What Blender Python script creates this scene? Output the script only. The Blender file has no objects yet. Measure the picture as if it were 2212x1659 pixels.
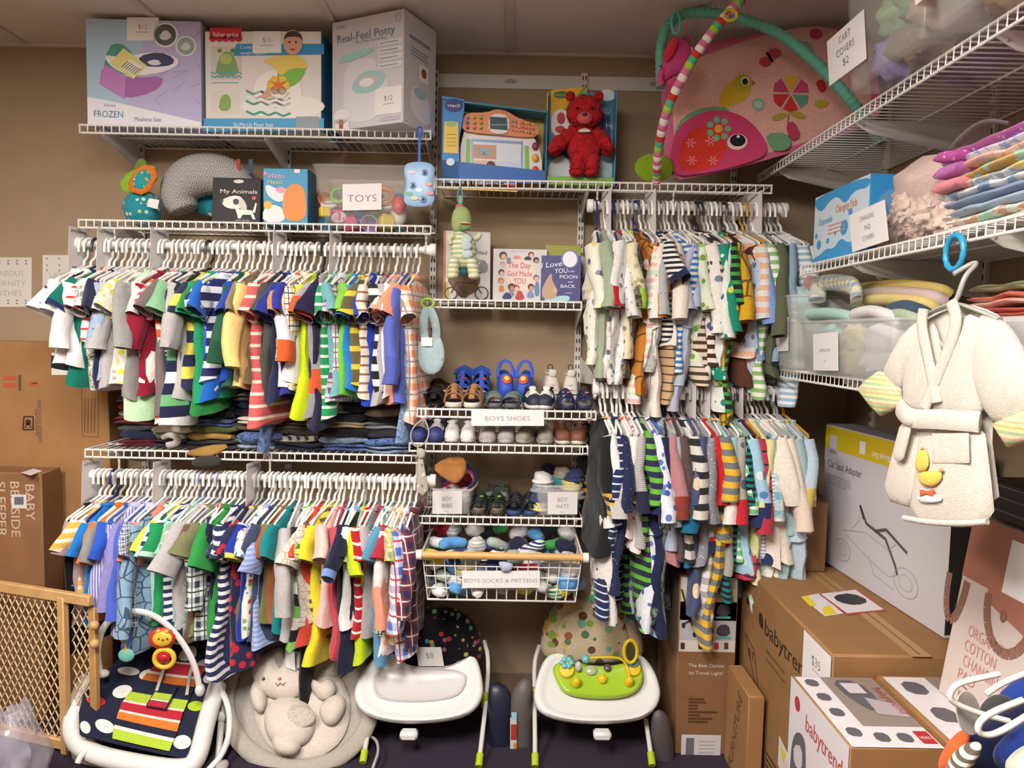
import bpy, math, random
from mathutils import Vector, Matrix, noise
from math import sin, cos, pi, radians, sqrt

# ------------------------------------------------------------------ camera, light, exposure
SC = bpy.context.scene
COL = SC.collection
IW, IH = 2212.0, 1659.0
FPX, PITCH, ROLL, CD, CH = 1567.4, radians(3.923), radians(1.067), 2.826, 1.441
c_f = Vector((0, cos(PITCH), -sin(PITCH)))
_r = Vector((1, 0, 0)); _u = _r.cross(c_f)
c_r = cos(ROLL)*_r + sin(ROLL)*_u
c_u = -sin(ROLL)*_r + cos(ROLL)*_u
CAM = Vector((0, -CD, CH))
cd = bpy.data.cameras.new('camera'); cam = bpy.data.objects.new('camera', cd); COL.objects.link(cam)
cd.sensor_fit = 'HORIZONTAL'; cd.sensor_width = 36.0; cd.lens = FPX*36/IW; cd.clip_start = 0.05
M3 = Matrix((c_r, c_u, -c_f)).transposed()
cam.matrix_world = Matrix.Translation(CAM) @ M3.to_4x4()
SC.camera = cam
SC.view_settings.view_transform = 'Standard'; SC.view_settings.look = 'None'
SC.view_settings.gamma = 1.0; SC.view_settings.use_curve_mapping = False
SC.view_settings.exposure = 0.02
SC.cycles.max_bounces = 6; SC.cycles.diffuse_bounces = 3; SC.cycles.transparent_max_bounces = 12
wd = bpy.data.worlds.new('world'); SC.world = wd; wd.use_nodes = True
wd.node_tree.nodes['Background'].inputs[0].default_value = (1.0, 0.95, 0.9, 1)
wd.node_tree.nodes['Background'].inputs[1].default_value = 0.25
LIGHT_STRENGTH = 46.0          # the ceiling panels' diffusers

# ------------------------------------------------------------------ pixel helpers (2212 x 1659 frame)
def ray(px, py):
    return c_f + (px-1106)/FPX*c_r - (py-829.5)/FPX*c_u
def W(px, py, Y=None, X=None, Z=None):
    d = ray(px, py)
    t = (Y+CD)/d.y if Y is not None else (X/d.x if X is not None else (Z-CH)/d.z)
    return CAM + d*t
def proj(p):
    d = Vector(p)-CAM; z = d.dot(c_f)
    return 1106+FPX*d.dot(c_r)/z, 829.5-FPX*d.dot(c_u)/z
def PX(px, Y, Z):
    x = 0.0
    for _ in range(6):
        a = proj((x, Y, Z))[0]; b = proj((x+.01, Y, Z))[0]; x += (px-a)/(b-a)*.01
    return x
def PZ(py, X, Y):
    z = 1.0
    for _ in range(6):
        a = proj((X, Y, z))[1]; b = proj((X, Y, z+.01))[1]; z += (py-a)/(b-a)*.01
    return z

# ------------------------------------------------------------------ materials
def lin(h):
    if not isinstance(h, str): return tuple(h)
    h = h.lstrip('#')
    out = []
    for i in (0, 2, 4):
        c = int(h[i:i+2], 16)/255
        out.append(c/12.92 if c <= .04045 else ((c+.055)/1.055)**2.4)
    return tuple(out)
_mc = {}
def _new(key):
    m = bpy.data.materials.new('mat_%d' % len(_mc)); m.use_nodes = True; _mc[key] = m
    nt = m.node_tree; return m, nt, nt.nodes['Principled BSDF']
def C4(h): return (*lin(h), 1)
def mat(h, rough=.55, metal=0, noise_amt=0, nscale=30, bump=0, bscale=200, coat=0, emit=0, bdist=.002):
    key = ('m', str(h), rough, metal, noise_amt, nscale, bump, bscale, coat, emit)
    if key in _mc: return _mc[key]
    m, nt, bs = _new(key)
    bs.inputs['Base Color'].default_value = C4(h); bs.inputs['Roughness'].default_value = rough
    bs.inputs['Metallic'].default_value = metal
    if coat: bs.inputs['Coat Weight'].default_value = coat; bs.inputs['Coat Roughness'].default_value = .12
    if emit:
        bs.inputs['Emission Color'].default_value = C4(h); bs.inputs['Emission Strength'].default_value = emit
    if noise_amt or bump:
        tc = nt.nodes.new('ShaderNodeTexCoord')
    if noise_amt:
        nz = nt.nodes.new('ShaderNodeTexNoise'); nz.inputs['Scale'].default_value = nscale; nz.inputs['Detail'].default_value = 4
        nt.links.new(tc.outputs['Object'], nz.inputs['Vector'])
        mr = nt.nodes.new('ShaderNodeMapRange'); mr.inputs[1].default_value = .3; mr.inputs[2].default_value = .7
        mr.inputs[3].default_value = 1-noise_amt; mr.inputs[4].default_value = 1+noise_amt*.6
        nt.links.new(nz.outputs[0], mr.inputs[0])
        mx = nt.nodes.new('ShaderNodeVectorMath'); mx.operation = 'SCALE'; mx.inputs[0].default_value = lin(h)
        nt.links.new(mr.outputs[0], mx.inputs['Scale']); nt.links.new(mx.outputs[0], bs.inputs['Base Color'])
    if bump:
        nb = nt.nodes.new('ShaderNodeTexNoise'); nb.inputs['Scale'].default_value = bscale; nb.inputs['Detail'].default_value = 3
        nt.links.new(tc.outputs['Object'], nb.inputs['Vector'])
        bp = nt.nodes.new('ShaderNodeBump'); bp.inputs['Strength'].default_value = bump; bp.inputs['Distance'].default_value = bdist
        nt.links.new(nb.outputs[0], bp.inputs['Height']); nt.links.new(bp.outputs[0], bs.inputs['Normal'])
    return m
def clear_plastic(h='e8eaea', fac=.3, rough=.12):
    key = ('clear', h, fac, rough)
    if key in _mc: return _mc[key]
    m, nt, bs = _new(key)
    bs.inputs['Base Color'].default_value = C4(h); bs.inputs['Roughness'].default_value = rough
    tr = nt.nodes.new('ShaderNodeBsdfTransparent'); mx = nt.nodes.new('ShaderNodeMixShader'); mx.inputs[0].default_value = fac
    nt.links.new(tr.outputs[0], mx.inputs[1]); nt.links.new(bs.outputs[0], mx.inputs[2])
    nt.links.new(mx.outputs[0], nt.nodes['Material Output'].inputs[0])
    return m
def fab(s):
    """cloth: a hex colour, or a woven / printed pattern
    ('st',period,[(frac,hex)..],axis) stripes  ('pl',period,base,c2,c3) plaid  ('dt',scale,radius,base,[hex..]) motifs
    ('ln',scale,base,line) outlines   ('cm',scale,[hex..]) mottled"""
    key = ('f', str(s))
    if key in _mc: return _mc[key]
    m, nt, bs = _new(key); N = nt.nodes; L = nt.links
    bs.inputs['Roughness'].default_value = .9; bs.inputs['Specular IOR Level'].default_value = .15
    bs.inputs['Sheen Weight'].default_value = .15
    tc = N.new('ShaderNodeTexCoord'); O = tc.outputs['Object']
    def math_(op, a, b=None):
        n = N.new('ShaderNodeMath'); n.operation = op
        for i, q in enumerate((a, b)):
            if q is None: continue
            if isinstance(q, (int, float)): n.inputs[i].default_value = q
            else: L.new(q, n.inputs[i])
        return n.outputs[0]
    def mix(fac, a, b):
        n = N.new('ShaderNodeMix'); n.data_type = 'RGBA'
        for i, q in ((0, fac), (6, a), (7, b)):
            if isinstance(q, str): n.inputs[i].default_value = C4(q)
            elif isinstance(q, (int, float)): n.inputs[i].default_value = q
            else: L.new(q, n.inputs[i])
        return n.outputs[2]
    def ramp(fac, stops):
        n = N.new('ShaderNodeValToRGB'); n.color_ramp.interpolation = 'CONSTANT'
        e = n.color_ramp.elements
        while len(e) < len(stops): e.new(.5)
        for q, (p, h) in zip(e, stops): q.position = p
        for q, (p, h) in zip(e, stops): q.color = C4(h)
        L.new(fac, n.inputs[0]); return n.outputs[0]
    col = None
    if isinstance(s, str): col = s
    else:
        sx = N.new('ShaderNodeSeparateXYZ'); L.new(O, sx.inputs[0])
        xy = math_('ADD', sx.outputs[0], sx.outputs[1])
        if s[0] == 'st':
            ax = s[3] if len(s) > 3 else 'z'
            co = {'z': sx.outputs[2], 'y': xy, 'x': sx.outputs[0]}[ax]
            fr = math_('FRACT', math_('ADD', math_('MULTIPLY', co, 1/s[1]), 100.0))
            p = 0; st = []
            for w, h in s[2]: st.append((p, h)); p += w
            col = ramp(fr, st)
        elif s[0] == 'pl':
            a = math_('LESS_THAN', math_('FRACT', math_('ADD', math_('MULTIPLY', xy, 1/s[1]), 50.0)), .42)
            b = math_('LESS_THAN', math_('FRACT', math_('ADD', math_('MULTIPLY', sx.outputs[2], 1/s[1]), 50.0)), .42)
            col = mix(math_('MULTIPLY', math_('ADD', a, b), .5), s[2], s[3])
            if len(s) > 4:
                a = math_('LESS_THAN', math_('FRACT', math_('ADD', math_('MULTIPLY', xy, 1/s[1]), 50.3)), .1)
                b = math_('LESS_THAN', math_('FRACT', math_('ADD', math_('MULTIPLY', sx.outputs[2], 1/s[1]), 50.3)), .1)
                col = mix(math_('MAXIMUM', a, b), col, s[4])
        elif s[0] == 'wp':   # windowpane check
            a = math_('LESS_THAN', math_('FRACT', math_('ADD', math_('MULTIPLY', xy, 1/s[1]), 50.0)), .12)
            b = math_('LESS_THAN', math_('FRACT', math_('ADD', math_('MULTIPLY', sx.outputs[2], 1/s[1]), 50.0)), .12)
            a2 = math_('LESS_THAN', math_('FRACT', math_('ADD', math_('MULTIPLY', xy, 1/s[1]), 50.5)), .12)
            b2 = math_('LESS_THAN', math_('FRACT', math_('ADD', math_('MULTIPLY', sx.outputs[2], 1/s[1]), 50.5)), .12)
            col = mix(math_('MAXIMUM', a, b), mix(math_('MAXIMUM', a2, b2), s[2], s[4]), s[3])
        elif s[0] == 'dt':
            v = N.new('ShaderNodeTexVoronoi'); v.inputs['Scale'].default_value = s[1]; L.new(O, v.inputs['Vector'])
            if len(s) > 5: v.inputs['Randomness'].default_value = s[5]
            f = math_('LESS_THAN', v.outputs['Distance'], s[2])
            sc_ = N.new('ShaderNodeSeparateColor'); L.new(v.outputs['Color'], sc_.inputs[0])
            k = len(s[4]); c2 = ramp(sc_.outputs[0], [(i/k, h) for i, h in enumerate(s[4])]) if k > 1 else s[4][0]
            col = mix(f, s[3], c2)
        elif s[0] == 'ln':
            v = N.new('ShaderNodeTexVoronoi'); v.feature = 'DISTANCE_TO_EDGE'; v.inputs['Scale'].default_value = s[1]; L.new(O, v.inputs['Vector'])
            col = mix(math_('LESS_THAN', v.outputs['Distance'], .045), s[2], s[3])
        elif s[0] == 'cm':
            v = N.new('ShaderNodeTexNoise'); v.inputs['Scale'].default_value = s[1]; v.inputs['Detail'].default_value = 2; L.new(O, v.inputs['Vector'])
            k = len(s[2])
            col = ramp(v.outputs[0], [(0 if i == 0 else .36+.28*i/k, h) for i, h in enumerate(s[2])])
    nz = N.new('ShaderNodeTexNoise'); nz.inputs['Scale'].default_value = 140; nz.inputs['Detail'].default_value = 2; L.new(O, nz.inputs['Vector'])
    mr = N.new('ShaderNodeMapRange'); mr.inputs[1].default_value = .3; mr.inputs[2].default_value = .7; mr.inputs[3].default_value = .9; mr.inputs[4].default_value = 1.05
    L.new(nz.outputs[0], mr.inputs[0])
    vm = N.new('ShaderNodeVectorMath'); vm.operation = 'SCALE'
    if isinstance(col, str): vm.inputs[0].default_value = lin(col)
    else: L.new(col, vm.inputs[0])
    L.new(mr.outputs[0], vm.inputs['Scale']); L.new(vm.outputs[0], bs.inputs['Base Color'])
    nb = N.new('ShaderNodeTexNoise'); nb.inputs['Scale'].default_value = 34; nb.inputs['Detail'].default_value = 3; L.new(O, nb.inputs['Vector'])
    bp = N.new('ShaderNodeBump'); bp.inputs['Strength'].default_value = .45; bp.inputs['Distance'].default_value = .008
    L.new(nb.outputs[0], bp.inputs['Height']); L.new(bp.outputs[0], bs.inputs['Normal'])
    return m
WHITE_WIRE = 'e6e3de'

# ------------------------------------------------------------------ mesh builder
class B:
    def __init__(s): s.v = []; s.f = []; s.m = []; s.mats = []
    def mi(s, m):
        if m not in s.mats: s.mats.append(m)
        return s.mats.index(m)
    def add(s, vs, fs, m):
        o = len(s.v); s.v += [tuple(q) for q in vs]; k = s.mi(m)
        for f in fs: s.f.append([i+o for i in f]); s.m.append(k)
        return s
    def box(s, c, sz, m, bev=0, rz=0, R=None):
        hx, hy, hz = sz[0]/2, sz[1]/2, sz[2]/2
        R = R or Matrix.Rotation(rz, 3, 'Z'); c = Vector(c)
        if bev <= 0:
            vs = [c+R@Vector((x, y, z)) for z in (-hz, hz) for y in (-hy, hy) for x in (-hx, hx)]
            return s.add(vs, [(0, 2, 3, 1), (4, 5, 7, 6), (0, 1, 5, 4), (2, 6, 7, 3), (0, 4, 6, 2), (1, 3, 7, 5)], m)
        b = min(bev, hx*.95, hy*.95, hz*.95); vs = []; idx = {}
        for sx in (-1, 1):
            for sy in (-1, 1):
                for sz_ in (-1, 1):
                    for a in range(3):
                        p = [sx*hx, sy*hy, sz_*hz]
                        for k in range(3):
                            if k != a: p[k] -= (sx, sy, sz_)[k]*b
                        idx[(sx, sy, sz_, a)] = len(vs); vs.append(c+R@Vector(p))
        fs = []
        for sx in (-1, 1):
            fs.append([idx[(sx, y, z, 0)] for y, z in ((-1, -1), (1, -1), (1, 1), (-1, 1))][::sx])
            fs.append([idx[(x, sx, z, 1)] for x, z in ((-1, -1), (-1, 1), (1, 1), (1, -1))][::sx])
            fs.append([idx[(x, y, sx, 2)] for x, y in ((-1, -1), (1, -1), (1, 1), (-1, 1))][::sx])
        for a in (-1, 1):
            for b_ in (-1, 1):
                fs.append([idx[(-1, a, b_, 1)], idx[(1, a, b_, 1)], idx[(1, a, b_, 2)], idx[(-1, a, b_, 2)]][::(-1 if a*b_ > 0 else 1)])
                fs.append([idx[(a, -1, b_, 0)], idx[(a, 1, b_, 0)], idx[(a, 1, b_, 2)], idx[(a, -1, b_, 2)]][::(1 if a*b_ > 0 else -1)])
                fs.append([idx[(a, b_, -1, 0)], idx[(a, b_, 1, 0)], idx[(a, b_, 1, 1)], idx[(a, b_, -1, 1)]][::(-1 if a*b_ > 0 else 1)])
        for sx in (-1, 1):
            for sy in (-1, 1):
                for sz_ in (-1, 1):
                    fs.append([idx[(sx, sy, sz_, a)] for a in ((0, 1, 2) if sx*sy*sz_ > 0 else (0, 2, 1))])
        return s.add(vs, fs, m)
    def loft(s, rings, m, cap=True, closed=True, loop=False):
        n = len(rings[0]); vs = [p for r in rings for p in r]; fs = []
        k = len(rings)
        for i in range(k if loop else k-1):
            j = (i+1) % k
            for a in range(n if closed else n-1):
                b = (a+1) % n; fs.append((i*n+a, i*n+b, j*n+b, j*n+a))
        if cap and closed and not loop:
            fs.append(tuple(range(n))[::-1]); fs.append(tuple((k-1)*n+a for a in range(n)))
        return s.add(vs, fs, m)
    def tube(s, pts, r, m, n=8, loop=False, flat=1.0, up=None):
        pts = [Vector(p) for p in pts]; k = len(pts)
        rs = r if isinstance(r, (list, tuple)) else [r]*k
        if len(rs) != k: rs = [rs[min(len(rs)-1, int(i*(len(rs)-1)/(k-1)+.5))] for i in range(k)]
        rings = []; prev = None
        for i in range(k):
            if loop: t = pts[(i+1) % k]-pts[i-1]
            else: t = pts[min(i+1, k-1)]-pts[max(i-1, 0)]
            t.normalize()
            if prev is None:
                a = Vector(up) if up else (Vector((0, 0, 1)) if abs(t.z) < .9 else Vector((0, 1, 0)))
                prev = (a - t*a.dot(t)).normalized()
            else: prev = (prev - t*prev.dot(t)).normalized()
            b = t.cross(prev)
            rings.append([pts[i]+rs[i]*(cos(2*pi*q/n)*prev*flat+sin(2*pi*q/n)*b) for q in range(n)])
        return s.loft(rings, m, loop=loop)
    def ell(s, c, r, m, n=12, k=8, R=None, nz=0, seed=0, fr=6, pw=1.0):
        c = Vector(c); r = (r, r, r) if isinstance(r, (int, float)) else r
        rings = []
        for i in range(k+1):
            th = pi*i/k; ring = []
            for a in range(n):
                d = Vector((sin(th)*cos(2*pi*a/n), sin(th)*sin(2*pi*a/n), -cos(th)))
                if pw != 1.0: d = Vector([math.copysign(abs(q)**pw, q) for q in d])
                q = 1+(nz*noise.noise(d*fr*.35+Vector((seed*3.1, seed*1.7, seed))) + nz*.5*noise.noise(d*fr+Vector((seed, seed*2.2, 1))) if nz else 0)
                p = Vector((d.x*r[0]*q, d.y*r[1]*q, d.z*r[2]*q))
                ring.append(c+(R@p if R else p))
            rings.append(ring)
        return s.loft(rings, m, cap=False)
    def lathe(s, prof, c, m, n=20, R=None):
        c = Vector(c); rings = []
        for r, z in prof:
            rings.append([c+(R@Vector((r*cos(2*pi*a/n), r*sin(2*pi*a/n), z)) if R else Vector((r*cos(2*pi*a/n), r*sin(2*pi*a/n), z))) for a in range(n)])
        return s.loft(rings, m)
    def prism(s, pts, d, m):
        """polygon of world points extruded along d"""
        pts = [Vector(p) for p in pts]; d = Vector(d); n = len(pts)
        vs = pts+[p+d for p in pts]
        fs = [tuple(range(n)), tuple(range(2*n-1, n-1, -1))]+[(i, i+n, (i+1) % n+n, (i+1) % n) for i in range(n)]
        return s.add(vs, fs, m)
    def pillow(s, pts, nrm, th, m, back=.35, smooth=2, prof=None):
        """outline -> puffed shape; th = height of the crown along nrm"""
        pts = chaikin([Vector(p) for p in pts], smooth); nrm = Vector(nrm).normalized()
        c = sum(pts, Vector())/len(pts)
        rings = []
        for t in (0.02, .35, .65, .85, .96, 1.0):
            rings.append([c+(p-c)*t+nrm*th*sqrt(max(0, 1-t**2.6)) for p in pts])
        for t in (.96, .8, .4, .02):
            rings.append([c+(p-c)*t-nrm*th*back*sqrt(max(0, 1-t**2.6)) for p in pts])
        return s.loft(rings, m)
def chaikin(pts, k=2):
    for _ in range(k):
        q = []
        for i in range(len(pts)):
            a, b = pts[i], pts[(i+1) % len(pts)]
            q += [a*.75+b*.25, a*.25+b*.75]
        pts = q
    return pts
def curve(pts, k=2):
    pts = [Vector(p) for p in pts]
    for _ in range(k):
        q = [pts[0]]
        for a, b in zip(pts, pts[1:]): q += [a*.75+b*.25, a*.25+b*.75]
        q.append(pts[-1]); pts = q
    return pts
_SA = {}
def obj(name, b, parent=None, label=None, cat=None, group=None, kind=None, smooth=40, world=True):
    me = bpy.data.meshes.new(name); me.from_pydata(b.v, [], b.f)
    for m in b.mats: me.materials.append(m)
    me.polygons.foreach_set('material_index', b.m)
    if smooth:
        me.polygons.foreach_set('use_smooth', [True]*len(b.f))
        me.update(); me.set_sharp_from_angle(angle=radians(smooth))
    me.update()
    o = bpy.data.objects.new(name, me); COL.objects.link(o)
    if parent:
        o.parent = parent
        if world:
            o.matrix_parent_inverse = world_of(parent).inverted()
    return tag(o, label, cat, group, kind)
def world_of(o):
    m = o.matrix_basis
    if o.parent: m = world_of(o.parent) @ o.matrix_parent_inverse @ m
    return m
def tag(o, label=None, cat=None, group=None, kind=None):
    if label: o['label'] = label
    if cat: o['category'] = cat
    if group: o['group'] = group
    if kind: o['kind'] = kind
    return o
def thing(name, label, cat, loc=(0, 0, 0), rz=0, group=None):
    o = bpy.data.objects.new(name, None); COL.objects.link(o); o.location = loc; o.rotation_euler = (0, 0, rz)
    o.empty_display_size = .05
    o.matrix_basis = Matrix.Translation(Vector(loc)) @ Matrix.Rotation(rz, 4, 'Z')
    return tag(o, label, cat, group)
def copy_tree(o, parent=None):
    c = o.copy(); COL.objects.link(c)
    if parent: c.parent = parent
    for ch in o.children: copy_tree(ch, c)
    return c
# ------------------------------------------------------------------ flat print
def text_mesh(txt, h, thin=0.0, width=None, space=1.0, shear=0.0):
    cu = bpy.data.curves.new('t', 'FONT'); cu.body = txt; cu.size = 1; cu.resolution_u = 3; cu.space_character = space; cu.shear = shear
    cu.offset = thin; cu.fill_mode = 'FRONT'
    ob = bpy.data.objects.new('t', cu); me = ob.to_mesh()
    vs = [v.co.copy() for v in me.vertices]; fs = [tuple(p.vertices) for p in me.polygons]
    ob.to_mesh_clear(); bpy.data.objects.remove(ob); bpy.data.curves.remove(cu)
    if not vs: return [], []
    x0 = min(v.x for v in vs); x1 = max(v.x for v in vs)
    k = h/.7; kx = k if not width else width/(x1-x0)
    return [((v.x-(x0+x1)/2)*kx, v.y*k) for v in vs], fs
class Pan:
    """a flat printed face: o corner, u and v full edges in world space; positions are fractions or frame pixels"""
    def __init__(s, o, u, v):
        s.o, s.u, s.v = Vector(o), Vector(u), Vector(v); s.n = s.u.cross(s.v).normalized(); s.b = B()
        s.ul, s.vl = s.u.length, s.v.length; s.ud, s.vd = s.u/s.ul, s.v/s.vl
        s.k = 0
    def at(s, a, b, l): return s.o+s.u*a+s.v*b+s.n*(.0005*l)
    def px(s, x, y):
        d = ray(x, y); t = (s.o-CAM).dot(s.n)/d.dot(s.n); p = CAM+d*t-s.o
        # u and v may be skew
        uu, uv, vv = s.u.dot(s.u), s.u.dot(s.v), s.v.dot(s.v); pu, pv = p.dot(s.u), p.dot(s.v); D = uu*vv-uv*uv
        return (pu*vv-pv*uv)/D, (pv*uu-pu*uv)/D
    def poly(s, pts, m, l=1, px=False, sm=0):
        if px: pts = [s.px(*p) for p in pts]
        w = [s.at(a, b, l) for a, b in pts]
        if sm: w = chaikin(w, sm)
        # keep the winding facing out
        nn = Vector()
        for i in range(len(w)): nn += w[i].cross(w[(i+1) % len(w)])
        if nn.dot(s.n) < 0: w = w[::-1]
        s.b.add(w, [tuple(range(len(w)))], m); return s
    def rect(s, a0, b0, a1, b1, m, l=1): return s.poly([(a0, b0), (a1, b0), (a1, b1), (a0, b1)], m, l)
    def prect(s, x0, y0, x1, y1, m, l=1): return s.poly([(x0, y1), (x1, y1), (x1, y0), (x0, y0)], m, l, True)
    def ell(s, a, b, ra, rb, m, l=1, px=False, n=20, rot=0):
        pts = []
        for i in range(n):
            x, y = ra*cos(2*pi*i/n), rb*sin(2*pi*i/n)
            pts.append((a+x*cos(rot)-y*sin(rot), b+x*sin(rot)+y*cos(rot)))
        return s.poly(pts, m, l, px)
    def line(s, pts, w, m, l=1, px=False):
        if px: pts = [s.px(*p) for p in pts]
        q = [Vector((a*s.ul, b*s.vl)) for a, b in pts]
        for A, Bq in zip(q, q[1:]):
            d = (Bq-A)
            if d.length < 1e-6: continue
            d.normalize(); nn = Vector((-d.y, d.x))*w/2
            P = [A-nn, Bq-nn, Bq+nn, A+nn]
            s.poly([(p.x/s.ul, p.y/s.vl) for p in P], m, l)
        return s
    def ring(s, a, b, r, w, m, l=1, px=False, n=24):
        pts = [(a+r*cos(2*pi*i/n), b+r*sin(2*pi*i/n)) for i in range(n+1)]
        return s.line(pts, w, m, l, px)
    def text(s, txt, a, b, h, m, l=2, px=False, thin=0.0, width=None, rot=0, space=1.0, shear=0.0):
        """a,b = middle of the baseline"""
        if px: a, b = s.px(a, b)
        vs, fs = text_mesh(txt, h, thin, width, space, shear)
        if not vs: return s
        W_ = []
        for x, y in vs:
            x, y = x*cos(rot)-y*sin(rot), x*sin(rot)+y*cos(rot)
            W_.append(s.o+s.u*a+s.v*b+s.ud*x+s.vd*y+s.n*(.0005*l))
        s.b.add(W_, fs, m); return s
    def build(s, name, parent):
        """one part for each cluster of print that lies together"""
        B0 = s.b; s.b = B(); n = len(B0.v)
        up = list(range(n))
        def root(i):
            while up[i] != i: up[i] = up[up[i]]; i = up[i]
            return i
        for f in B0.f:
            for q in f[1:]: up[root(q)] = root(f[0])
        box = {}
        for i, v in enumerate(B0.v):
            r = root(i)
            if r not in box: box[r] = [list(v), list(v)]
            for k in range(3): box[r][0][k] = min(box[r][0][k], v[k]); box[r][1][k] = max(box[r][1][k], v[k])
        ks = list(box); g = {k: k for k in ks}
        def gr(k):
            while g[k] != k: k = g[k]
            return k
        ext = {k: max(box[k][1][q]-box[k][0][q] for q in range(3)) for k in ks}
        if len(ks) < 400:
            for i, p in enumerate(ks):
                for q in ks[i+1:]:
                    gap = max(max(box[p][0][c]-box[q][1][c], box[q][0][c]-box[p][1][c]) for c in range(3))
                    if gap < .4*max(ext[p], ext[q]): g[gr(p)] = gr(q)
        out = {}
        for f, m in zip(B0.f, B0.m):
            k = gr(root(f[0])) if len(ks) < 400 else 0
            e = out.setdefault(k, (B(), {}))
            e[0].f.append([e[1].setdefault(i, len(e[1])) for i in f]); e[0].m.append(e[0].mi(B0.mats[m]))
        o = None
        for e, ix in out.values():
            e.v = [None]*len(ix)
            for i, j in ix.items(): e.v[j] = B0.v[i]
            o = obj(name, e, parent, smooth=0)
        return o
INK = lambda h, r=.5: mat(h, r)
def card(name, label, cat, o, u, v, m=None, th=.0012, group=None, parent=None):
    """a stiff paper card; returns (object, Pan for its front)"""
    o, u, v = Vector(o), Vector(u), Vector(v); n = u.cross(v).normalized()
    b = B().prism([o, o+u, o+u+v, o+v], -n*th, m or mat('e9e6e6', .5))
    ob = obj(name, b, parent, label, cat, group, smooth=0)
    return ob, Pan(o, u, v)
def carton(name, label, cat, fl, fr, depth, z0, h, m, lean=0, group=None, bev=.002, body='carton'):
    """closed box; fl, fr = (x,y) of the front lower corners. Returns thing, {face: Pan}"""
    fl, fr = Vector((fl[0], fl[1], z0)), Vector((fr[0], fr[1], z0))
    u = fr-fl; w = u.length; d = Vector((-u.y, u.x, 0)).normalized()*depth; v = Vector((0, 0, h))
    if lean: v = Vector((0, 0, h*cos(lean)))+d.normalized()*h*sin(lean)
    c = fl+u/2+d/2+v/2
    t = thing(name, label, cat, (fl+u/2+d/2), math.atan2(u.y, u.x), group)
    R = Matrix((u.normalized(), d.normalized(), u.cross(d).normalized() if not lean else v.normalized())).transposed()
    obj(body, B().box(c, (w, depth, h), m, bev, R=R), t)
    P = {'front': Pan(fl, u, v), 'right': Pan(fr, d, v), 'left': Pan(fl+d, -d, v), 'top': Pan(fl+v, u, d), 'bottom': Pan(fl+d, u, -d)}
    return t, P
def price(parent, pan, x0, y0, x1, y1, txt, px=True, h=None, name='price_tag', sub=True):
    pts = [(x0, y1), (x1, y1), (x1, y0), (x0, y0)] if not isinstance(x0, tuple) else [x0, y0, x1, y1]
    pan.poly(pts, mat('ece9ea', .5), 4, px)
    cx = sum(p[0] for p in pts)/4; cy = sum(p[1] for p in pts)/4
    if px: a, b = pan.px(cx, cy)
    else: a, b = cx, cy
    if txt: pan.text(txt, a, b, h or .02, mat('6d6a72', .6), 5, thin=-.012)
    if sub and txt: pan.rect(a-.01/pan.ul*2.2, b-.012/pan.vl, a+.01/pan.ul*2.2, b-.0095/pan.vl, mat('a9a6ac', .6), 5)
    pan.build(name, parent)

# ================================================================== the room
RW, LW, RY, CEIL = 1.31, -2.35, -4.6, 2.5
def structure(name, b, parent=None, smooth=0): return obj(name, b, parent, kind=None if parent else 'structure', smooth=smooth)
m_wall = mat('a38d73', .85, noise_amt=.05, nscale=9, bump=.15, bscale=260)
m_ceil = mat('e0d4c8', .9, noise_amt=.07, nscale=120, bump=.3, bscale=300)
structure('floor', B().box(((RW+LW)/2, RY/2, -.03), (RW-LW+.2, -RY+.2, .06), mat('2a2033', .95, noise_amt=.35, nscale=160, bump=.6, bscale=400)))
structure('wall_back', B().box(((RW+LW)/2, .05, CEIL/2), (RW-LW+.2, .1, CEIL), m_wall))
structure('wall_right', B().box((RW+.05, RY/2, CEIL/2), (.1, -RY, CEIL), m_wall))
structure('wall_left', B().box((LW-.05, RY/2, CEIL/2), (.1, -RY, CEIL), m_wall))
structure('wall_rear', B().box(((RW+LW)/2, RY-.05, CEIL/2), (RW-LW+.2, .1, CEIL), m_wall))
m_bb = mat('7b6552', .6)
for nm, c, s in (('baseboard_back', ((RW+LW)/2, -.004, .045), (RW-LW, .008, .09)), ('baseboard_right', (RW-.004, RY/2, .045), (.008, -RY, .09)), ('baseboard_left', (LW+.004, RY/2, .045), (.008, -RY, .09))):
    structure(nm, B().box(c, s, m_bb, .003))
# suspended ceiling: grid bars and tiles, two light panels behind the frame
ceil = structure('ceiling', B().box(((RW+LW)/2, RY/2, CEIL+.06), (RW-LW+.2, -RY+.2, .06), mat('4a4038', .9)))
xs = [LW]+[x for x in [-.03+.61*k for k in range(-3, 3)] if LW < x < RW]+[RW]
ys = [0]+[-.62-1.22*k for k in range(4) if -.62-1.22*k > RY]+[RY]
PANELS = [(1, 2), (3, 2)]
m_tbar = mat('cfc2b4', .6)
b = B()
for x in xs[1:-1]: b.box((x, RY/2, CEIL+.0), (.028, -RY, .008), m_tbar)
obj('grid_bar', b, ceil, smooth=0)
for y in ys[1:-1]:
    obj('grid_bar', B().box(((RW+LW)/2, y, CEIL+.0005), (RW-LW, .028, .008), m_tbar), ceil, smooth=0)
obj('wall_angle', B().box(((RW+LW)/2, -.008, CEIL-.004), (RW-LW, .016, .012), m_tbar), ceil, smooth=0)
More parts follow.
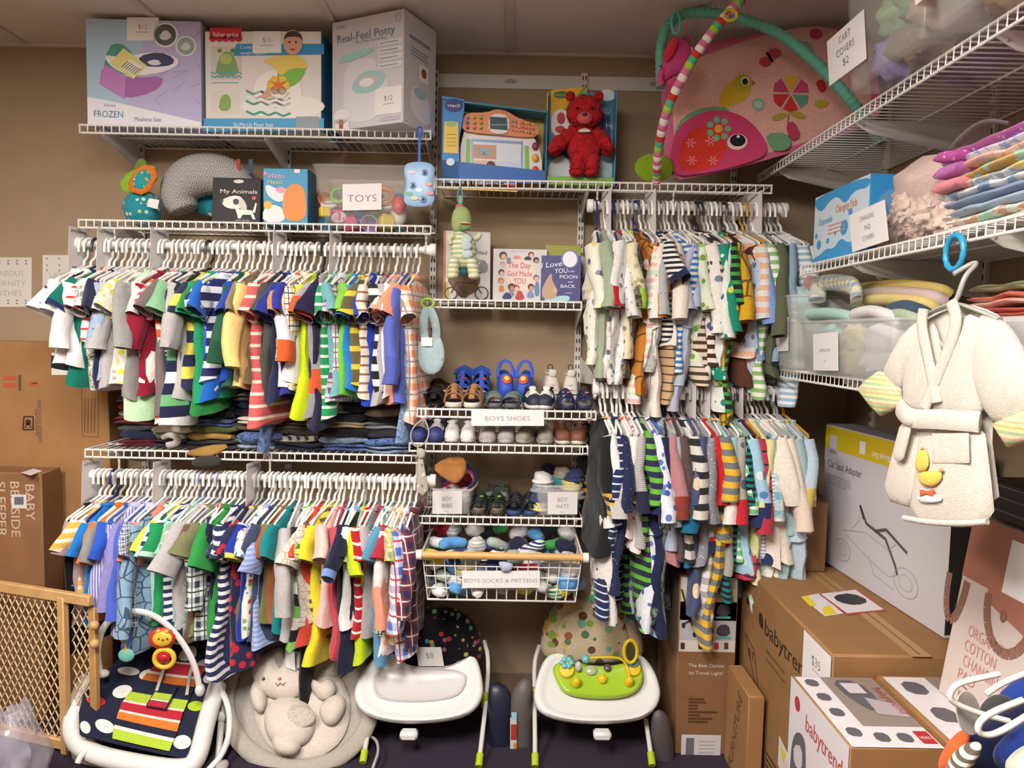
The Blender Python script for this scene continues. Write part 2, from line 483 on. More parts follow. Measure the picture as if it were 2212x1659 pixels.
for i in range(len(xs)-1):
    for j in range(len(ys)-1):
        x0, x1, y0, y1 = xs[i], xs[i+1], ys[j], ys[j+1]
        if (i, j) in PANELS:
            t = thing('ceiling_light', ['left fluorescent ceiling light panel of the row above the camera', 'right fluorescent ceiling light panel of the row above the camera', 'left fluorescent ceiling light panel of the row behind the camera', 'right fluorescent ceiling light panel of the row behind the camera'][PANELS.index((i, j))], 'light', ((x0+x1)/2, (y0+y1)/2, CEIL))
            obj('light_frame', B().box(((x0+x1)/2, (y0+y1)/2, CEIL+.022), (x1-x0-.03, y0-y1-.03, .02), mat('d8d5d0', .4)), t, smooth=0)
            obj('diffuser', B().box(((x0+x1)/2, (y0+y1)/2, CEIL+.006), (x1-x0-.07, y0-y1-.07, .012), mat('fff8f0', .5, emit=LIGHT_STRENGTH)), t, smooth=0)
        else:
            obj('ceiling_tile', B().box(((x0+x1)/2, (y0+y1)/2, CEIL+.012), (x1-x0-.004, y0-y1-.004, .018), m_ceil, .003), ceil, smooth=0)

# ================================================================== shelving
m_wire = mat(WHITE_WIRE, .35)
m_steel = mat('d6d2cc', .4)
SL = {}
def wire_shelf(key, label, x0, x1, yf, yb, z, along='x', pitch=.0268, lip=.026, group='white wire shelves'):
    """z = middle of the front lip. along='x': front edge runs in x; 'y': on the right wall, front edge at x0 running y=yf..yb"""
    zt = z+lip/2
    t = thing('wire_shelf', label, 'shelf', ((x0+x1)/2, (yf+yb)/2, zt), 0, group)
    def P(a, d, zz): return (a, d, zz) if along == 'x' else (d, a, zz)
    a0, a1, d0, d1 = (x0, x1, yf, yb) if along == 'x' else (yf, yb, x0, x1)
    for nm, dd, zz, r in (('front_rail', d0, zt, .0036), ('front_rail', d0, zt-lip, .0036), ('back_rail', d1, zt-.003, .003), ('mid_rail', (d0+d1)/2, zt-.003, .003)):
        obj(nm, B().tube([P(a0, dd, zz), P(a1, dd, zz)], r, m_wire, 8), t)
    b = B(); n = int(abs(a1-a0)/pitch)
    s = 1 if d1 > d0 else -1
    for i in range(n+1):
        a = a0+(a1-a0)*i/n
        b.tube([P(a, d1, zt), P(a, d0-s*.004, zt+.001), P(a, d0-s*.004, zt-lip)], .0021 if 0 < i < n else .003, m_wire, 4)
    obj('deck_wires', b, t, kind='stuff', smooth=0)
    for a in (a0, a1):
        obj('end_cap', B().box(P(a, d0-s*.001, zt-lip/2), P(.004, .012, lip+.008) if along == 'x' else (.012, .004, lip+.008), m_steel, .0015), t, smooth=0)
    SL[key] = (zt+.0025, yf, yb)
    return t
FR = -.305
wire_shelf('A', 'top left wire shelf carrying three big toy boxes', -1.485, -.292, FR, -.012, 2.111)
wire_shelf('B', 'wire shelf under the big boxes, holding pillow, books and toy bin', -1.496, -.288, FR, -.012, 1.792)
wire_shelf('C', 'wire shelf piled with folded trousers and jeans', -1.491, -.320, FR, -.012, .997)
wire_shelf('D', 'long wire shelf carrying the red plush toy and play gym', -.272, .874, FR, -.012, 1.951)
wire_shelf('E', 'short wire shelf holding a row of picture books', PX(935, FR, 1.542), PX(1256, FR, 1.542), FR, -.012, 1.542)
YF = -.40
zF = PZ(895, 0, YF); zG = PZ(970, 0, YF+.02); zH = PZ(1126, 0, FR)
wire_shelf('F', 'upper shoe shelf with two rows of shoes', PX(884, YF, zF), PX(1287, YF, zF), YF, -.012, zF)
wire_shelf('G', 'lower shoe shelf directly under the shoe sign', PX(885, YF+.02, zG), PX(1270, YF+.02, zG), YF+.02, -.012, zG)
wire_shelf('H', 'wire shelf with the bib and hat bins', PX(896, FR, zH), PX(1257, FR, zH), FR, -.012, zH)
RX = .90
wire_shelf('R1', 'highest wire shelf on the right wall, under the cart cover bins', RX, RW-.012, -.10, -2.1, 2.033, 'y')
wire_shelf('R2', 'right wall wire shelf with folded sheets and the blue pad box', RX, RW-.012, -.54, -2.1, 1.656, 'y')
wire_shelf('R3', 'right wall wire shelf with the burp cloth bins', RX, RW-.012, -.25, -2.1, 1.327, 'y')
# slotted wall standards and the hang rail
m_slot = mat('2b2622', .9)
def standard(x, z0, z1, label, wall='back', y=0):
    t = thing('wall_standard', label, 'shelf upright', (x, y, z0), 0, 'slotted wall standards')
    b = B(); k = B(); n = int((z1-z0)/.033)
    if wall == 'back':
        b.box((x, -.008, (z0+z1)/2), (.025, .016, z1-z0), m_steel, .002)
        for i in range(n):
            for dx in (-.0055, .0055): k.box((x+dx, -.0162, z1-.02-i*.033), (.004, .001, .016), m_slot)
    else:
        b.box((RW-.008, y, (z0+z1)/2), (.016, .025, z1-z0), m_steel, .002)
        for i in range(n):
            for dy in (-.0055, .0055): k.box((RW-.0162, y+dy, z1-.02-i*.033), (.001, .004, .016), m_slot)
    obj('channel', b, t, smooth=0); obj('slot_row', k, t, kind='stuff', smooth=0)
UX = [-1.43, -.87, -.312, .252, .83]
for x, w in zip(UX, ('leftmost slotted white wall standard behind the clothes', 'slotted white wall standard behind the middle of the left rods', 'slotted white wall standard left of the picture books', 'slotted white wall standard right of the picture books', 'slotted white wall standard behind the sleeper racks')):
    standard(x, .45, 2.43, w)
RYS = [-.22, -.80, -1.38]
for y, w in zip(RYS, ('right wall standard nearest the corner', 'right wall standard behind the folded sheets', 'right wall standard closest to the camera')):
    standard(RW, .6, 2.4, w, 'right', y)
t = thing('hang_rail', 'flat white hang rail screwed across the top of the back wall', 'rail', (0, 0, 2.4))
zr = 2.395
obj('rail_bar', B().box((-.1, -.0035, zr), (2.7, .007, .052), m_steel, .002), t, smooth=0)
for px in (1103, 1415):
    x = PX(px, -.01, zr)
    pn = Pan((x-.022, -.0075, zr-.009), (.044, 0, 0), (0, 0, .018))
    pn.ell(.5, .5, .5, .5, mat('8d8882', .5), 1).ell(.5, .5, .42, .36, mat('c9c5bf', .5), 2).rect(.18, .38, .82, .62, mat('77736e', .5), 3)
    pn.build('oval_badge', t)
# brackets
def bracket(x, z, dep, label, y=None):
    t = thing('shelf_bracket', label, 'bracket', (x, 0, z), 0, 'white shelf brackets')
    if y is None: pts = [(x-.0015, -.012, z), (x-.0015, -.012, z-.085), (x-.0015, -.05, z-.082), (x-.0015, -dep*.9, z-.03), (x-.0015, -dep, z-.012), (x-.0015, -dep, z)]; d = (.003, 0, 0)
    else: pts = [(RW-.012, y-.0015, z), (RW-.012, y-.0015, z-.10), (RW-.05, y-.0015, z-.097), (RW-dep*.9, y-.0015, z-.035), (RW-dep, y-.0015, z-.012), (RW-dep, y-.0015, z)]; d = (0, .003, 0)
    obj('plate', B().prism(pts, d, m_steel), t, smooth=0)
    q = Vector(pts[3])*.5+Vector(pts[4])*.5
    obj('rivet', B().ell(q+Vector((0, 0, .008)), .004, mat('a8a49e', .4), 8, 6), t)
    return t
names = {'A': 'top left shelf', 'B': 'pillow shelf', 'C': 'folded trousers shelf'}
for k, w in names.items():
    for x, s in zip(UX[:3], ('left', 'middle', 'right')):
        bracket(x, SL[k][0]-.007, .285, 'white steel bracket under the %s end of the %s' % (s, w) if s != 'middle' else 'white steel bracket under the middle of the %s' % w)
for k, w in {'D': 'long centre top shelf', 'E': 'book shelf', 'H': 'bib bin shelf', 'F': 'upper shoe shelf', 'G': 'lower shoe shelf'}.items():
    for x, s in zip(UX[2:4] if k != 'D' else UX[2:], ('left end', 'right end') if k != 'D' else ('left end', 'middle', 'right end')):
        dx = .012 if x < -.3 else (-.012 if (k != 'D' and x < .3) else 0)
        bracket(x+dx, SL[k][0]-.007, .285, 'white steel bracket under the %s of the %s' % (s, w))
for k, w in {'R1': 'highest right wall shelf', 'R2': 'folded sheet shelf', 'R3': 'burp cloth shelf'}.items():
    for y, s in zip(RYS, ('corner end', 'middle', 'near end')):
        if y > SL[k][1]: continue
        bracket(RW, SL[k][0]-.007, .385, 'white steel bracket under the %s of the %s' % (s, w), y)
# the bare bracket that sticks out right of the white boots
xb = UX[3]; zb = PZ(800, xb, -.05)
t = thing('rod_bracket', 'bare white steel arm sticking out beside the white boots', 'bracket', (xb, 0, zb))
obj('plate', B().prism([(xb+.013, -.014, zb+.05), (xb+.013, -.014, zb-.05), (xb+.03, -.31, zb-.035), (xb+.03, -.33, zb-.03), (xb+.03, -.33, zb-.008)], (.003, 0, 0), m_steel), t, smooth=0)
obj('rod_hook', B().tube(curve([(xb+.032, -.33, zb-.015), (xb+.032, -.332, zb-.05), (xb+.032, -.34, zb-.085), (xb+.032, -.36, zb-.07)]), .005, m_wire), t)
# rods
m_rod = mat('dedcd9', .25, metal=0)
RODS = {}
def rod(key, pl, pr, z, label, y=-.28, hooks=()):
    x0, x1 = PX(pl, y, z), PX(pr, y, z)
    t = thing('clothes_rod', label, 'rod', (x0, y, z), 0, 'white clothes rods')
    obj('pole', B().tube([(x0, y, z), (x1, y, z)], .0125, m_rod, 16), t)
    for x, s in ((x0, 1), (x1, -1)):
        obj('end_cap', B().lathe([(.008, -.003), (.021, -.003), (.023, 0), (.023, .016), (.018, .019), (.015, .032), (.012, .033)], (x, y, z), mat('efedea', .35), 18, Matrix.Rotation(s*pi/2, 3, 'Y')), t)
    for hx, zs in hooks:
        obj('rod_hook', B().tube(curve([(hx, y-.004, zs), (hx, y+.022, zs-.012), (hx, y+.024, z+.004), (hx, y, z-.018), (hx, y-.02, z-.002), (hx, y-.02, z+.012)]), .004, m_wire, 6), t)
    RODS[key] = (x0, x1, y, z)
rod('UL', 163, 940, 1.727, 'upper left clothes rod full of shirts', hooks=[(-1.40, SL['B'][0]-.012), (-.86, SL['B'][0]-.012), (-.31, SL['B'][0]-.012)])
rod('LL', 186, 940, .918, 'lower left clothes rod full of shirts', hooks=[(-1.40, SL['C'][0]-.012), (-.86, SL['C'][0]-.012), (-.335, SL['C'][0]-.012)])
rod('UR', 1270, 1698, 1.889, 'upper right clothes rod full of sleepers', hooks=[(.285, SL['D'][0]-.012), (.55, SL['D'][0]-.012), (.83, SL['D'][0]-.012)])
rod('LR', 1282, 1702, 1.260, 'lower right clothes rod full of baby outfits', y=-.34)

# ================================================================== hangers and clothes
def hanger_mesh(m, w=.13):
    b = B()
    b.tube(curve([(0, 0, 0), (0, .002, .022), (0, .022, .034), (0, .024, .075), (0, .012, .098), (0, -.012, .098), (0, -.024, .078), (0, -.024, .05)], 2), .0046, m, 6)
    b.tube(curve([(0, 0, .004), (0, -.02, -.004), (0, -w*.8, -.04), (0, -w, -.052), (0, -w*.97, -.062), (0, -w*.6, -.064), (0, w*.6, -.064), (0, w*.97, -.062), (0, w, -.052), (0, w*.8, -.04), (0, .02, -.004), (0, 0, .004)], 1), .0044, m, 6)
    return b
_hm = {}
def hanger(kind, loc, rz, rack, tilt=0):
    h, w = {'white': ('efece8', 'white'), 'grey': ('a9a6a3', 'grey'), 'black': ('2b2a2e', 'black'), 'navy': ('25306e', 'navy blue'), 'blue': ('3f63c4', 'bright blue'), 'pale blue': ('b9c9e6', 'pale blue'), 'mustard': ('c9962b', 'mustard yellow')}[kind]
    if h not in _hm:
        o = obj('clothes_hanger', hanger_mesh(mat(h, .35))); _hm[h] = o
    else:
        o = _hm[h].copy(); COL.objects.link(o)
    o.location = loc; o.rotation_euler = (tilt, 0, rz)
    return tag(o, '%s plastic child-size hanger on the %s' % (w, rack), 'hanger', '%s hangers on the %s' % (w, rack))

def gnoise(p, s): return noise.noise(Vector(p)*s)
def garment(name, label, group, kind, spec, loc, rz, L=.36, w=.27, sl=None, sleeve=None, cuff=None, seed=0, collar=None, spread=0, hem=None, lower=None, fat=1.0):
    """local frame: x along the rod, y across the shoulders (-y to the camera), z up, origin at the neck of the hanger"""
    rnd = random.Random(seed); m = fab(spec); ms = fab(sleeve) if sleeve else m; mc = fab(cuff) if cuff else None
    L *= 1.08; w *= 1.04
    hw = w/2; off = Vector((seed*.37, seed*.71, seed*.13))
    def bend(p):
        q = Vector(p); d = -q.z
        q.x += .020*fat*d/.3*gnoise((q.y*.9+off.x, q.z*.8, off.y), 9)+.008*gnoise((q.y+off.y, q.z, off.z), 24)
        q.y += .016*gnoise((off.z, q.z*.8+off.x, q.x), 8)*min(1, d/.15)
        return q
    n = 20
    def ring(z, a, t, ph=0):
        r = []
        for i in range(n):
            th = 2*pi*i/n; c, s_ = cos(th), sin(th)
            fold = 1+.35*sin(3*th+ph+off.x)*min(1, -z/.2)
            r.append(bend((math.copysign(abs(c)**.8, c)*t*fold, s_*a, z+.01*min(1, -z/.2)*sin(th*2+ph))))
        return r
    root_b = B()
    if kind in ('pants',):
        top = -.05
        rings = [ring(top, hw*.85, .012), ring(top-.03, hw*.88, .02), ring(top-.11, hw*.95, .026)]
        root_b.loft(rings, m, cap=True)
        for s_ in (-1, 1):
            leg = []
            for k in range(8):
                z = top-.10-(L-.10)*k/7
                cy = s_*hw*(.47+.02*k); rr = hw*(.5-.02*k)
                leg.append([bend((cos(2*pi*i/12)*.024*(1-.03*k), cy+sin(2*pi*i/12)*rr, z)) for i in range(12)])
            root_b.loft(leg, m)
    else:
        nk = .042
        rings = [ring(.004, nk, .010), ring(-.010, nk+.016, .013), ring(-.028, hw*.62, .014), ring(-.045, hw*.86, .016), ring(-.066, hw*.98, .02)]
        nb = 9; Lb = L if kind not in ('sleeper', 'romper') else L*.5
        for k in range(1, nb+1):
            z = -.066-(Lb-.066)*k/nb
            a = hw*(.94-.06*sin(pi*k/nb)+(.10+spread)*(k/nb)**2)
            rings.append(ring(z, a, (.018+.016*k/nb)*fat, k*.25+off.y))
        root_b.loft(rings, m)
        if kind in ('sleeper', 'romper'):
            z0 = -Lb+.03
            foot = kind == 'sleeper'
            for s_ in (-1, 1):
                leg = []; Ll = L-Lb if foot else (L-Lb)*.55
                dx = rnd.uniform(-.02, .02); K = 9
                for k in range(K+1):
                    q = k/K; z = z0-Ll*q
                    cy = s_*hw*(.48+.1*q)+(-.03*max(0, q-.82)/.18 if foot else 0); rr = hw*(.5-.2*q)*(1 if not foot else (1+.25*max(0, q-.8)/.2))
                    if foot and k == K: rr *= .55; z -= .004
                    leg.append([bend((cos(2*pi*i/12)*(.026-.006*q)+dx*q+.012*s_*q, cy+sin(2*pi*i/12)*rr, z)) for i in range(12)])
                (root_b if not lower else root_b).loft(leg, fab(lower) if lower else m)
    o = obj(name, root_b, None, label, {'tee': 'shirt', 'long': 'shirt', 'tank': 'shirt', 'sleeper': 'baby outfit', 'romper': 'baby outfit', 'pants': 'trousers'}[kind], group, smooth=60)
    o.location = loc; o.rotation_euler = (0, 0, rz)
    # sleeves
    if kind in ('tee', 'long', 'sleeper', 'romper'):
        long_ = kind in ('long', 'sleeper')
        SLn = sl or (.21 if long_ else .105)
        for s_ in (-1, 1):
            ang = rnd.uniform(.5, .8) if not long_ else rnd.uniform(.28, .5)
            tw = rnd.uniform(-.7, .7); K = 7; rings = []; rc = []
            for k in range(K+1):
                q = k/K
                aa = ang*(1-.6*q) if long_ else ang*(1-.25*q)
                if k == 0: cy, cz = hw*.80, -.060
                else: cy += SLn/K*sin(aa)*1.05; cz -= SLn/K*cos(aa)
                wide = (.043-.012*q if long_ else .042+.006*q); thk = (.024-.003*q if not long_ else .024)
                rg = []
                for i in range(12):
                    th = 2*pi*i/12; e = wide*sin(th); f_ = thk*cos(th)*(1+.2*sin(3*th+seed))
                    t_ = tw*q; e, f_ = e*cos(t_)-f_*sin(t_), e*sin(t_)+f_*cos(t_)
                    rg.append(bend((f_+.012*sin(q*3+seed), s_*(cy+e*cos(aa)), cz+e*sin(aa))))
                rings.append(rg)
            if mc:
                cut = K-2 if long_ else K-1
                sb = B().loft(rings[:cut+1], ms, cap=False)
                so = obj('sleeve', sb, o, smooth=60, world=False)
                obj('cuff', B().loft([[p*1.0 for p in r] for r in rings[cut:]], mc, cap=False), so, smooth=60, world=False)
            else:
                obj('sleeve', B().loft(rings, ms, cap=False), o, smooth=60, world=False)
    if kind != 'pants':
        b = B(); pts = [bend((cos(2*pi*i/14)*.013, sin(2*pi*i/14)*.05, .002-.012*abs(cos(2*pi*i/14)))) for i in range(14)]
        b.tube(pts, .006 if not collar else .011, fab(collar) if collar else (mc or m), 6, loop=True)
        obj('collar' if collar else 'neckband', b, o, smooth=60, world=False)
    if hem and kind in ('tee', 'long', 'tank'):
        a = hw*(.94+.10+spread)
        obj('hem', B().loft([ring(-L+.035, a*1.0+.002, .036*fat, nb*.25+off.y), ring(-L-.006, a*1.0+.003, .037*fat, nb*.25+off.y)], fab(hem), cap=False), o, smooth=60, world=False)
    return o

ST = lambda p, *cs: ('st', p, [(1/len(cs), c) for c in cs])
S2 = lambda p, f, a, b: ('st', p, [(f, a), (1-f, b)])
wh, nv, gy, bk = 'eeebe8', '262a48', 'a3a2a4', '1d1c22'
# (what it is, cut, cloth, options)
UL = [
 ('plain white tee at the far left end', 'tee', wh, dict(L=.30)),
 ('white lettered tee with black banded hem', 'tee', ('dt', 60, .33, wh, ['3a3a3e']), dict(hem=bk, cuff='f4f2ef', L=.31)),
 ('long white bodysuit', 'long', 'e9e8ea', dict(L=.30)),
 ('teal tee with navy cuffs', 'tee', '14705f', dict(cuff='1f2f66')),
 ('white romper with thin red stripes', 'romper', S2(.034, .22, 'd8432f', 'ece9e4'), dict(L=.44)),
 ('grey and white camouflage shorts outfit', 'romper', ('cm', 46, ['6d6a62', 'd9d7cc', '8f8d80', 'eceae2']), dict(L=.52)),
 ('navy tee beside the camouflage outfit', 'tee', nv, {}),
 ('pale blue lettered shirt', 'long', ('dt', 75, .25, '9fb4d2', ['5f7396']), dict(L=.34)),
 ('light heather grey shirt', 'long', 'b8b6b5', dict(L=.37)),
 ('off white tee with grey motifs', 'tee', ('dt', 48, .3, 'd8d6d2', ['a9a7a5', 'c6c4c0']), dict(L=.36)),
 ('white tee with yellow print', 'tee', ('dt', 40, .42, 'e6e4da', ['d8d04a', 'e0d96a']), dict(L=.36)),
 ('mid grey long sleeve top', 'long', '9c9a99', dict(L=.40)),
 ('pale mint tank suit', 'tank', 'bfe3b9', dict(L=.46)),
 ('white tee beside the mint tank', 'tee', 'e4e6df', dict(L=.34)),
 ('burgundy long sleeve shirt', 'long', '8c1c33', dict(L=.38)),
 ('taupe grey shirt', 'tee', '74696a', dict(L=.44)),
 ('orange and white striped tee', 'tee', S2(.045, .62, 'e2602d', 'f0ece4'), dict(L=.47, sleeve=S2(.022, .5, 'e2602d', 'f0ece4'))),
 ('blue and white fine striped tee', 'tee', S2(.014, .6, '3549a0', 'd9dbe8'), dict(L=.47)),
 ('green, white and navy rugby striped tee', 'tee', ST(.15, '6fb07c', '24284a', 'e8e6e4', '24284a'), dict(L=.48, w=.28, spread=.2, sleeve='86b48e')),
 ('pale grey shirt beside the rugby stripes', 'long', 'b5b3b1', dict(L=.40)),
 ('charcoal navy tee', 'tee', '2b3040', dict(L=.42)),
 ('navy and yellow striped tee', 'tee', S2(.08, .5, '2a3050', 'e4d45c'), dict(L=.36)),
 ('kelly green tee', 'tee', '2f8a44', dict(L=.44)),
 ('emerald green tee', 'tee', '1f9d6c', dict(L=.40)),
 ('bright blue tee with white lettering', 'tee', ('dt', 30, .2, '2368c8', ['e6ecf4']), dict(L=.40)),
 ('navy and white banded tee', 'tee', S2(.05, .55, '2a2f62', 'ecebee'), dict(L=.34)),
 ('royal blue tee beside the dark green shirt', 'tee', '2343a8', dict(L=.34)),
 ('dark forest green long sleeve shirt', 'long', '2a5b45', dict(L=.36, cuff='24513d', sl=.25)),
 ('pale yellow long sleeve shirt', 'long', 'efcb84', dict(L=.36, sl=.27)),
 ('khaki tee beside the overalls', 'tee', '8d7b5e', dict(L=.34)),
 ('faded denim overalls', 'pants', ('cm', 60, ['5a73a2', '6f88b6', '4a628f']), dict(L=.52, w=.18)),
 ('brown cargo trousers', 'pants', '4d3a2e', dict(L=.43, w=.24)),
 ('coral and cream striped tee', 'tee', S2(.04, .74, 'cf5f5f', 'efdccb'), dict(L=.47, w=.27, spread=.25)),
 ('dark olive grey tee', 'tee', '4c4d48', dict(L=.40)),
 ('ink navy tee', 'tee', '23264a', dict(L=.40, sleeve='2b3a8c')),
 ('royal purple blue tee', 'tee', '33389a', dict(L=.38)),
 ('orange shouldered tee with white body', 'tee', 'e7e2df', dict(L=.36, sleeve='e08a52')),
 ('white long sleeve shirt with orange cuffs', 'long', 'e8e6e6', dict(L=.34, cuff='d95f33', sl=.24)),
 ('cream windowpane check shirt', 'long', ('wp', .036, 'efe6d2', '3d4668', 'd2a24c'), dict(L=.36, sl=.24, collar='efe6d2')),
 ('neon yellow tee', 'tee', 'c9e020', dict(L=.45)),
 ('dark navy plum tee', 'tee', '2a2444', dict(L=.48)),
 ('orange and grey block tee', 'tee', ST(.24, '9a9a9c', 'dd5a34', 'a5a3a3'), dict(L=.44)),
 ('green and white striped tee', 'tee', S2(.034, .72, '2a9a5c', 'e6eee6'), dict(L=.45, w=.27)),
 ('dusty teal tee', 'tee', '6fa6ad', dict(L=.38)),
 ('purple and white plaid shirt', 'tee', ('pl', .05, 'e6e2ea', '5d5277', '9c4660'), dict(L=.40, collar='cfcbdc')),
 ('lime green tee', 'tee', '6cc043', dict(L=.38, sleeve='7fbf3f')),
 ('bright sky blue tee', 'tee', '2a83d8', dict(L=.36)),
 ('khaki and yellow striped tee', 'tee', S2(.06, .7, '6b6344', 'e0c93c'), dict(L=.34)),
 ('cream striped tee with tan trim', 'tee', S2(.03, .75, 'e6dccb', '8d6a4c'), dict(L=.38)),
 ('royal blue polo', 'tee', '2340b0', dict(L=.40, collar='1d369a')),
 ('black and white striped tee', 'tee', S2(.05, .55, '26242a', 'e6e2e0'), dict(L=.36)),
 ('grey shirt with red lining', 'tee', 'b0adb0', dict(L=.40, cuff='9c2540')),
 ('white and pink tee', 'tee', 'efe2de', dict(L=.38, cuff='e9a69a')),
 ('peach coral tee', 'tee', 'ee9a7c', dict(L=.40)),
 ('periwinkle blue long sleeve shirt', 'long', '5a68c0', dict(L=.40, sl=.31, w=.29, cuff='5160b6')),
 ('pale denim jeans', 'pants', ('cm', 60, ['7d9ac6', '9cb4d8', '5f7eae']), dict(L=.48, w=.22)),
 ('orange and white plaid shirt', 'tee', ('pl', .055, 'f0ebe4', 'ef8a52', 'a89a94'), dict(L=.46, collar='d9a07c')),
]
LL = [
 ('black velvet dress with tiny dots', 'tank', ('dt', 38, .12, '15141a', ['8d8a94']), dict(L=.46, w=.28)),
 ('dusty pink grey tee', 'tee', 'a68f94', {}),
 ('yellow striped tee', 'tee', S2(.03, .6, 'e3b34c', 'efe4cf'), {}),
 ('bright azure tee', 'tee', '1f78d0', {}),
 ('white sleeve tee with green cuff', 'tee', 'e9e6e4', dict(cuff='1f8a5f')),
 ('heather grey tee at the left', 'tee', '8f8c8a', dict(sl=.13)),
 ('orange polo shirt', 'tee', 'e0752d', dict(collar='d5681f', sl=.13)),
 ('royal blue tee beside the lavender shirts', 'tee', '2f58c0', dict(sl=.12)),
 ('lavender chambray long sleeve shirt', 'long', '8d88c4', dict(L=.40, sl=.28, collar='9a95cc')),
 ('lavender pinstriped long sleeve shirt', 'long', ('st', .012, [(.5, 'c9c8e6'), (.5, '6f74b4')], 'y'), dict(L=.40, sl=.27, collar='bdbce0')),
 ('periwinkle blue long sleeve top', 'long', '4d66c8', dict(L=.44, sl=.31, w=.29)),
 ('blue checked shirt', 'tee', ('pl', .022, 'd9dce6', '5c6484', '3b4466'), dict(L=.36, collar='c9cede')),
 ('light blue shirt with dinosaur outlines', 'long', ('ln', 22, '86a8c4', '43566a'), dict(L=.46, sl=.36, w=.29, fat=1.3)),
 ('salmon pink tee', 'tee', 'e08a80', dict(sl=.13)),
 ('green tee with mint cuff', 'tee', '1f8f55', dict(cuff='b9e0cf')),
 ('pale aqua tee', 'tee', 'b6dcd6', dict(L=.36)),
 ('bright yellow tee beside the aqua tee', 'tee', 'e8dc4e', dict(L=.34)),
 ('white tee with navy stripes', 'tee', S2(.026, .5, '2e3564', 'ecebf0'), dict(L=.36)),
 ('sage green leafy tee', 'tee', ('cm', 38, ['9db5a4', 'b6cbb9', '8aa593']), dict(L=.42)),
 ('mint tee with striped hem', 'tee', '8fd0b0', dict(L=.38, hem='2c3358')),
 ('pale grey tee with navy hem', 'tee', 'b5b1b4', dict(L=.40, w=.29, hem='2b2f50', sl=.16)),
 ('brown tee with striped cuff', 'tee', '6a5444', dict(cuff='d9d2c4', L=.42)),
 ('olive camp shirt', 'tee', '7c7e5c', dict(L=.40)),
 ('navy polo with red tipped collar', 'tee', nv, dict(collar='b84a44', L=.40)),
 ('dark green and white buffalo check shirt', 'long', ('pl', .05, 'dfe2e2', '2b3b50', '35463f'), dict(L=.42, sl=.27, w=.29, collar='c4c9cc')),
 ('kelly green polo', 'tee', '2f8f44', dict(L=.52, collar='2a8040', sl=.14)),
 ('navy and white striped dress', 'tee', S2(.027, .55, '2a3058', 'e8e7ea'), dict(L=.52, w=.28, spread=.35)),
 ('navy tee with palm tree print', 'tee', ('dt', 34, .22, '2d3358', ['aebcd8', '8d9cc4']), dict(L=.48)),
 ('navy tee with red crab print', 'tee', ('dt', 30, .36, '2a2e4e', ['c9283a']), dict(L=.50)),
 ('cobalt blue tee with yellow cuff', 'tee', '24399c', dict(cuff='e3cc5c', L=.40)),
 ('olive green tee', 'tee', '6b6b45', dict(L=.36)),
 ('white tee with green floral print', 'tee', ('dt', 44, .36, 'e6e4de', ['7cb04a', 'c94a44', '4a7cc0']), dict(L=.40)),
 ('light blue pinstriped polo', 'tee', S2(.016, .5, '8798d0', 'a9b7e0'), dict(L=.44, sl=.15, collar='93a2d6')),
 ('slate navy tee', 'tee', '3d4560', dict(L=.42)),
 ('moss green tee', 'tee', '71733f', dict(L=.36)),
 ('rust brown tee', 'tee', '9c5c3c', dict(L=.36)),
 ('teal blue tee', 'tee', '17848a', dict(L=.38)),
 ('pale grey long sleeve sweatshirt', 'long', 'b9b6b6', dict(L=.40, sl=.28, w=.29, cuff='b2afaf')),
 ('black jersey trousers hanging low', 'pants', '16161c', dict(L=.66, w=.18)),
 ('green, black and white striped tee', 'tee', ST(.12, '7cc05a', '1f1e24', 'e9e8e2'), dict(L=.43)),
 ('beige tee with crackle print', 'tee', ('ln', 40, 'd3cbbf', 'a79c8e'), dict(L=.36, sl=.13)),
 ('coral red tee', 'tee', 'd04c40', dict(L=.43)),
 ('lemon yellow tee', 'tee', 'e8dc34', dict(L=.50, w=.27)),
 ('yellow and brown striped tee', 'tee', S2(.03, .55, 'e0cf5a', '6a5a44'), dict(L=.42)),
 ('pale pink tee', 'tee', 'e3c0b8', dict(L=.36)),
 ('rose red tee', 'tee', 'c64a58', dict(L=.46)),
 ('navy tee with light blue cuffs', 'tee', '23263f', dict(L=.50, cuff='7c9ce0', sl=.17)),
 ('icy white tee', 'tee', 'e3ebe9', dict(L=.36)),
 ('midnight blue polo', 'tee', '20233a', dict(L=.48, collar='7e98d0')),
 ('neon lime tee', 'tee', 'c4dd22', dict(L=.48, sl=.15)),
 ('red tee with white stripes', 'tee', S2(.04, .8, 'b4202c', 'ece6e2'), dict(L=.40)),
 ('grey melange tee', 'tee', 'a9a6a8', dict(L=.40)),
 ('crimson polo', 'tee', 'b03240', dict(L=.38, collar='a02a38')),
 ('steel blue tee', 'tee', '5c94b4', dict(L=.48)),
 ('mint green plaid shirt', 'tee', ('pl', .04, 'd6e6dc', '8ab4a0', '3a4a5c'), dict(L=.38, collar='c9decf')),
 ('white and coral tie dye long sleeve shirt', 'long', ('cm', 14, ['efe8e6', 'e9dcd8', 'ee9c84']), dict(L=.45, sl=.32, cuff='ef9a80')),
 ('yellow and green plaid shirt', 'tee', ('pl', .04, 'e0dcae', '9aa070', 'c9a45a'), dict(L=.40, collar='d9d6b0')),
 ('blue, white and red plaid long sleeve shirt', 'long', ('pl', .06, 'ecebf2', '4a6cc0', 'b8404c'), dict(L=.46, sl=.33, w=.29, collar='cfd6ea')),
 ('dark red and navy plaid shirt', 'long', ('pl', .05, '7d3440', '2b3052', 'cfc9c9'), dict(L=.42, sl=.28, collar='6a3040')),
]
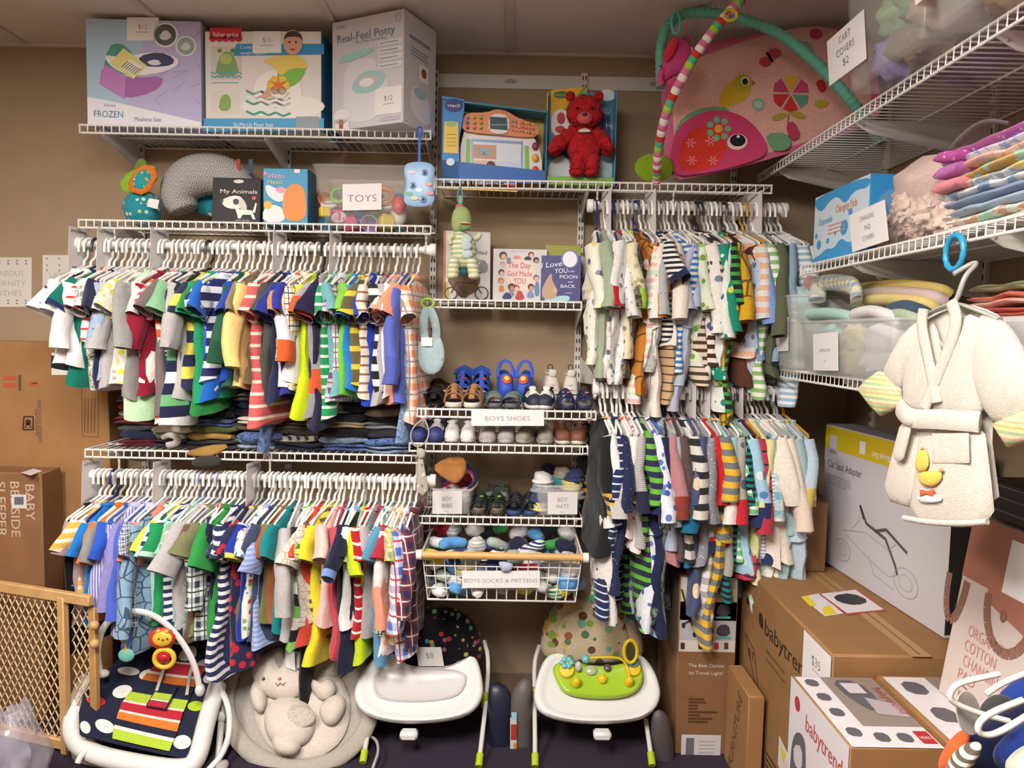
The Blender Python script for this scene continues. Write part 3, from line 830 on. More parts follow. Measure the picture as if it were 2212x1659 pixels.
UR = [
 ('white sleeper with whale motifs', 'sleeper', ('dt', 26, .28, 'e9e6da', ['5c6c84', 'd8cf6a', '8a98a8']), dict(L=.44)),
 ('sage green footed sleeper', 'sleeper', '9aa890', dict(L=.48)),
 ('white sleeper with grey car print', 'sleeper', ('dt', 30, .32, 'dedbd8', ['7c7c8c', '5f6470', 'c9b8b8']), dict(L=.50, sl=.2)),
 ('pale grey sleeper with rabbit print', 'sleeper', ('dt', 34, .3, 'd3d1cf', ['b9b0b0', 'a9a6a8']), dict(L=.48)),
 ('white sleeper with red cuffs', 'sleeper', ('dt', 40, .2, 'dcdad8', ['b8b4b4']), dict(L=.46, cuff='b82434')),
 ('white sleeper with little footprints', 'sleeper', ('dt', 50, .25, 'e2dfde', ['a8a4a8']), dict(L=.5, sl=.24)),
 ('cream sleeper with lime cuffs', 'sleeper', ('dt', 34, .3, 'd9d3b4', ['8d8a70', 'b4ac80']), dict(L=.42, cuff='a6d43c')),
 ('brown camouflage sleeper', 'sleeper', ('cm', 30, ['5c5448', '7a705c', '43403a']), dict(L=.48)),
 ('burnt orange sleeper with line drawing', 'sleeper', ('ln', 14, 'c07a30', '6a4520'), dict(L=.53, sl=.24)),
 ('mint and pink striped sleeper', 'sleeper', ST(.05, 'c9dfc4', 'ece4de', 'e6b8b0', 'ece4de'), dict(L=.56)),
 ('light grey dotted sleeper', 'sleeper', ('dt', 60, .22, 'aeb0b2', ['8f9298']), dict(L=.46, sl=.23)),
 ('plain ivory sleeper', 'sleeper', 'e6dfd8', dict(L=.60, sl=.24, w=.27)),
 ('black and white striped bodysuit', 'tee', S2(.017, .5, '24262e', 'e4e2e0'), dict(L=.34, cuff='252a4c', sl=.14)),
 ('tan sleeper with black stripes', 'sleeper', S2(.028, .84, 'c4a27e', '33302e'), dict(L=.56, cuff='26262c')),
 ('cream bodysuit beside the tan stripes', 'long', 'e6dccf', dict(L=.36, sl=.24)),
 ('blue and white striped sleeper', 'sleeper', S2(.02, .5, '3a78b8', 'd8e2ea'), dict(L=.46, sl=.18)),
 ('powder blue sleeper', 'sleeper', 'aab8ca', dict(L=.50, sl=.2)),
 ('plain lavender grey sleeper', 'sleeper', 'b0b2c8', dict(L=.58, w=.27)),
 ('white sleeper with green frogs', 'sleeper', ('dt', 28, .3, 'd9dfcc', ['7aa04a', 'a0bc58']), dict(L=.44)),
 ('cream sleeper with brown stripes', 'sleeper', S2(.026, .55, 'd6c9b4', '4c3c34'), dict(L=.50)),
 ('white sleeper with blue car print', 'sleeper', ('dt', 24, .3, 'e4e0da', ['4a5f98', '7c88a8']), dict(L=.48, sl=.29)),
 ('chocolate and white striped sleeper', 'sleeper', S2(.03, .5, '4a2c28', 'e8dfd6'), dict(L=.44, sl=.2)),
 ('green camouflage sleeper', 'sleeper', ('cm', 28, ['55604a', '7f8868', 'b0ac90']), dict(L=.50)),
 ('white sleeper with teal dinosaurs', 'sleeper', ('dt', 22, .34, 'dfe2dc', ['2f8a7c', '4aa08c', '9ab04a']), dict(L=.58, sl=.30)),
 ('black and green striped sleeper', 'sleeper', S2(.028, .55, '1f2428', '3f9a4c'), dict(L=.58, sl=.20)),
 ('teal sleeper with white dots', 'sleeper', ('dt', 30, .3, '1f8a72', ['e4ebe2', 'd9d24c']), dict(L=.48, sl=.28)),
 ('mustard yellow sleeper with map lines', 'sleeper', ('ln', 13, 'd0a028', '6c5518'), dict(L=.62, w=.29, sl=.25, cuff='cf9f25', fat=1.3)),
 ('chocolate brown sleeper', 'sleeper', '5d352c', dict(L=.50)),
 ('peach and grey striped bodysuit', 'long', S2(.036, .5, 'd8d8da', 'e0b090'), dict(L=.38, sl=.24)),
 ('pale blue sleeper with vehicles', 'sleeper', ('dt', 26, .32, 'b6c4d8', ['5f7098', 'd08a5c']), dict(L=.52)),
 ('cornflower blue bodysuit', 'long', '7c98d4', dict(L=.40, sl=.26)),
 ('soft blue plaid sleeper', 'sleeper', ('pl', .03, 'd0dbe6', '9ab4cf'), dict(L=.54)),
 ('green and white striped footed sleeper', 'sleeper', S2(.028, .5, '86b870', 'e6ebde'), dict(L=.54)),
 ('navy and white banded bodysuit', 'long', S2(.036, .5, '262c4c', 'e6e4e4'), dict(L=.40, sl=.25)),
 ('olive green shirt with seam lines', 'long', '5c6048', dict(L=.44, sl=.3)),
 ('dark navy bodysuit at the right', 'long', '23283c', dict(L=.40)),
 ('steel blue sleeper', 'sleeper', '8ba4ba', dict(L=.42)),
 ('white sleeper with tribal symbols', 'sleeper', ('dt', 30, .3, 'dedad6', ['6a4450', '4a4a5c']), dict(L=.44)),
 ('light blue striped sleeper at the rack end', 'sleeper', S2(.02, .5, '9ab4c8', 'e0e6ea'), dict(L=.56)),
]
LR = [
 ('black top with yellow banded cuffs', 'long', '1e1e22', dict(L=.42, sl=.25, cuff=S2(.03, .5, 'e0a83a', '1e1e22'))),
 ('white sleeper with navy dots', 'sleeper', ('dt', 34, .16, 'e6e0dc', ['3c4664']), dict(L=.66, sl=.26, cuff='b9b6b4', w=.27)),
 ('navy sleeper with tiny dots', 'sleeper', ('dt', 60, .12, '262e52', ['8d98c0']), dict(L=.56, sl=.24)),
 ('navy sleeper with light stripes', 'sleeper', S2(.024, .78, '263258', 'cfd8e6'), dict(L=.64, sl=.2)),
 ('white bodysuit with orange cuffs', 'long', 'e8e4e0', dict(L=.36, cuff='d85c2c')),
 ('white bodysuit with red print', 'long', ('dt', 40, .3, 'e6dcda', ['c42c44', 'd84a5a']), dict(L=.40)),
 ('grey pinstriped bodysuit', 'long', S2(.006, .5, 'cbc8c8', '8d8a8c'), dict(L=.38, sl=.24, cuff='2a2c48')),
 ('lime and navy striped sleeper', 'sleeper', S2(.035, .55, '2a2f4c', '6ab43c'), dict(L=.68, sl=.22, w=.28, fat=1.2)),
 ('white sleeper with blue sharks', 'sleeper', ('dt', 30, .3, 'dde2ec', ['3c5aa8', '5c78bc']), dict(L=.68, sl=.27, w=.28)),
 ('plain navy sleeper', 'sleeper', '232a4c', dict(L=.70, sl=.24)),
 ('light blue footed trousers', 'sleeper', '9cbcdc', dict(L=.70, sl=.20)),
 ('heather blue sweatshirt', 'long', 'a4b0c4', dict(L=.40, sl=.28, w=.28, cuff='9eaabf')),
 ('grey brick patterned sleeper', 'sleeper', ('ln', 26, '7b8182', '3f4446'), dict(L=.66)),
 ('mauve bodysuit with rust mitt', 'long', 'b07c80', dict(L=.44, sl=.26, cuff='8a3c30')),
 ('brown bodysuit', 'long', '5c4c48', dict(L=.42, sl=.24)),
 ('white top with black dashes', 'long', S2(.05, .55, 'd2cec8', '2e2e34'), dict(L=.42, sl=.26)),
 ('teal blue cuffed bodysuit', 'long', '1f6c94', dict(L=.44, sl=.3)),
 ('navy sleeper with cream moose print', 'sleeper', ('dt', 13, .34, '4a5278', ['e6cfae', 'd9c4a8', '5a6288']), dict(L=.62, w=.28)),
 ('grey bodysuit with white speckles', 'long', ('dt', 90, .25, '8a8a94', ['c4c4cc']), dict(L=.44, sl=.27)),
 ('bright red bodysuit with navy hem', 'long', 'c4242c', dict(L=.40, hem='262c4c')),
 ('grey and white striped sleeper', 'sleeper', S2(.04, .6, '9c9aa0', 'e2e0e0'), dict(L=.66, lower=S2(.045, .5, 'a8a6aa', 'dddbdb'))),
 ('yellow and grey striped sleeper', 'sleeper', S2(.04, .5, 'e0b53a', '76787c'), dict(L=.72, w=.29, fat=1.3, sl=.2)),
 ('aqua bodysuit with sock monkey print', 'long', ('dt', 16, .36, '9ccfd8', ['c02c30', 'e8e2dc', '7c5a48']), dict(L=.44, sl=.27, cuff='e4e0da')),
 ('teal and black striped sleeper', 'sleeper', S2(.02, .5, '1f7c84', '1f2428'), dict(L=.58)),
 ('grey bodysuit with car print', 'long', ('dt', 18, .3, 'aca6a0', ['b83034', '5f6470']), dict(L=.46, sl=.27, cuff='c02a34')),
 ('mint green striped bodysuit', 'long', S2(.026, .6, '7cc08c', 'dfeee0'), dict(L=.42, sl=.24)),
 ('sky blue bodysuit with animal print', 'long', ('dt', 24, .34, 'a4cde4', ['5c84c0', 'e6cf8a', 'e8e8e4']), dict(L=.46, sl=.28, cuff='2c3566')),
 ('red and navy striped bodysuit', 'long', S2(.042, .84, 'c03a4c', '2a2c48'), dict(L=.48, sl=.30, w=.28, cuff='c23c4e')),
 ('white and blue pinstriped bodysuit', 'long', S2(.012, .6, 'e2e6ee', '8fa4cc'), dict(L=.44)),
 ('pale yellow sleeper', 'sleeper', 'd8d8a0', dict(L=.52)),
 ('aqua and white checkered sleeper', 'sleeper', ('pl', .06, 'e4e4dc', '6cbcd0'), dict(L=.62, sl=.26)),
 ('white bodysuit with navy patch', 'long', ('dt', 10, .25, 'e6ddd4', ['2c3860']), dict(L=.44)),
 ('cream terry jacket', 'long', 'e8d9cc', dict(L=.42, sl=.29, w=.29, fat=1.4)),
 ('peach and white print sleeper', 'sleeper', ('dt', 26, .36, 'e6ddd4', ['d8a890', '9ab0a8']), dict(L=.58)),
 ('soft teal footed trousers', 'sleeper', '9cb8bc', dict(L=.66)),
 ('ice blue sleeper with yellow lining', 'sleeper', 'b4c8da', dict(L=.70, w=.29, fat=1.3, cuff='cdbb5c')),
 ('pale blue vest outfit at the rack end', 'tank', 'a9bccb', dict(L=.60, w=.28)),
]
def hang(rack, rname, group, items, pa, pb, seed, yaw0, yaw1, hc):
    x0, x1, y, z = RODS[rack]; n = len(items); rnd = random.Random(seed)
    xa, xb_ = PX(pa, y, z), PX(pb, y, z)
    for i, (d, kind, spec, op) in enumerate(items):
        q = i/(n-1); x = xa+(xb_-xa)*q+rnd.uniform(-.004, .004)
        rz = radians(yaw0+(yaw1-yaw0)*q+rnd.gauss(0, 7))
        zz = z-.0805
        hanger(hc(i, rnd), (x, y, zz), rz, rname)
        garment('hanging_'+{'tee': 'shirt', 'long': 'shirt', 'tank': 'shirt', 'sleeper': 'sleeper', 'romper': 'romper', 'pants': 'trousers'}[kind], d+' hanging on the '+rname, group, kind, spec, (x, y+rnd.uniform(-.012, .006), zz-.014), rz, seed=seed*100+i, **op)
hang('UL', 'upper left rod', 'clothes on the upper left rod', UL, 182, 906, 1, -12, -2, lambda i, r: 'black' if i in (2, 21, 40) else ('grey' if i > 44 and i % 2 else 'white'))
hang('LL', 'lower left rod', 'clothes on the lower left rod', LL, 212, 898, 2, -22, -6, lambda i, r: 'pale blue' if i in (19, 22) else ('navy' if i == 3 else ('grey' if i in (4, 8, 13, 28, 29, 30, 49) else 'white')))
hang('UR', 'upper right rod', 'sleepers on the upper right rod', UR, 1290, 1690, 3, 4, 16, lambda i, r: 'navy' if i in (0, 3, 8) else ('mustard' if i == 30 else ('black' if i in (20, 21, 26) else ('grey' if i % 3 == 1 else 'white'))))
hang('LR', 'lower right rod', 'baby outfits on the lower right rod', LR, 1300, 1694, 4, 2, 16, lambda i, r: 'blue' if i == 9 else ('mustard' if i in (27, 36) else ('black' if i in (12, 26) else ('grey' if i % 3 != 0 and i > 5 else 'white'))))
# size divider cards clipped over the rods
def divider(rack, px, txt, where, yaw=-10):
    x0, x1, y, z = RODS[rack]; x = PX(px, y, z)
    R = Matrix.Rotation(radians(yaw), 3, 'Z')
    P = lambda yy, zz: Vector((x, y, z))+R@Vector((0, yy, zz))
    b = B(); out = [(-.045, .055), (-.055, -.10), (.05, -.10), (.05, .055)]
    b.prism([P(*q) for q in out], R@Vector((-.0012, 0, 0)), mat('dcd6d4', .55))
    o = obj('size_divider', b, None, where, 'divider', None, smooth=0)
    pn = Pan(P(-.05, -.10)+R@Vector((.0002, 0, 0)), R@Vector((0, .1, 0)), Vector((0, 0, .155)))
    pn.text(txt, .48, .87, .010, mat('3a3638', .6), 2, width=.07)
    pn.text(txt, .48, .06, .010, mat('3a3638', .6), 2, width=.07)
    pn.build('lettering', o)
divider('UL', 172, 'PREEMIE', 'white size divider card at the left end of the upper left rod')
divider('UL', 232, 'NEWBORN', 'white size divider card for newborn clothes, upper left rod')
divider('UL', 345, '0-3 MONTHS', 'white size divider card before the orange striped tee, upper left rod')
divider('UL', 605, '3-6 MONTHS', 'white size divider card near the middle of the upper left rod')
divider('UL', 725, '6 MONTHS', 'white size divider card before the peach tees, upper left rod')
divider('LL', 200, '6-9 MONTHS', 'white size divider card at the left end of the lower left rod')
divider('LL', 350, '12-18 MONTHS', 'tilted white size divider card before the light blue dinosaur shirt')
divider('LL', 548, '18 MONTHS', 'tilted white size divider card in the middle of the lower left rod')
for p, w in ((1310, 'first'), (1405, 'second'), (1630, 'third')):
    divider('UR', p, 'NEWBORN', 'white size divider card, %s from the left on the upper right rod' % w, 12)
for p, w in ((1392, 'first'), (1490, 'second'), (1520, 'third'), (1590, 'fourth')):
    divider('LR', p, '3 MONTHS', 'white size divider card, %s from the left on the lower right rod' % w, 12)

# ================================================================== upper shelves
def lump(name, label, cat, c, r, spec, seed, nz=.25, group=None, parent=None, fr=6, n=18, k=12, R=None, world=True):
    return obj(name, B().ell(c, r, fab(spec) if not hasattr(spec, 'node_tree') else spec, n, k, R, nz, seed, fr), parent, label, cat, group, smooth=60, world=world)
zA, zB, zC, zD, zE, zF, zG, zH, zR1, zR2, zR3 = (SL[k][0] for k in ('A', 'B', 'C', 'D', 'E', 'F', 'G', 'H', 'R1', 'R2', 'R3'))
gl = lambda h: mat(h, .5)
# --- pale blue and lavender mealtime seat box
yf = -.285
x0, x1 = PX(190, yf, zA), PX(433, yf, zA)
h = PZ(42, (x0+x1)/2, yf)-zA
t, P = carton('toy_box', 'pale blue and lavender mealtime seat box at the left of the top shelf', 'box', (x0, yf), (x1, yf+.01), .235, zA, min(h, .365), gl('b7bcd9'))
p = P['front']
p.rect(0, 0, .52, 1, gl('a9c6de'), 1).poly([(.3, 0), (1, 0), (1, 1), (.55, 1), (.42, .5)], gl('b8b2da'), 2)
rn = random.Random(4)
for i in range(14):
    a, c = rn.uniform(.5, 1), rn.uniform(.2, .98); p.line([(a, c), (min(1, a+rn.uniform(.05, .16)), c-rn.uniform(-.12, .12))], .0015, gl('8d86bb'), 3)
p.poly([(0, 0), (1, 0), (1, .06), (.55, .16), (.2, .24), (0, .27)], gl('e8e6f0'), 3)
p.text('FROZEN', .185, .085, .022, gl('4f7fb0'), 5, width=.098).text('Disney', .2, .185, .010, gl('6d7fa8'), 5, thin=-.01).text('Mealtime Seat', .53, .055, .014, gl('6a5f9a'), 5, width=.09)
p.poly([(222, 160), (234, 100), (262, 92), (290, 118), (284, 160)], gl('4f9a8a'), 4, True, 1)                                    # seat back
p.poly([(222, 142), (250, 165), (300, 168), (350, 165), (352, 182), (330, 200), (270, 215), (215, 182)], gl('a561ab'), 4, True, 1)   # base
p.poly([(215, 182), (270, 215), (272, 165), (226, 140)], gl('c07fc4'), 5, True)
p.poly([(221, 118), (262, 125), (340, 110), (385, 125), (388, 142), (352, 158), (290, 166), (245, 150)], gl('eeeaf2'), 6, True, 2)    # tray
p.poly([(300, 122), (345, 112), (378, 126), (374, 142), (330, 146), (305, 140)], gl('383a66'), 7, True, 1)
p.poly([(316, 134), (340, 128), (352, 140), (330, 143)], gl('dfe3ef'), 8, True, 1)
for cx, cy, r, c in ((358, 76, 27, '55604f'), (402, 100, 22, '8fb0a0')):
    p.ell(cx, cy, r, r, gl('efeef4'), 4, True).ell(cx, cy, r*.86, r*.86, gl(c), 5, True).poly([(cx-r*.6, cy+r*.2), (cx, cy-r*.5), (cx+r*.6, cy+r*.1), (cx, cy+r*.5)], gl('d9d6dc'), 6, True, 1)
p.poly([(268, 105), (318, 142), (290, 172), (238, 138)], gl('e6dc8e'), 8, True)
p.poly([(282, 128), (310, 145), (290, 165), (265, 148)], gl('f0ede0'), 9, True)
for i in range(7): p.line([(278+i*4.4, 134+i*2.6), (264+i*4.4, 146+i*2.6)], .0022, gl('33302e'), 10, True)
p.build('front_print', t)
price(t, p, 275, 38, 343, 88, '$12', h=.014)
# --- white floor seat box
xa, xb_ = PX(443, -.27, zA), PX(694, -.285, zA)
h = PZ(66, (xa+xb_)/2, -.28)-zA
t, P = carton('toy_box', 'white floor seat box with red logo in the middle of the top shelf', 'box', (xa, -.265), (xb_, -.285), .24, zA, h, gl('e3dedb'))
P['right'].rect(0, 0, 1, 1, gl('2a7fae'), 1).build('side_panel', t)
p = P['front']
p.prect(453, 60, 522, 84, gl('c9242e'), 3)
for i in range(5): p.ell(460+i*14, 84, 7.4, 7, gl('c9242e'), 3, True)
p.text('fisher-price', 488, 80, .016, gl('f4f0ee'), 5, True, width=.088)
p.poly([(508, 102), (512, 95), (700, 95), (700, 118), (505, 121)], gl('2f8ec6'), 3, True).text('Comfortable,', 545, 106, .011, gl('e9f3f8'), 5, True).text('upright support', 548, 118, .010, gl('e9f3f8'), 5, True)
p.prect(440, 256, 700, 285, gl('3d9bd2'), 3).text('Sit-Me-Up Floor Seat', 548, 274, .014, gl('eaf4fa'), 5, True, width=.14)
p.prect(640, 252, 690, 285, gl('8d9aa8'), 4)
p.prect(458, 178, 516, 180, gl('7fb0bc'), 3).prect(456, 100, 522, 172, gl('d3cdc8'), 2)
# frog seat picture
p.poly([(464, 165), (472, 128), (484, 112), (500, 112), (510, 130), (518, 165)], gl('7fa86a'), 3, True, 1).ell(475, 110, 5, 5, gl('5f9a4a'), 4, True).ell(503, 110, 5, 5, gl('5f9a4a'), 4, True).ell(489, 128, 13, 12, gl('b5c86a'), 4, True)
for k in range(2): p.line([(456+i*7.4, 156+k*8+(4 if i % 2 else 0)) for i in range(10)], .004, gl('5fb0b4'), 5, True)
p.prect(456, 196, 516, 246, gl('dcd7d4'), 2).poly([(472, 240), (476, 210), (490, 202), (500, 214), (498, 240)], gl('86ad5c'), 4, True, 1)
# baby on the seat picture
p.ell(612, 230, 90, 26, gl('ece8e4'), 2, True)
p.poly([(545, 196), (560, 160), (600, 150), (640, 160), (655, 200), (640, 235), (560, 232)], gl('f2efec'), 3, True, 2)
p.poly([(602, 122), (640, 118), (668, 140), (640, 190), (598, 186)], gl('7cc24a'), 4, True, 2)
p.poly([(560, 132), (610, 118), (655, 122), (668, 150), (630, 146), (606, 168), (592, 142)], gl('e8cf62'), 5, True, 2)
p.ell(633, 92, 21, 27, gl('d9a887'), 6, True).poly([(613, 88), (618, 72), (634, 66), (650, 72), (655, 90), (646, 80), (622, 80)], gl('3d2f2b'), 7, True, 1)
for dx in (-7, 7): p.ell(633+dx, 92, 2.2, 2.6, gl('2b2424'), 8, True)
p.ell(633, 108, 6, 2.4, gl('b05a50'), 8, True)
p.poly([(580, 168), (602, 178), (600, 208), (555, 214), (575, 200)], gl('d4a182'), 5, True, 1)
for a in range(6): p.ell(602+15*cos(a*1.05), 185+13*sin(a*1.05), 10, 9, gl('f0c03c'), 7, True)
p.ell(602, 185, 9, 8, gl('e06a32'), 8, True).poly([(582, 190), (622, 190), (620, 212), (590, 214)], gl('efe6de'), 7, True, 1)
for k in range(5): p.line([(532+i*16, 196+k*11+(7 if i % 2 else 0)+i*.8) for i in range(int(7))], .008, gl('3f9f8f' if k % 2 == 0 else 'e6efe9'), 3, True)
p.build('front_print', t)
price(t, p, 546, 68, 608, 115, '$15', h=.014)
# --- pale grey potty box, turned
ca = (PX(717, -.275, zA), -.275); cb = (PX(871, -.40, zA), -.40)
u = Vector((cb[0]-ca[0], cb[1]-ca[1])); yaw = math.atan2(u.y, u.x)
h = PZ(8, cb[0], cb[1])-zA
t, P = carton('toy_box', 'tall pale grey potty box turned at the right of the top shelf', 'box', ca, cb, .20, zA, min(h, CEIL-.012-zA), gl('cfccd4'))
p = P['front']
p.text('Real-Feel Potty', .48, .80, .026, gl('6f86a6'), 4, width=.235).text('With 2 Potty Training Rings', .55, .765, .009, gl('93a0b6'), 4, width=.13).text('Nuby', .13, .93, .012, gl('a9a6b0'), 4)
for i in range(4): p.rect(.66, .50+i*.068, .98, .545+i*.068, gl('e4e2ea'), 3).rect(.68, .516+i*.068, .93, .53+i*.068, gl('a5b0c2'), 4)
p.poly([(.2, .05), (.16, .3), (.2, .62), (.62, .62), (.62, .5), (.78, .42), (.8, .25), (.66, .18), (.64, .05)], gl('dcdbe2'), 2, sm=2)
p.poly([(.10, .60), (.12, .68), (.58, .72), (.60, .66)], gl('9fd0d0'), 4, sm=1)
p.poly([(.26, .36), (.4, .5), (.66, .5), (.78, .42), (.66, .32), (.4, .30)], gl('9fcfd2'), 4, sm=2).ell(.52, .41, .17, .065, gl('c3c2cc'), 5).ell(.5, .40, .1, .04, gl('e9e9ee'), 6)
p.ell(.14, .12, .11, .07, gl('e6e5eb'), 3).rect(.05, .0, .25, .1, gl('e6e5eb'), 3).ell(.14, .07, .035, .025, gl('b0785c'), 5).rect(.11, 0, .17, .05, gl('b05a5a'), 5)
p.ring(.92, .93, .035, .002, gl('a9a6b2'), 3).rect(.68, .03, .95, .07, gl('b9bac6'), 3)
p.build('front_print', t)
price(t, p, .62, .09, .985, .33, '$12', px=False, h=.016)
q = P['right']
for i, (a0, a1, bb, w) in enumerate(((.15, .8, .78, .03), (.2, .75, .70, .012), (.2, .7, .67, .012), (.2, .75, .64, .012))): q.rect(a0, bb, a1, bb+w, gl('8b90a0'), 2)
q.rect(.45, .45, .75, .6, gl('efeef2'), 2).ell(.6, .53, .08, .045, gl('8a5a44'), 3).poly([(.2, .1), (.2, .35), (.5, .4), (.8, .3), (.85, .05)], gl('e2e2e8'), 2, sm=1).ell(.5, .33, .2, .05, gl('a5c8cc'), 3)
q.build('side_print', t)

# --- shelf B
# teal round bodied plush with a square tag toy on top
c = Vector((PX(308, -.17, zB+.06), -.17, zB+.062))
t = thing('plush_toy', 'teal plush cushion with lime and orange square flap, left of grey nursing pillow', 'plush', (c.x, c.y, zB))
obj('body', B().ell(c, (.068, .055, .064), fab(('dt', 42, .3, '2a8fa0', ['e0cf7a', 'd9d6c4'])), 20, 14, None, .06, 3), t, smooth=60)
q = PX(300, -.22, zB+.17); z = PZ(388, q, -.22)
obj('back_flap', B().pillow([W(255, 385, -.20), W(330, 345, -.20), W(345, 400, -.20), W(268, 425, -.20)], (0, -1, 0), .012, fab('8cb83c'), smooth=1), t, smooth=60)
pf = [W(268, 410, -.222), W(302, 350, -.222), W(346, 368, -.222), W(318, 425, -.222)]
fo = obj('square_flap', B().pillow(pf, (0, -1, 0), .008, fab('dd7430'), smooth=1), t, smooth=60)
cf = sum(pf, Vector())/4
obj('flap_centre', B().pillow([cf+(v-cf)*.66+Vector((0, -.0065, 0)) for v in pf], (0, -1, 0), .005, fab(('dt', 60, .3, '2f9aa0', ['e0a048', 'd9d6c4'])), smooth=1), fo, smooth=60)
obj('ear', B().pillow([W(287, 372, -.20), W(300, 340, -.20), W(316, 345, -.20), W(322, 368, -.20)], (0, -1, 0), .012, fab('6c8f3c')), t, smooth=60)
obj('paper_label', B().prism([W(322, 428, -.235), W(344, 432, -.235), W(340, 452, -.235), W(318, 446, -.235)], (0, .001, 0), mat('e6e2e2', .6)), t, smooth=0)
# grey U shaped nursing pillow standing on edge
path = [(398, 455, .05), (388, 432, .064), (390, 408, .070), (408, 386, .074), (435, 376, .075), (470, 376, .074), (502, 388, .070), (525, 412, .062), (532, 438, .055), (532, 455, .045)]
b = B(); pts = [W(x, y, -.13) for x, y, r in path]; cr = curve(pts, 2); rr = [path[min(int(i/len(cr)*len(path)), 9)][2] for i in range(len(cr))]
rr = [sum(rr[max(0, i-3):i+4])/len(rr[max(0, i-3):i+4]) for i in range(len(rr))]
t = thing('nursing_pillow', 'grey U-shaped nursing pillow with white scallop pattern', 'pillow', W(450, 470, -.13))
def scallop(base, line):
    key = ('scal', base)
    if key in _mc: return _mc[key]
    m, nt, bs = _new(key); N, L = nt.nodes, nt.links; bs.inputs['Roughness'].default_value = .9
    tc = N.new('ShaderNodeTexCoord'); s = N.new('ShaderNodeSeparateXYZ'); L.new(tc.outputs['Object'], s.inputs[0])
    def mt(op, a, b=None, c=None):
        n = N.new('ShaderNodeMath'); n.operation = op
        for i, q in enumerate((a, b, c)):
            if q is None: continue
            if isinstance(q, (int, float)): n.inputs[i].default_value = q
            else: L.new(q, n.inputs[i])
        return n.outputs[0]
    w = .044; row = mt('MULTIPLY', s.outputs[2], 1/(w*.42)); fl = mt('FLOOR', row); par = mt('MULTIPLY', mt('MODULO', mt('ADD', fl, 1000.0), 2.0), .5)
    u_ = mt('SUBTRACT', mt('FRACT', mt('ADD', mt('ADD', mt('MULTIPLY', s.outputs[0], 1/w), par), 100.0)), .5)
    v_ = mt('MULTIPLY', mt('FRACT', mt('ADD', row, 100.0)), .42)
    d = mt('SQRT', mt('ADD', mt('MULTIPLY', u_, u_), mt('MULTIPLY', v_, v_)))
    ln = mt('LESS_THAN', mt('FRACT', mt('MULTIPLY', d, 6.0)), .28)
    mx = N.new('ShaderNodeMix'); mx.data_type = 'RGBA'; mx.inputs[6].default_value = C4(base); mx.inputs[7].default_value = C4(line)
    L.new(ln, mx.inputs[0]); L.new(mx.outputs[2], bs.inputs['Base Color'])
    return m
obj('cushion', b.tube(cr, rr, scallop('8f8d8c', 'cfccc8'), 18), t, smooth=60)
for px_, c_, w_ in ((515, 'b8503c', .012), (542, '4a5d6e', .016)):
    obj('fabric_tab', B().box(W(px_, 352, -.175)+Vector((0, 0, -.012)), (w_, .004, .05), fab(c_)), t)
# teal patterned pillow behind it
o = lump('cushion', 'teal cushion with cream motifs behind the nursing pillow', 'pillow', W(470, 418, -.06), (.15, .035, .085), ('dt', 36, .3, '2a8fa0', ['e0cf9a', 'd9d6c4']), 8, .08, n=24, k=14)
# black board book
bx = [PX(458, -.25, zB), PX(562, -.25, zB)]; z1 = PZ(383, bx[0], -.235)
t, P = carton('board_book', 'black board book with a white dog on the cover', 'book', (bx[0], -.255), (bx[1], -.25), .022, zB, z1-zB, mat('1c1c22', .6), lean=radians(6))
p = P['front']; wm = mat('ece6dc', .5)
p.text('My Animals', 516, 418, .014, wm, 3, True, width=.128)
p.ell(516, 392, 11, 4, mat('d9d5cc', .5), 2, True)
p.poly([(478, 435), (486, 428), (505, 422), (522, 425), (530, 440), (522, 450), (500, 452), (484, 446)], wm, 2, True, 2)
p.poly([(510, 428), (526, 428), (536, 452), (524, 456), (516, 444)], mat('cfc8bd', .5), 3, True, 1)
p.ell(510, 436, 6.5, 6.5, mat('2a2a30', .5), 4, True).ell(480, 434, 3, 4, mat('2a2a30', .5), 4, True)
p.poly([(508, 450), (545, 455), (552, 474), (546, 474), (542, 464), (524, 464), (520, 472), (514, 472), (512, 462)], wm, 2, True)
p.poly([(546, 458), (552, 438), (555, 440), (551, 460)], wm, 2, True)
p.ell(549, 428, 5, 4, mat('c0483c', .5), 3, True)
p.text('xavier deneux', 524, 477.5, .006, wm, 3, True, thin=-.01)
p.build('cover_print', t)
# blue toy box with a plain orange egg shape on it (no character)
bx = [PX(569, -.25, zB), PX(665, -.25, zB)]; z1 = PZ(363, bx[0], -.25)
t, P = carton('toy_box', 'blue toy box with pastel lettering between the dog book and toy bin', 'box', (bx[0], -.25), (bx[1], -.25), .11, zB, z1-zB, gl('3b97c4'))
p = P['front']
p.poly([(568, 480), (568, 452), (590, 440), (614, 452), (616, 480)], gl('eae6e6'), 2, True, 1)
p.poly([(573, 395), (600, 410), (618, 405), (625, 425), (602, 440), (575, 420)], gl('dfe4ee'), 2, True, 2).poly([(592, 412), (606, 402), (618, 408), (612, 420)], gl('e79ab0'), 3, True, 1).ell(579, 443, 9, 9, gl('e9b34a'), 3, True)
p.poly([(612, 478), (610, 425), (622, 402), (638, 396), (654, 402), (662, 425), (662, 478)], gl('e08a3c'), 3, True, 2)
p.text('Potato', 592, 384, .017, gl('f2b0c8'), 5, True, width=.072, rot=-.1).text('Head', 594, 398, .015, gl('f0d25c'), 5, True, width=.05)
p.prect(636, 366, 648, 374, gl('e9e6e6'), 4)
p.build('front_print', t); P['right'].rect(0, 0, 1, 1, gl('2f6f94'), 1).build('side_panel', t)

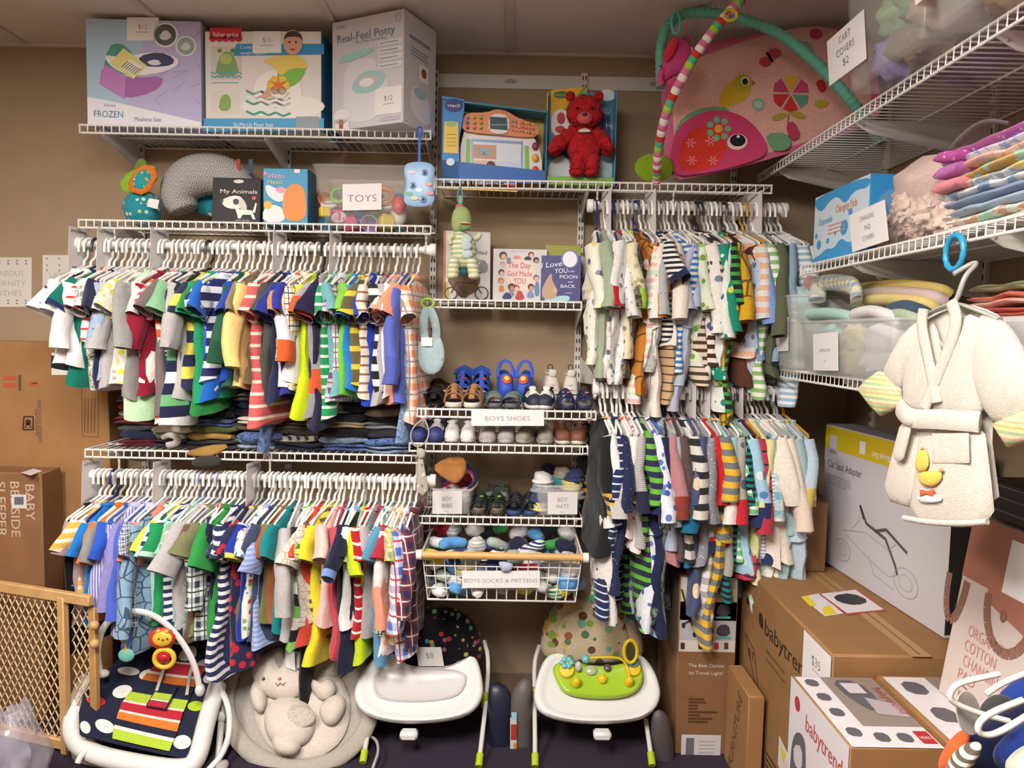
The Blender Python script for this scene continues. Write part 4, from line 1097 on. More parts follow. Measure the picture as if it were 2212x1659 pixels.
# --- clear bins ------------------------------------------------
def bin_(name, label, fl, fr, depth, z0, h, m, flare=.12, rim=.008, cat='bin', taper=.9):
    """open box that widens upward; fl,fr = lower front corners"""
    fl, fr = Vector((*fl, z0)), Vector((*fr, z0)); u = (fr-fl); d = Vector((-u.y, u.x, 0)).normalized()*depth
    c = fl+u/2+d/2; t = thing(name, label, cat, c, math.atan2(u.y, u.x))
    def ring(s, z, ins=0):
        pts = [(-1, -1), (1, -1), (1, 1), (-1, 1)]; out = []
        for i, (a, e) in enumerate(pts):
            hu, hd = u.length/2*s-ins, depth/2*s-ins; rr = .018
            for k in range(4):
                an = pi+i*pi/2+k*pi/6
                cx, cy = a*(hu-rr), e*(hd-rr)
                out.append(c+u.normalized()*(cx+rr*cos(an))+d.normalized()*(cy+rr*sin(an))+Vector((0, 0, z-z0)))
        return out
    s1 = 1+flare
    b = B().loft([ring(.02, z0+.002), ring(.96, z0+.001), ring(1, z0+.012), ring(s1, z0+h), ring(s1, z0+h, .003), ring(1, z0+.014, .003), ring(.9, z0+.004, .003), ring(.02, z0+.004)], m, cap=False)
    obj('tub', b, t, smooth=50)
    obj('rim', B().tube(ring(s1*1.0, z0+h), .0045, m, 6, loop=True), t, smooth=60)
    f0, f1 = fl-(u.normalized()*0), fr
    sl_ = (u.length*flare/2)
    fu = u*1.0
    # plane of the front wall
    lo = c-u/2-d/2; hi = c-u/2*s1-d/2*s1+Vector((0, 0, h))
    pan = Pan(lo-d.normalized()*.0035, u, (c-d/2*s1+Vector((0, 0, h)))-(c-d/2))
    return t, pan, c
mc = clear_plastic('dfe2e2', .11, .1)
xa, xb_ = PX(700, -.27, zB), PX(868, -.27, zB); h = PZ(358, xa, -.28)-zB
t, pan, c = bin_('plastic_bin', 'clear plastic bin full of bright toys with toys sign', (xa, -.27), (xb_, -.27), .20, zB, h, mc, .26)
_o, pn = card('sign_card', None, None, pan.at(*pan.px(740, 455), 1.5), pan.at(*pan.px(824, 453), 1.5)-pan.at(*pan.px(740, 455), 1.5), pan.at(*pan.px(740, 398), 1.5)-pan.at(*pan.px(740, 455), 1.5), parent=t)
pn.text('TOYS', .5, .32, .024, mat('55525a', .6), 2, thin=-.02, width=.1); pn.build('lettering', _o)
rn = random.Random(11); TOYC = ['e0568c', 'e58a3a', '3b8fd0', '7fc03c', 'e8cf3c', '2fa7a0', 'd83c3c', 'b98fd0', '54b6e0', 'efe6e0']
CN = {'e0568c': 'pink', 'e58a3a': 'orange', '3b8fd0': 'blue', '7fc03c': 'lime green', 'e8cf3c': 'yellow', '2fa7a0': 'teal', 'd83c3c': 'red', 'b98fd0': 'lilac', '54b6e0': 'sky blue', 'efe6e0': 'white'}
k = 0
for lay in range(4):
    for i in range(7):
        px_ = 706+i*25+rn.uniform(-6, 6); z = zB+.022+lay*.030; y = rn.uniform(-.235, -.19) if k % 3 else -.15
        x = PX(px_, y, z); hcol = TOYC[rn.randrange(10)]; m = mat(hcol, .35); kind = rn.randrange(4); s = rn.uniform(.021, .031)
        R = Matrix.Rotation(rn.uniform(0, 3), 3, 'X') @ Matrix.Rotation(rn.uniform(0, 3), 3, 'Z'); b = B(); C = Vector((x, y, z))
        if kind == 0: nm, w = 'rattle_ring', 'ring'; b.tube([C+R@Vector((cos(a*pi/8)*s*1.2, sin(a*pi/8)*s*1.2, 0)) for a in range(16)], s*.32, m, 8, loop=True)
        elif kind == 1: nm, w = 'stacking_cup', 'cup'; b.lathe([(s*.6, -s), (s*.7, -s), (s*1.1, s), (s*1.2, s), (s*1.2, s*.85), (s*1.0, s*.8), (s*.55, -s*.8)], C, m, 14, R)
        elif kind == 2: nm, w = 'toy_egg', 'egg'; b.ell(C, (s, s, s*1.35), m, 12, 8, R)
        else: nm, w = 'toy_block', 'block'; b.box(C, (s*1.6, s*1.6, s*1.6), m, .004, R=R)
        k += 1
        obj(nm, b, None, '%s plastic %s in the toys bin' % (CN[hcol], w), 'toy', 'small toys in the toys bin')
# --- blue pop-it phone toy hanging from the top shelf
t = thing('pop_toy', 'pale blue pop toy hanging by a blue strap from the top shelf', 'toy', W(905, 300, -.33))
Y = -.335
b = B(); out = [(872, 372), (875, 355), (890, 350), (905, 349), (920, 350), (936, 356), (940, 372), (934, 397), (940, 425), (936, 440), (920, 446), (905, 447), (888, 446), (874, 440), (871, 425), (878, 397)]
b.pillow([W(x, y, Y) for x, y in out], (0, -1, 0), .010, mat('9cc3ea', .35), .6, 2); bo = obj('body', b, t, smooth=60)
for x, y in ((917, 373), (892, 401), (914, 430)):
    obj('bubble', B().lathe([(.0, .004), (.011, .002), (.013, -.002), (.011, -.006)], W(x, y, Y-.009), mat('7c96b8', .2), 14, Matrix.Rotation(pi/2, 3, 'X')), t)
    obj('bubble_eye', B().ell(W(x, y, Y-.012), (.005, .004, .005), mat('4a5368', .15), 10, 8), t)
pn = Pan(W(871, 447, Y-.0105), W(940, 447, Y-.0105)-W(871, 447, Y-.0105), W(871, 350, Y-.0105)-W(871, 447, Y-.0105))
for x, y, c_ in ((890, 372, 'e7c7d6'), (925, 398, 'e89a7c'), (895, 428, 'e8cf7a'), (884, 418, '5fb07c'), (928, 418, 'd8789c'), (905, 410, 'eef2f8')): pn.ell(x, y, 8, 4, mat(c_, .4), 1, True)
pn.build('printed_shapes', t)
obj('strap', B().box((W(906, 320, Y).x, Y, (zA-.02+W(906, 350, Y).z)/2), (.009, .003, zA-.02-W(906, 350, Y).z+.02), mat('2f62b8', .6)), t)
obj('strap_loop', B().tube([(W(906, 350, Y).x+.009*cos(a*pi/6), Y, zA-.012+.016*sin(a*pi/6)) for a in range(12)], .003, mat('2f62b8', .5), 6, loop=True), t)

# ================================================================== centre top shelf
# drawing toy in an open fronted blue box
fa = (PX(953, -.275, zD), -.275); fb = (PX(1180, -.255, zD), -.25)
z1 = PZ(210, fa[0], fa[1])
hh = z1-zD; t = thing('toy_box', 'blue open-front box holding an orange and white drawing toy', 'box', (fa[0], fa[1], zD))
U = Vector((fb[0]-fa[0], fb[1]-fa[1], 0)); D = Vector((-U.y, U.x, 0)).normalized()*.10; V = Vector((0, 0, hh)); O = Vector((fa[0], fa[1], zD))
blue = gl('2f86cf')
hr = PZ(240, fb[0], fb[1])-zD
obj('back_panel', B().prism([O+D, O+U+D, O+U+D+Vector((0, 0, hr)), O+D+V*.93], D.normalized()*-.003, mat('c9a868', .7)), t, smooth=0)
obj('side_panel', B().prism([O, O+D, O+D+V*.93, O+V*.98], U.normalized()*.003, blue), t, smooth=0)
obj('side_panel', B().prism([O+U, O+U+D, O+U+D+Vector((0, 0, hr)), O+U+Vector((0, 0, hr))], U.normalized()*-.003, gl('2a7f9e')), t, smooth=0)
p = Pan(O, U, V)
obj('left_fascia', B().prism([p.at(*p.px(953, 395), 0), p.at(*p.px(992, 395), 0), p.at(*p.px(992, 300), 0), p.at(*p.px(1003, 235), 0), p.at(*p.px(1003, 214), 0), p.at(*p.px(955, 207), 0)], D.normalized()*.003, blue), t, smooth=0)
obj('lower_fascia', B().prism([O, O+U, O+U+Vector((0, 0, .045)), O+Vector((0, 0, .07))], D.normalized()*.003, gl('2a63b0')), t, smooth=0)
obj('top_edge', B().prism([O+V*.985, O+U+Vector((0, 0, hr)), O+U+Vector((0, 0, hr-.006)), O+V*.985-Vector((0, 0, .006))], D*1.0, gl('2a7f9e')), t, smooth=0)
p.ell(980, 228, 20, 14, gl('28307c'), 4, True).text('vtech', 980, 232, .012, gl('eef0f8'), 6, True, width=.045)
p.poly([(960, 262), (990, 264), (990, 332), (958, 330)], gl('e8c34a'), 4, True).ell(975, 268, 12, 6, gl('9cb87a'), 5, True)
for i in range(4): p.prect(964, 290+i*8, 986, 292+i*8, gl('b08f3c'), 5)
p.ell(973, 350, 9, 8, gl('d6e2ee'), 4, True)
p.text('Write & Learn', 1010, 398, .014, gl('eaf0f8'), 5, True, width=.13).text('Creative Center', 1075, 399, .011, gl('eaf0f8'), 5, True, width=.12).prect(1095, 398, 1112, 412, gl('c9283c'), 5)
p.poly([(953, 404), (1118, 412), (1118, 415), (953, 408)], gl('e8c34a'), 5, True)
p.build('box_print', t)
# the toy inside: pieces stand behind the fascia
q = Pan(O+D*.35, U, V); nn = -q.n
def slab(pts, th, m, name, l=0, sm=2, par=t):
    return obj(name, B().prism(chaikin([q.at(*q.px(x, y), l) for x, y in pts], sm)[::1], nn*th, m), par, smooth=30)
wp = mat('dcd9dc', .35)
drt = thing('drawing_toy', 'orange and white electronic drawing board inside the blue box', 'toy', O+D*.5)
slab([(992, 392), (996, 290), (1020, 272), (1090, 268), (1150, 290), (1170, 330), (1172, 392)], .022, wp, 'frame', 0, 1, drt)
slab([(996, 262), (1010, 246), (1050, 246), (1072, 238), (1096, 243), (1115, 256), (1158, 272), (1165, 290), (1150, 300), (1080, 294), (1010, 288), (996, 278)], .014, mat('d9824a', .35), 'keyboard', 30, 1, drt)
slab([(1055, 288), (1056, 256), (1072, 248), (1098, 254), (1100, 288), (1080, 294)], .006, mat('dcdad6', .35), 'screen_bezel', 42, 1, drt)
q.poly([(1058, 256), (1094, 258), (1096, 285), (1058, 282)], mat('4a5f68', .15), 44, True)
q.prect(1060, 272, 1094, 275, mat('7c93a0', .2), 45)
q.poly([(1018, 300), (1130, 306), (1128, 390), (1018, 388)], mat('7c9cc8', .3), 2, True).poly([(1022, 306), (1126, 312), (1124, 390), (1022, 388)], mat('d3dae6', .3), 3, True)
q.poly([(1022, 312), (1072, 314), (1072, 345), (1022, 342)], mat('c98f6c', .4), 4, True).poly([(1032, 318), (1062, 320), (1062, 338), (1032, 336)], mat('8fa0a0', .4), 5, True).text('A', 1046, 336, .014, mat('3a3f48', .4), 6, True)
q.poly([(1022, 346), (1072, 348), (1072, 390), (1022, 388)], mat('d9b8a0', .4), 4, True).ell(1060, 360, 10, 12, mat('4a2f28', .5), 5, True).poly([(1074, 348), (1126, 352), (1124, 390), (1074, 388)], mat('c3d3ea', .4), 4, True)
q.poly([(1008, 300), (1016, 302), (1015, 385), (1004, 380)], mat('7fb84a', .4), 4, True).poly([(1133, 314), (1142, 316), (1144, 392), (1134, 392)], mat('7fb84a', .4), 4, True)
q.build('screen_and_sheet', drt)
rn = random.Random(6)
for i in range(3):
    for j in range(3):
        obj('key', B().ell(q.at(*q.px(1010+j*14, 257+i*11), 44), .006, mat(rn.choice(['d9b04a', 'c94a5a', '5f8fc0', '9ac07a', 'd98fae']), .35), 8, 6), drt)
for i in range(3):
    for j in range(7):
        obj('key', B().ell(q.at(*q.px(1106+j*7.4, 266+i*9+j*1.2), 44), .0036, mat(rn.choice(['e6cf6a', 'c94a5a', '5f8fc0', 'e0b7a0', 'd98fae']), .35), 6, 5), drt)
for y, c_ in ((317, '8d2f5a'), (342, 'e0a53a'), (368, 'd84a3a')): obj('stamp', B().ell(q.at(*q.px(1156, y), 12), (.012, .008, .014), mat(c_, .4), 10, 8), drt)
# tall display card with a plain red plush bear
fa = (PX(1180, -.235, zD), -.235); fb = (PX(1326, -.225, zD), -.225); z1 = PZ(190, fb[0], fb[1]); z0l = PZ(197, fa[0], fa[1])
t = thing('display_box', 'blue, yellow and white display box behind the red plush', 'box', (fa[0], fa[1], zD))
O = Vector((*fa, zD)); U = Vector((fb[0]-fa[0], fb[1]-fa[1], 0)); V = Vector((0, 0, z1-zD)); D = Vector((-U.y, U.x, 0)).normalized()
obj('backing', B().prism([O+D*.05, O+U+D*.05, O+U+V+D*.05, O+V*.97+D*.05], D*.004, gl('4a86a6')), t, smooth=0)
obj('side_panel', B().prism([O+U, O+U+D*.054, O+U+D*.054+V, O+U*1.0+V*.98], U.normalized()*.003, gl('3c8fb8')), t, smooth=0)
obj('side_panel', B().prism([O, O+D*.054, O+D*.054+V*.97, O+V*.94], U.normalized()*-.003, gl('e0b52e')), t, smooth=0)
obj('base_tray', B().box(O+U/2+D*.03+Vector((0, 0, .017)), (U.length, .06, .03), gl('7fae4a'), .002, rz=math.atan2(U.y, U.x)), t, smooth=0)
p = Pan(O+D*.05, U, V)
p.poly([(1190, 195), (1262, 188), (1215, 240), (1190, 290)], gl('e6b52e'), 2, True).poly([(1262, 188), (1215, 240), (1190, 290), (1190, 296), (1222, 240), (1270, 188)], gl('6fa83a'), 3, True)
p.ell(1212, 205, 17, 8, gl('3f7a3c'), 4, True).text('SESAME STREET', 1212, 208, .006, gl('e8d25a'), 6, True, width=.05)
p.ell(1212, 268, 22, 32, gl('dfe6ea'), 4, True).ell(1212, 256, 9, 13, gl('c4323a'), 5, True).ell(1210, 280, 11, 8, gl('c4323a'), 5, True)
p.poly([(1222, 240), (1318, 240), (1320, 360), (1205, 360)], gl('28406e'), 1, True).ell(1312, 206, 17, 13, gl('d9e6ec'), 4, True)
p.poly([(1296, 330), (1330, 310), (1330, 392), (1280, 392)], gl('b7cfdb'), 3, True, 1).text('Ha', 1318, 278, .02, gl('b9d3e0'), 4, True).text('Ha!', 1310, 248, .016, gl('b9d3e0'), 4, True)
p.poly([(1185, 350), (1225, 330), (1240, 392), (1180, 392)], gl('c9d3da'), 2, True, 1)
p.build('printed_backing', t)
t = thing('plush_bear', 'plain red fluffy plush bear propped in the display box', 'plush', W(1255, 385, -.22))
rf = mat('b3141f', .95, noise_amt=.35, nscale=60, bump=1.0, bscale=90, bdist=.01)
Y = -.235
def fl_(name, x, y, r, seed, R=None, m=rf, Yo=0): return obj(name, B().ell(W(x, y, Y+Yo), r, m, 22, 16, R, .10, seed, 14), t, smooth=60)
fl_('head', 1263, 243, (.063, .045, .058), 1)
for x in (1232, 1294): fl_('ear', x, 208, (.017, .012, .017), 2)
fl_('muzzle', 1263, 255, (.027, .02, .021), 5, m=mat('c9565c', .95, bump=.8, bscale=90), Yo=-.035)
obj('nose', B().ell(W(1263, 247, Y-.056), (.009, .006, .006), mat('2b1c1c', .3), 10, 8), t)
for x in (1247, 1279): obj('eye', B().ell(W(x, 234, Y-.043), .005, mat('1b1518', .15), 10, 8), t)
fl_('body', 1262, 318, (.058, .042, .072), 3)
for s_, x0_, x1_ in ((1, 1240, 1198), (-1, 1285, 1312)):
    b = B(); pts = curve([W(x0_, 286, Y), W((x0_+x1_)/2, 300, Y-.01), W(x1_, 318, Y-.015), W(x1_+s_*4, 328, Y-.015)], 2)
    obj('arm', b.tube(pts, [.026+.004*sin(i*1.9) for i in range(len(pts))], rf, 14), t, smooth=60); fl_('paw', x1_, 322, (.026, .022, .024), 4)
for x in (1248, 1279):
    b = B(); pts = curve([W(x, 330, Y-.01), W(x, 355, Y-.012), W(x-2, 372, Y-.02)], 2)
    obj('leg', b.tube(pts, [.026+.003*sin(i*2.1) for i in range(len(pts))], rf, 14), t, smooth=60); fl_('foot', x-3, 373, (.025, .028, .014), 6, Yo=-.015)
obj('bow_tag', B().pillow([W(1249, 281, Y-.048), W(1263, 276, Y-.048), W(1276, 281, Y-.048), W(1276, 286, Y-.048), W(1249, 286, Y-.048)], (0, -1, 0), .004, mat('cfcbc8', .5)), t)

# --- play gym: mat standing on the shelf, two padded arches, hanging toys
G0 = Vector((PX(1440, -.25, zD), -.25, zD+.002)); G1 = Vector((1.27, -.44, zD+.002)); Ug = G1-G0; Vg = Vector((0, .03, .52))
gp = Pan(G0, Ug, Vg)
t = thing('play_gym', 'pink baby play gym mat with elephant print standing in the corner', 'play mat', G0)
def gpt(x, y, l=0): return gp.at(*gp.px(x, y), l)
edge = [(1440, 393), (1560, 372), (1690, 336), (1800, 300), (1905, 262), (1900, 180), (1880, 80), (1800, 24), (1700, 40), (1510, 96), (1432, 130), (1428, 200), (1432, 300)]
def clampz(v):
    v = Vector(v); v.z = min(v.z, CEIL-.02)
    if v.x > RX-.03: v.z = max(v.z, zR1+.004)
    return v
eo = [clampz(gpt(x, y)) for x, y in edge]
obj('mat_border', B().pillow(eo, gp.n, .012, fab('c96488'), .8, 1), t, smooth=60)
inner = [(1462, 385), (1560, 360), (1690, 325), (1800, 290), (1885, 255), (1882, 180), (1862, 95), (1790, 44), (1700, 62), (1512, 118), (1450, 150), (1448, 220), (1452, 300)]
obj('mat_panel', B().pillow([clampz(gpt(x, y, 8)) for x, y in inner], gp.n, .012, fab('d9a79c'), .1, 1), t, smooth=60)
L0 = 34; fm = lambda h_: fab(h_)
g = gp
g.poly([(1447, 385), (1452, 300), (1480, 262), (1540, 238), (1600, 250), (1640, 285), (1665, 335), (1600, 360), (1520, 378)], fm('c4406c'), L0+1, True, 2)
g.poly([(1452, 330), (1462, 270), (1500, 240), (1560, 232), (1580, 245), (1500, 262), (1465, 310)], fm('6c9a74'), L0, True, 1)
g.poly([(1465, 380), (1468, 315), (1500, 278), (1560, 272), (1570, 360)], fm('cf3a2c'), L0+2, True, 2)
for x, y in ((1492, 312), (1535, 308), (1495, 350), (1540, 350)):
    for k in range(3): g.line([(x-11*cos(k*1.05), y-11*sin(k*1.05)), (x+11*cos(k*1.05), y+11*sin(k*1.05))], .005, fm('e27a84'), L0+3, True)
g.ell(1592, 310, 22, 17, fm('e6cdb4'), L0+2, True, rot=-.15).ell(1593, 307, 17, 13, fm('20202c'), L0+3, True).ell(1594, 299, 3.5, 3, fm('efe8e2'), L0+4, True)
for k in range(7): g.ell(1552+20*cos(k*.9), 282+20*sin(k*.9), 7, 7, fm('6cae84'), L0+3, True)
g.ell(1552, 282, 9, 9, fm('d9a03c'), L0+4, True)
g.poly([(1650, 290), (1705, 292), (1708, 320), (1690, 330), (1665, 328)], fm('6c9a74'), L0+1, True, 1).poly([(1695, 270), (1715, 265), (1730, 300), (1705, 310)], fm('b5405c'), L0+1, True, 1)
g.poly([(1552, 240), (1556, 200), (1580, 180), (1600, 165), (1622, 180), (1622, 205), (1600, 228)], fm('c9a52e'), L0, True, 2).ell(1605, 183, 20, 18, fm('b0a02e'), L0+1, True).ell(1609, 180, 9, 9, fm('e6d8bc'), L0+2, True).ell(1609, 181, 6.5, 7, fm('23232c'), L0+3, True).poly([(1624, 177), (1633, 184), (1623, 189)], fm('c9603c'), L0+1, True)
for k in range(6):
    a0 = k*pi/3+.1; g.poly([(1707+4*cos(a0+.5), 206+4*sin(a0+.5)), (1707+38*cos(a0), 206+38*sin(a0)), (1707+41*cos(a0+.45), 206+41*sin(a0+.45)), (1707+38*cos(a0+.9), 206+38*sin(a0+.9))], fm(['5f9a7c', 'c43a34', 'c43a34', 'b84a6c', 'd8a83c', 'c44a74'][k]), L0+1, True)
g.line([(1703, 248), (1700, 268)], .006, fm('9a8a3c'), L0, True).ell(1682, 256, 17, 7, fm('a99a3c'), L0+1, True, rot=-.3).ell(1722, 252, 17, 7, fm('a99a3c'), L0+1, True, rot=.3)
g.ell(1637, 230, 14, 13, fm('7fae98'), L0+1, True).ell(1637, 230, 9, 8, fm('a9c8b4'), L0+2, True)
for x, y, c1 in ((1652, 138, 'b5404a'), (1672, 120, 'b84a6c'), (1760, 78, 'b5405c')): g.ell(x, y, 13, 11, fm(c1), L0+1, True)
g.line([(1655, 118), (1668, 138)], .009, fm('23202a'), L0+2, True)
g.poly([(1758, 180), (1778, 175), (1784, 198), (1770, 206)], fm('c4343a'), L0+1, True, 1).ell(1772, 228, 14, 9, fm('a9a03c'), L0+1, True)
g.ell(1735, 112, 18, 18, fm('8aa890'), L0, True)
g.build('printed_motifs', t)
# teal twisted arch and striped arch
def arch(px_pts, r, colors, name, seg, twist=False):
    pts = curve([W(x, y, Yy) for x, y, Yy in px_pts], 5); b = B()
    n = len(pts)
    rs = [r*(1+.10*sin(i*1.57)) if twist else r*(1+.10*abs(sin(i*pi/seg))) for i in range(n)]
    rings_b = {}
    ao = None
    bb = B()
    for s0 in range(0, n-1, seg):
        e = min(n-1, s0+seg); bb.tube(pts[s0:e+1], rs[s0:e+1], fab(colors[(s0//seg) % len(colors)]), 10)
    return obj(name, bb, t, smooth=60)
arch([(1428, 190, -.42), (1425, 75, -.42), (1470, 25, -.42), (1560, 28, -.45), (1680, 65, -.50), (1770, 140, -.55), (1850, 230, -.58), (1905, 305, -.56)], .016, ['67b09a'], 'teal_arch', 4000, True)
arch([(1418, 395, -.30), (1420, 330, -.40), (1440, 230, -.52), (1500, 120, -.60), (1560, 40, -.64), (1615, -12, -.64)], .0135, ['c9342e', 'e6dccf', 'd06a96', 'e6dccf', 'd06a96', '9cc83c', '4fae84'], 'striped_arch', 4)
obj('cross_loop', B().tube([W(1578+14*cos(a*pi/6), 33+12*sin(a*pi/6), -.655) for a in range(12)], .005, fab('d9b83c'), 6, loop=True), t, smooth=60)
obj('hanging_ring', B().tube([W(1460+9*cos(a*pi/8), 50+25*sin(a*pi/8), -.45) for a in range(16)], .0048, mat('5fb8a4', .4), 8, loop=True), t, smooth=60)
# round lime mirror on the shelf
obj('lime_disc', B().pillow([W(1413+42*cos(a*pi/10), 362+31*sin(a*pi/10), -.275) for a in range(20)], (0, -1, 0), .008, fab('7f9c22'), .6, 1), t, smooth=60)
# pink elephant plush hanging from the ring
t2 = thing('elephant_plush', 'small pink elephant plush hanging from the teal arch', 'plush', W(1450, 80, -.45))
pk = fab('c8447c')
obj('body', B().pillow([W(x, y, -.45) for x, y in ((1462, 84), (1482, 88), (1496, 105), (1494, 140), (1478, 160), (1455, 165), (1432, 180), (1425, 165), (1430, 130), (1445, 100))], (0, -1, 0), .028, pk, .8, 1), t2, smooth=60)
obj('ear', B().pillow([W(x, y, -.485) for x, y in ((1463, 75), (1466, 95), (1452, 125), (1436, 135), (1432, 118), (1444, 92))], (0, -1, 0), .008, fab('cf3040'), .8, 1), t2, smooth=60)
obj('trunk', B().tube(curve([W(1432, 150, -.46), W(1424, 170, -.47), W(1430, 184, -.47)], 2), .010, pk, 10), t2, smooth=60)
for x, y in ((1472, 168), (1452, 180)): obj('foot', B().ell(W(x, y, -.455), (.017, .014, .016), pk, 12, 8), t2, smooth=60)
obj('eye', B().ell(W(1428, 143, -.485), .004, mat('1c1a20', .2), 8, 6), t2)
obj('fabric_tag', B().box(W(1488, 108, -.46), (.022, .003, .016), fab('e0d3c0')), t2)
obj('tail_loop', B().tube([W(1484+14*cos(a*pi/6), 88+12*sin(a*pi/6), -.44) for a in range(12)], .003, pk, 6, loop=True), t2, smooth=60)

# ================================================================== picture books and dinosaur
def book(label, pl, pr, ytop_l, m, d=.02, Yl=-.18, Yr=-.18, name='picture_book', lean=4):
    a = (PX(pl, Yl, zE), Yl); e = (PX(pr, Yr, zE), Yr); h_ = PZ(ytop_l, a[0], Yl+.02)-zE
    t, P = carton(name, label, 'book', a, e, d, zE, h_, m, lean=radians(lean), bev=.001)
    return t, P['front'], P
t, p, P = book('tall white picture book with a bicycle cover behind the dinosaur plush', 957, 1059, 495, gl('d6d2d0'), .014, -.17, -.15, lean=8)
p.rect(0, 0, .05, 1, gl('c9763c'), 2)
p.text('Road', 1038, 549, .016, gl('4a5a52'), 3, True, rot=-.15).text('Tripper', 1030, 565, .014, gl('4a5a52'), 3, True, rot=-.15)
p.ell(1044, 577, 10, 13, gl('8d8c98'), 3, True)
for x, r in ((974, 13), (1040, 14)): p.ring(x, 634, r, .004, gl('3a302c'), 5, True)
p.poly([(962, 600), (985, 588), (1030, 590), (1040, 605), (1020, 640), (985, 635)], gl('6a4f34'), 3, True, 1).line([(974, 634), (985, 610), (1025, 612), (1040, 634)], .004, gl('33302c'), 6, True).line([(1005, 636), (985, 610)], .004, gl('33302c'), 6, True).line([(1025, 612), (1032, 592), (1038, 588)], .004, gl('33302c'), 6, True)
p.poly([(985, 636), (992, 618), (1004, 612), (1012, 640), (1000, 645)], gl('57452e'), 5, True, 1).poly([(960, 646), (958, 612), (968, 606), (972, 646)], gl('b0a04a'), 2, True, 1)
p.build('cover_print', t)
t, p, P = book('white picture book with children around red lettering', 1064, 1180, 537, gl('e0dcdc'), .018, -.185, -.18)
rd = gl('cc5a50')
p.poly([(1093, 565), (1130, 556), (1155, 575), (1160, 620), (1130, 632), (1095, 620)], gl('f2dcd6'), 2, True, 2)
p.text('The Day', 1122, 579, .020, rd, 4, True, width=.082).text('God Made', 1122, 597, .019, rd, 4, True, width=.09).text('YOU', 1122, 613, .021, rd, 4, True, width=.045).text('MIKAL HAWLEY', 1122, 545, .006, gl('a9a6ac'), 4, True)
rn = random.Random(5)
for x, y, s_, hc_, cc in ((1087, 552, 1.3, '33262a', 'e6b89a'), (1147, 550, 1, '8a4a30', 'e9bfa6'), (1158, 562, 1, '2b2226', 'c98f70'), (1083, 588, 1, '33262a', 'e9bfa6'), (1082, 606, 1, 'c9763c', 'e9a68a'), (1105, 620, 1.2, '2b2226', 'c98f70'), (1115, 622, 1.1, 'c0503c', 'f0c8b0'), (1147, 620, 1.1, '5a2f2a', 'd9a080'), (1158, 600, 1, '6c7ca0', 'e9bfa6'), (1085, 570, .8, 'd9a0a0', 'e9c0b0')):
    p.ell(x, y, 6.5*s_, 6.5*s_, gl(hc_), 4, True).ell(x+1, y+2.5, 4.4*s_, 4.4*s_, gl(cc), 5, True)
for x0_, y0_, x1_, y1_, c_ in ((1082, 632, 1108, 646, '2f3a7c'), (1110, 628, 1135, 648, 'c9404a'), (1136, 628, 1156, 644, '8d8fc0'), (1098, 626, 1112, 640, '8d98b0'), (1154, 608, 1166, 640, '5c92b8'), (1076, 616, 1090, 630, 'e08a4a'), (1106, 552, 1128, 560, 'e2958a'), (1094, 556, 1104, 570, '6f97b0'), (1130, 554, 1150, 562, '2c3a5a')): p.poly([(x0_, y1_), (x1_, y1_), ((x0_+x1_)/2+4, y0_), ((x0_+x1_)/2-4, y0_)], gl(c_), 3, True, 1)
p.build('cover_print', t)
t, p, P = book('navy picture book with a moon and a bear', 1167, 1253, 552, gl('3d3a80'), .016, -.225, -.24, lean=5)
p.rect(0, 0, 1, 1, gl('332f78'), 1).ell(1231, 560, 19, 19, gl('6a74b8'), 2, True).ell(1231, 560, 15.5, 17, gl('e6e8f2'), 3, True)
wv = gl('dfe6ee')
p.text('I Love', 1192, 577, .019, wv, 4, True, width=.075, shear=.2, rot=.12).text('YOU', 1212, 590, .017, wv, 4, True, width=.045, rot=.05).text('in the', 1234, 588, .007, wv, 4, True, shear=.2).text('MOON', 1228, 602, .013, wv, 4, True, width=.062).text('and', 1232, 611, .007, wv, 4, True, shear=.2).text('BACK', 1227, 622, .012, wv, 4, True, width=.052).rect(.62, .19, .8, .205, gl('9a98c8'), 4)
p.poly([(1172, 648), (1170, 625), (1180, 605), (1188, 592), (1193, 592), (1192, 604), (1198, 615), (1203, 625), (1202, 645)], gl('b39478'), 4, True, 2).ell(1199, 628, 5, 6, gl('c4a684'), 5, True).poly([(1168, 650), (1190, 643), (1215, 638), (1232, 640), (1228, 652)], gl('9ccfd8'), 3, True, 1)
p.build('cover_print', t)
t, P = carton('picture_book', 'moss green book peeking above the navy moon book', 'book', (PX(1176, -.15, zE), -.16), (PX(1253, -.15, zE), -.16), .012, zE, PZ(530, .2, -.15)-zE, mat('a3a24c', .6), lean=radians(3), bev=.001)
# dinosaur plush on a link hung from the shelf above
t = thing('dinosaur_plush', 'green dinosaur plush with striped legs hanging before the books', 'plush', W(995, 430, -.33))
Y = -.345; gr = fab('9cae74'); sg = fab(S2(.016, .5, 'd9d6bc', 'a5b48a'))
obj('hanging_loop', B().tube(curve([W(993, 404, Y), W(988, 420, Y), W(990, 442, Y), W(998, 442, Y), W(1000, 420, Y), W(995, 404, Y)], 2), .0028, mat('4f8fae', .4), 6), t)
obj('strap', B().box(W(994, 434, Y), (.010, .003, .036), fab('8fae5c')), t)
obj('head', B().pillow([W(x, y, Y) for x, y in ((980, 452), (995, 444), (1012, 450), (1020, 472), (1018, 492), (1003, 500), (990, 505), (978, 500), (974, 475))], (0, -1, 0), .03, gr, .8, 2), t, smooth=60)
obj('jaw', B().pillow([W(x, y, Y-.026) for x, y in ((990, 487), (1004, 482), (1019, 485), (1018, 494), (1005, 500), (993, 497))], (0, -1, 0), .012, fab('6f9460'), .5, 1), t, smooth=60)
obj('mouth', B().pillow([W(x, y, Y-.034) for x, y in ((991, 484), (1004, 481), (1019, 484), (1010, 489))], (0, -1, 0), .006, fab('8c3a2c'), .5, 1), t, smooth=60)
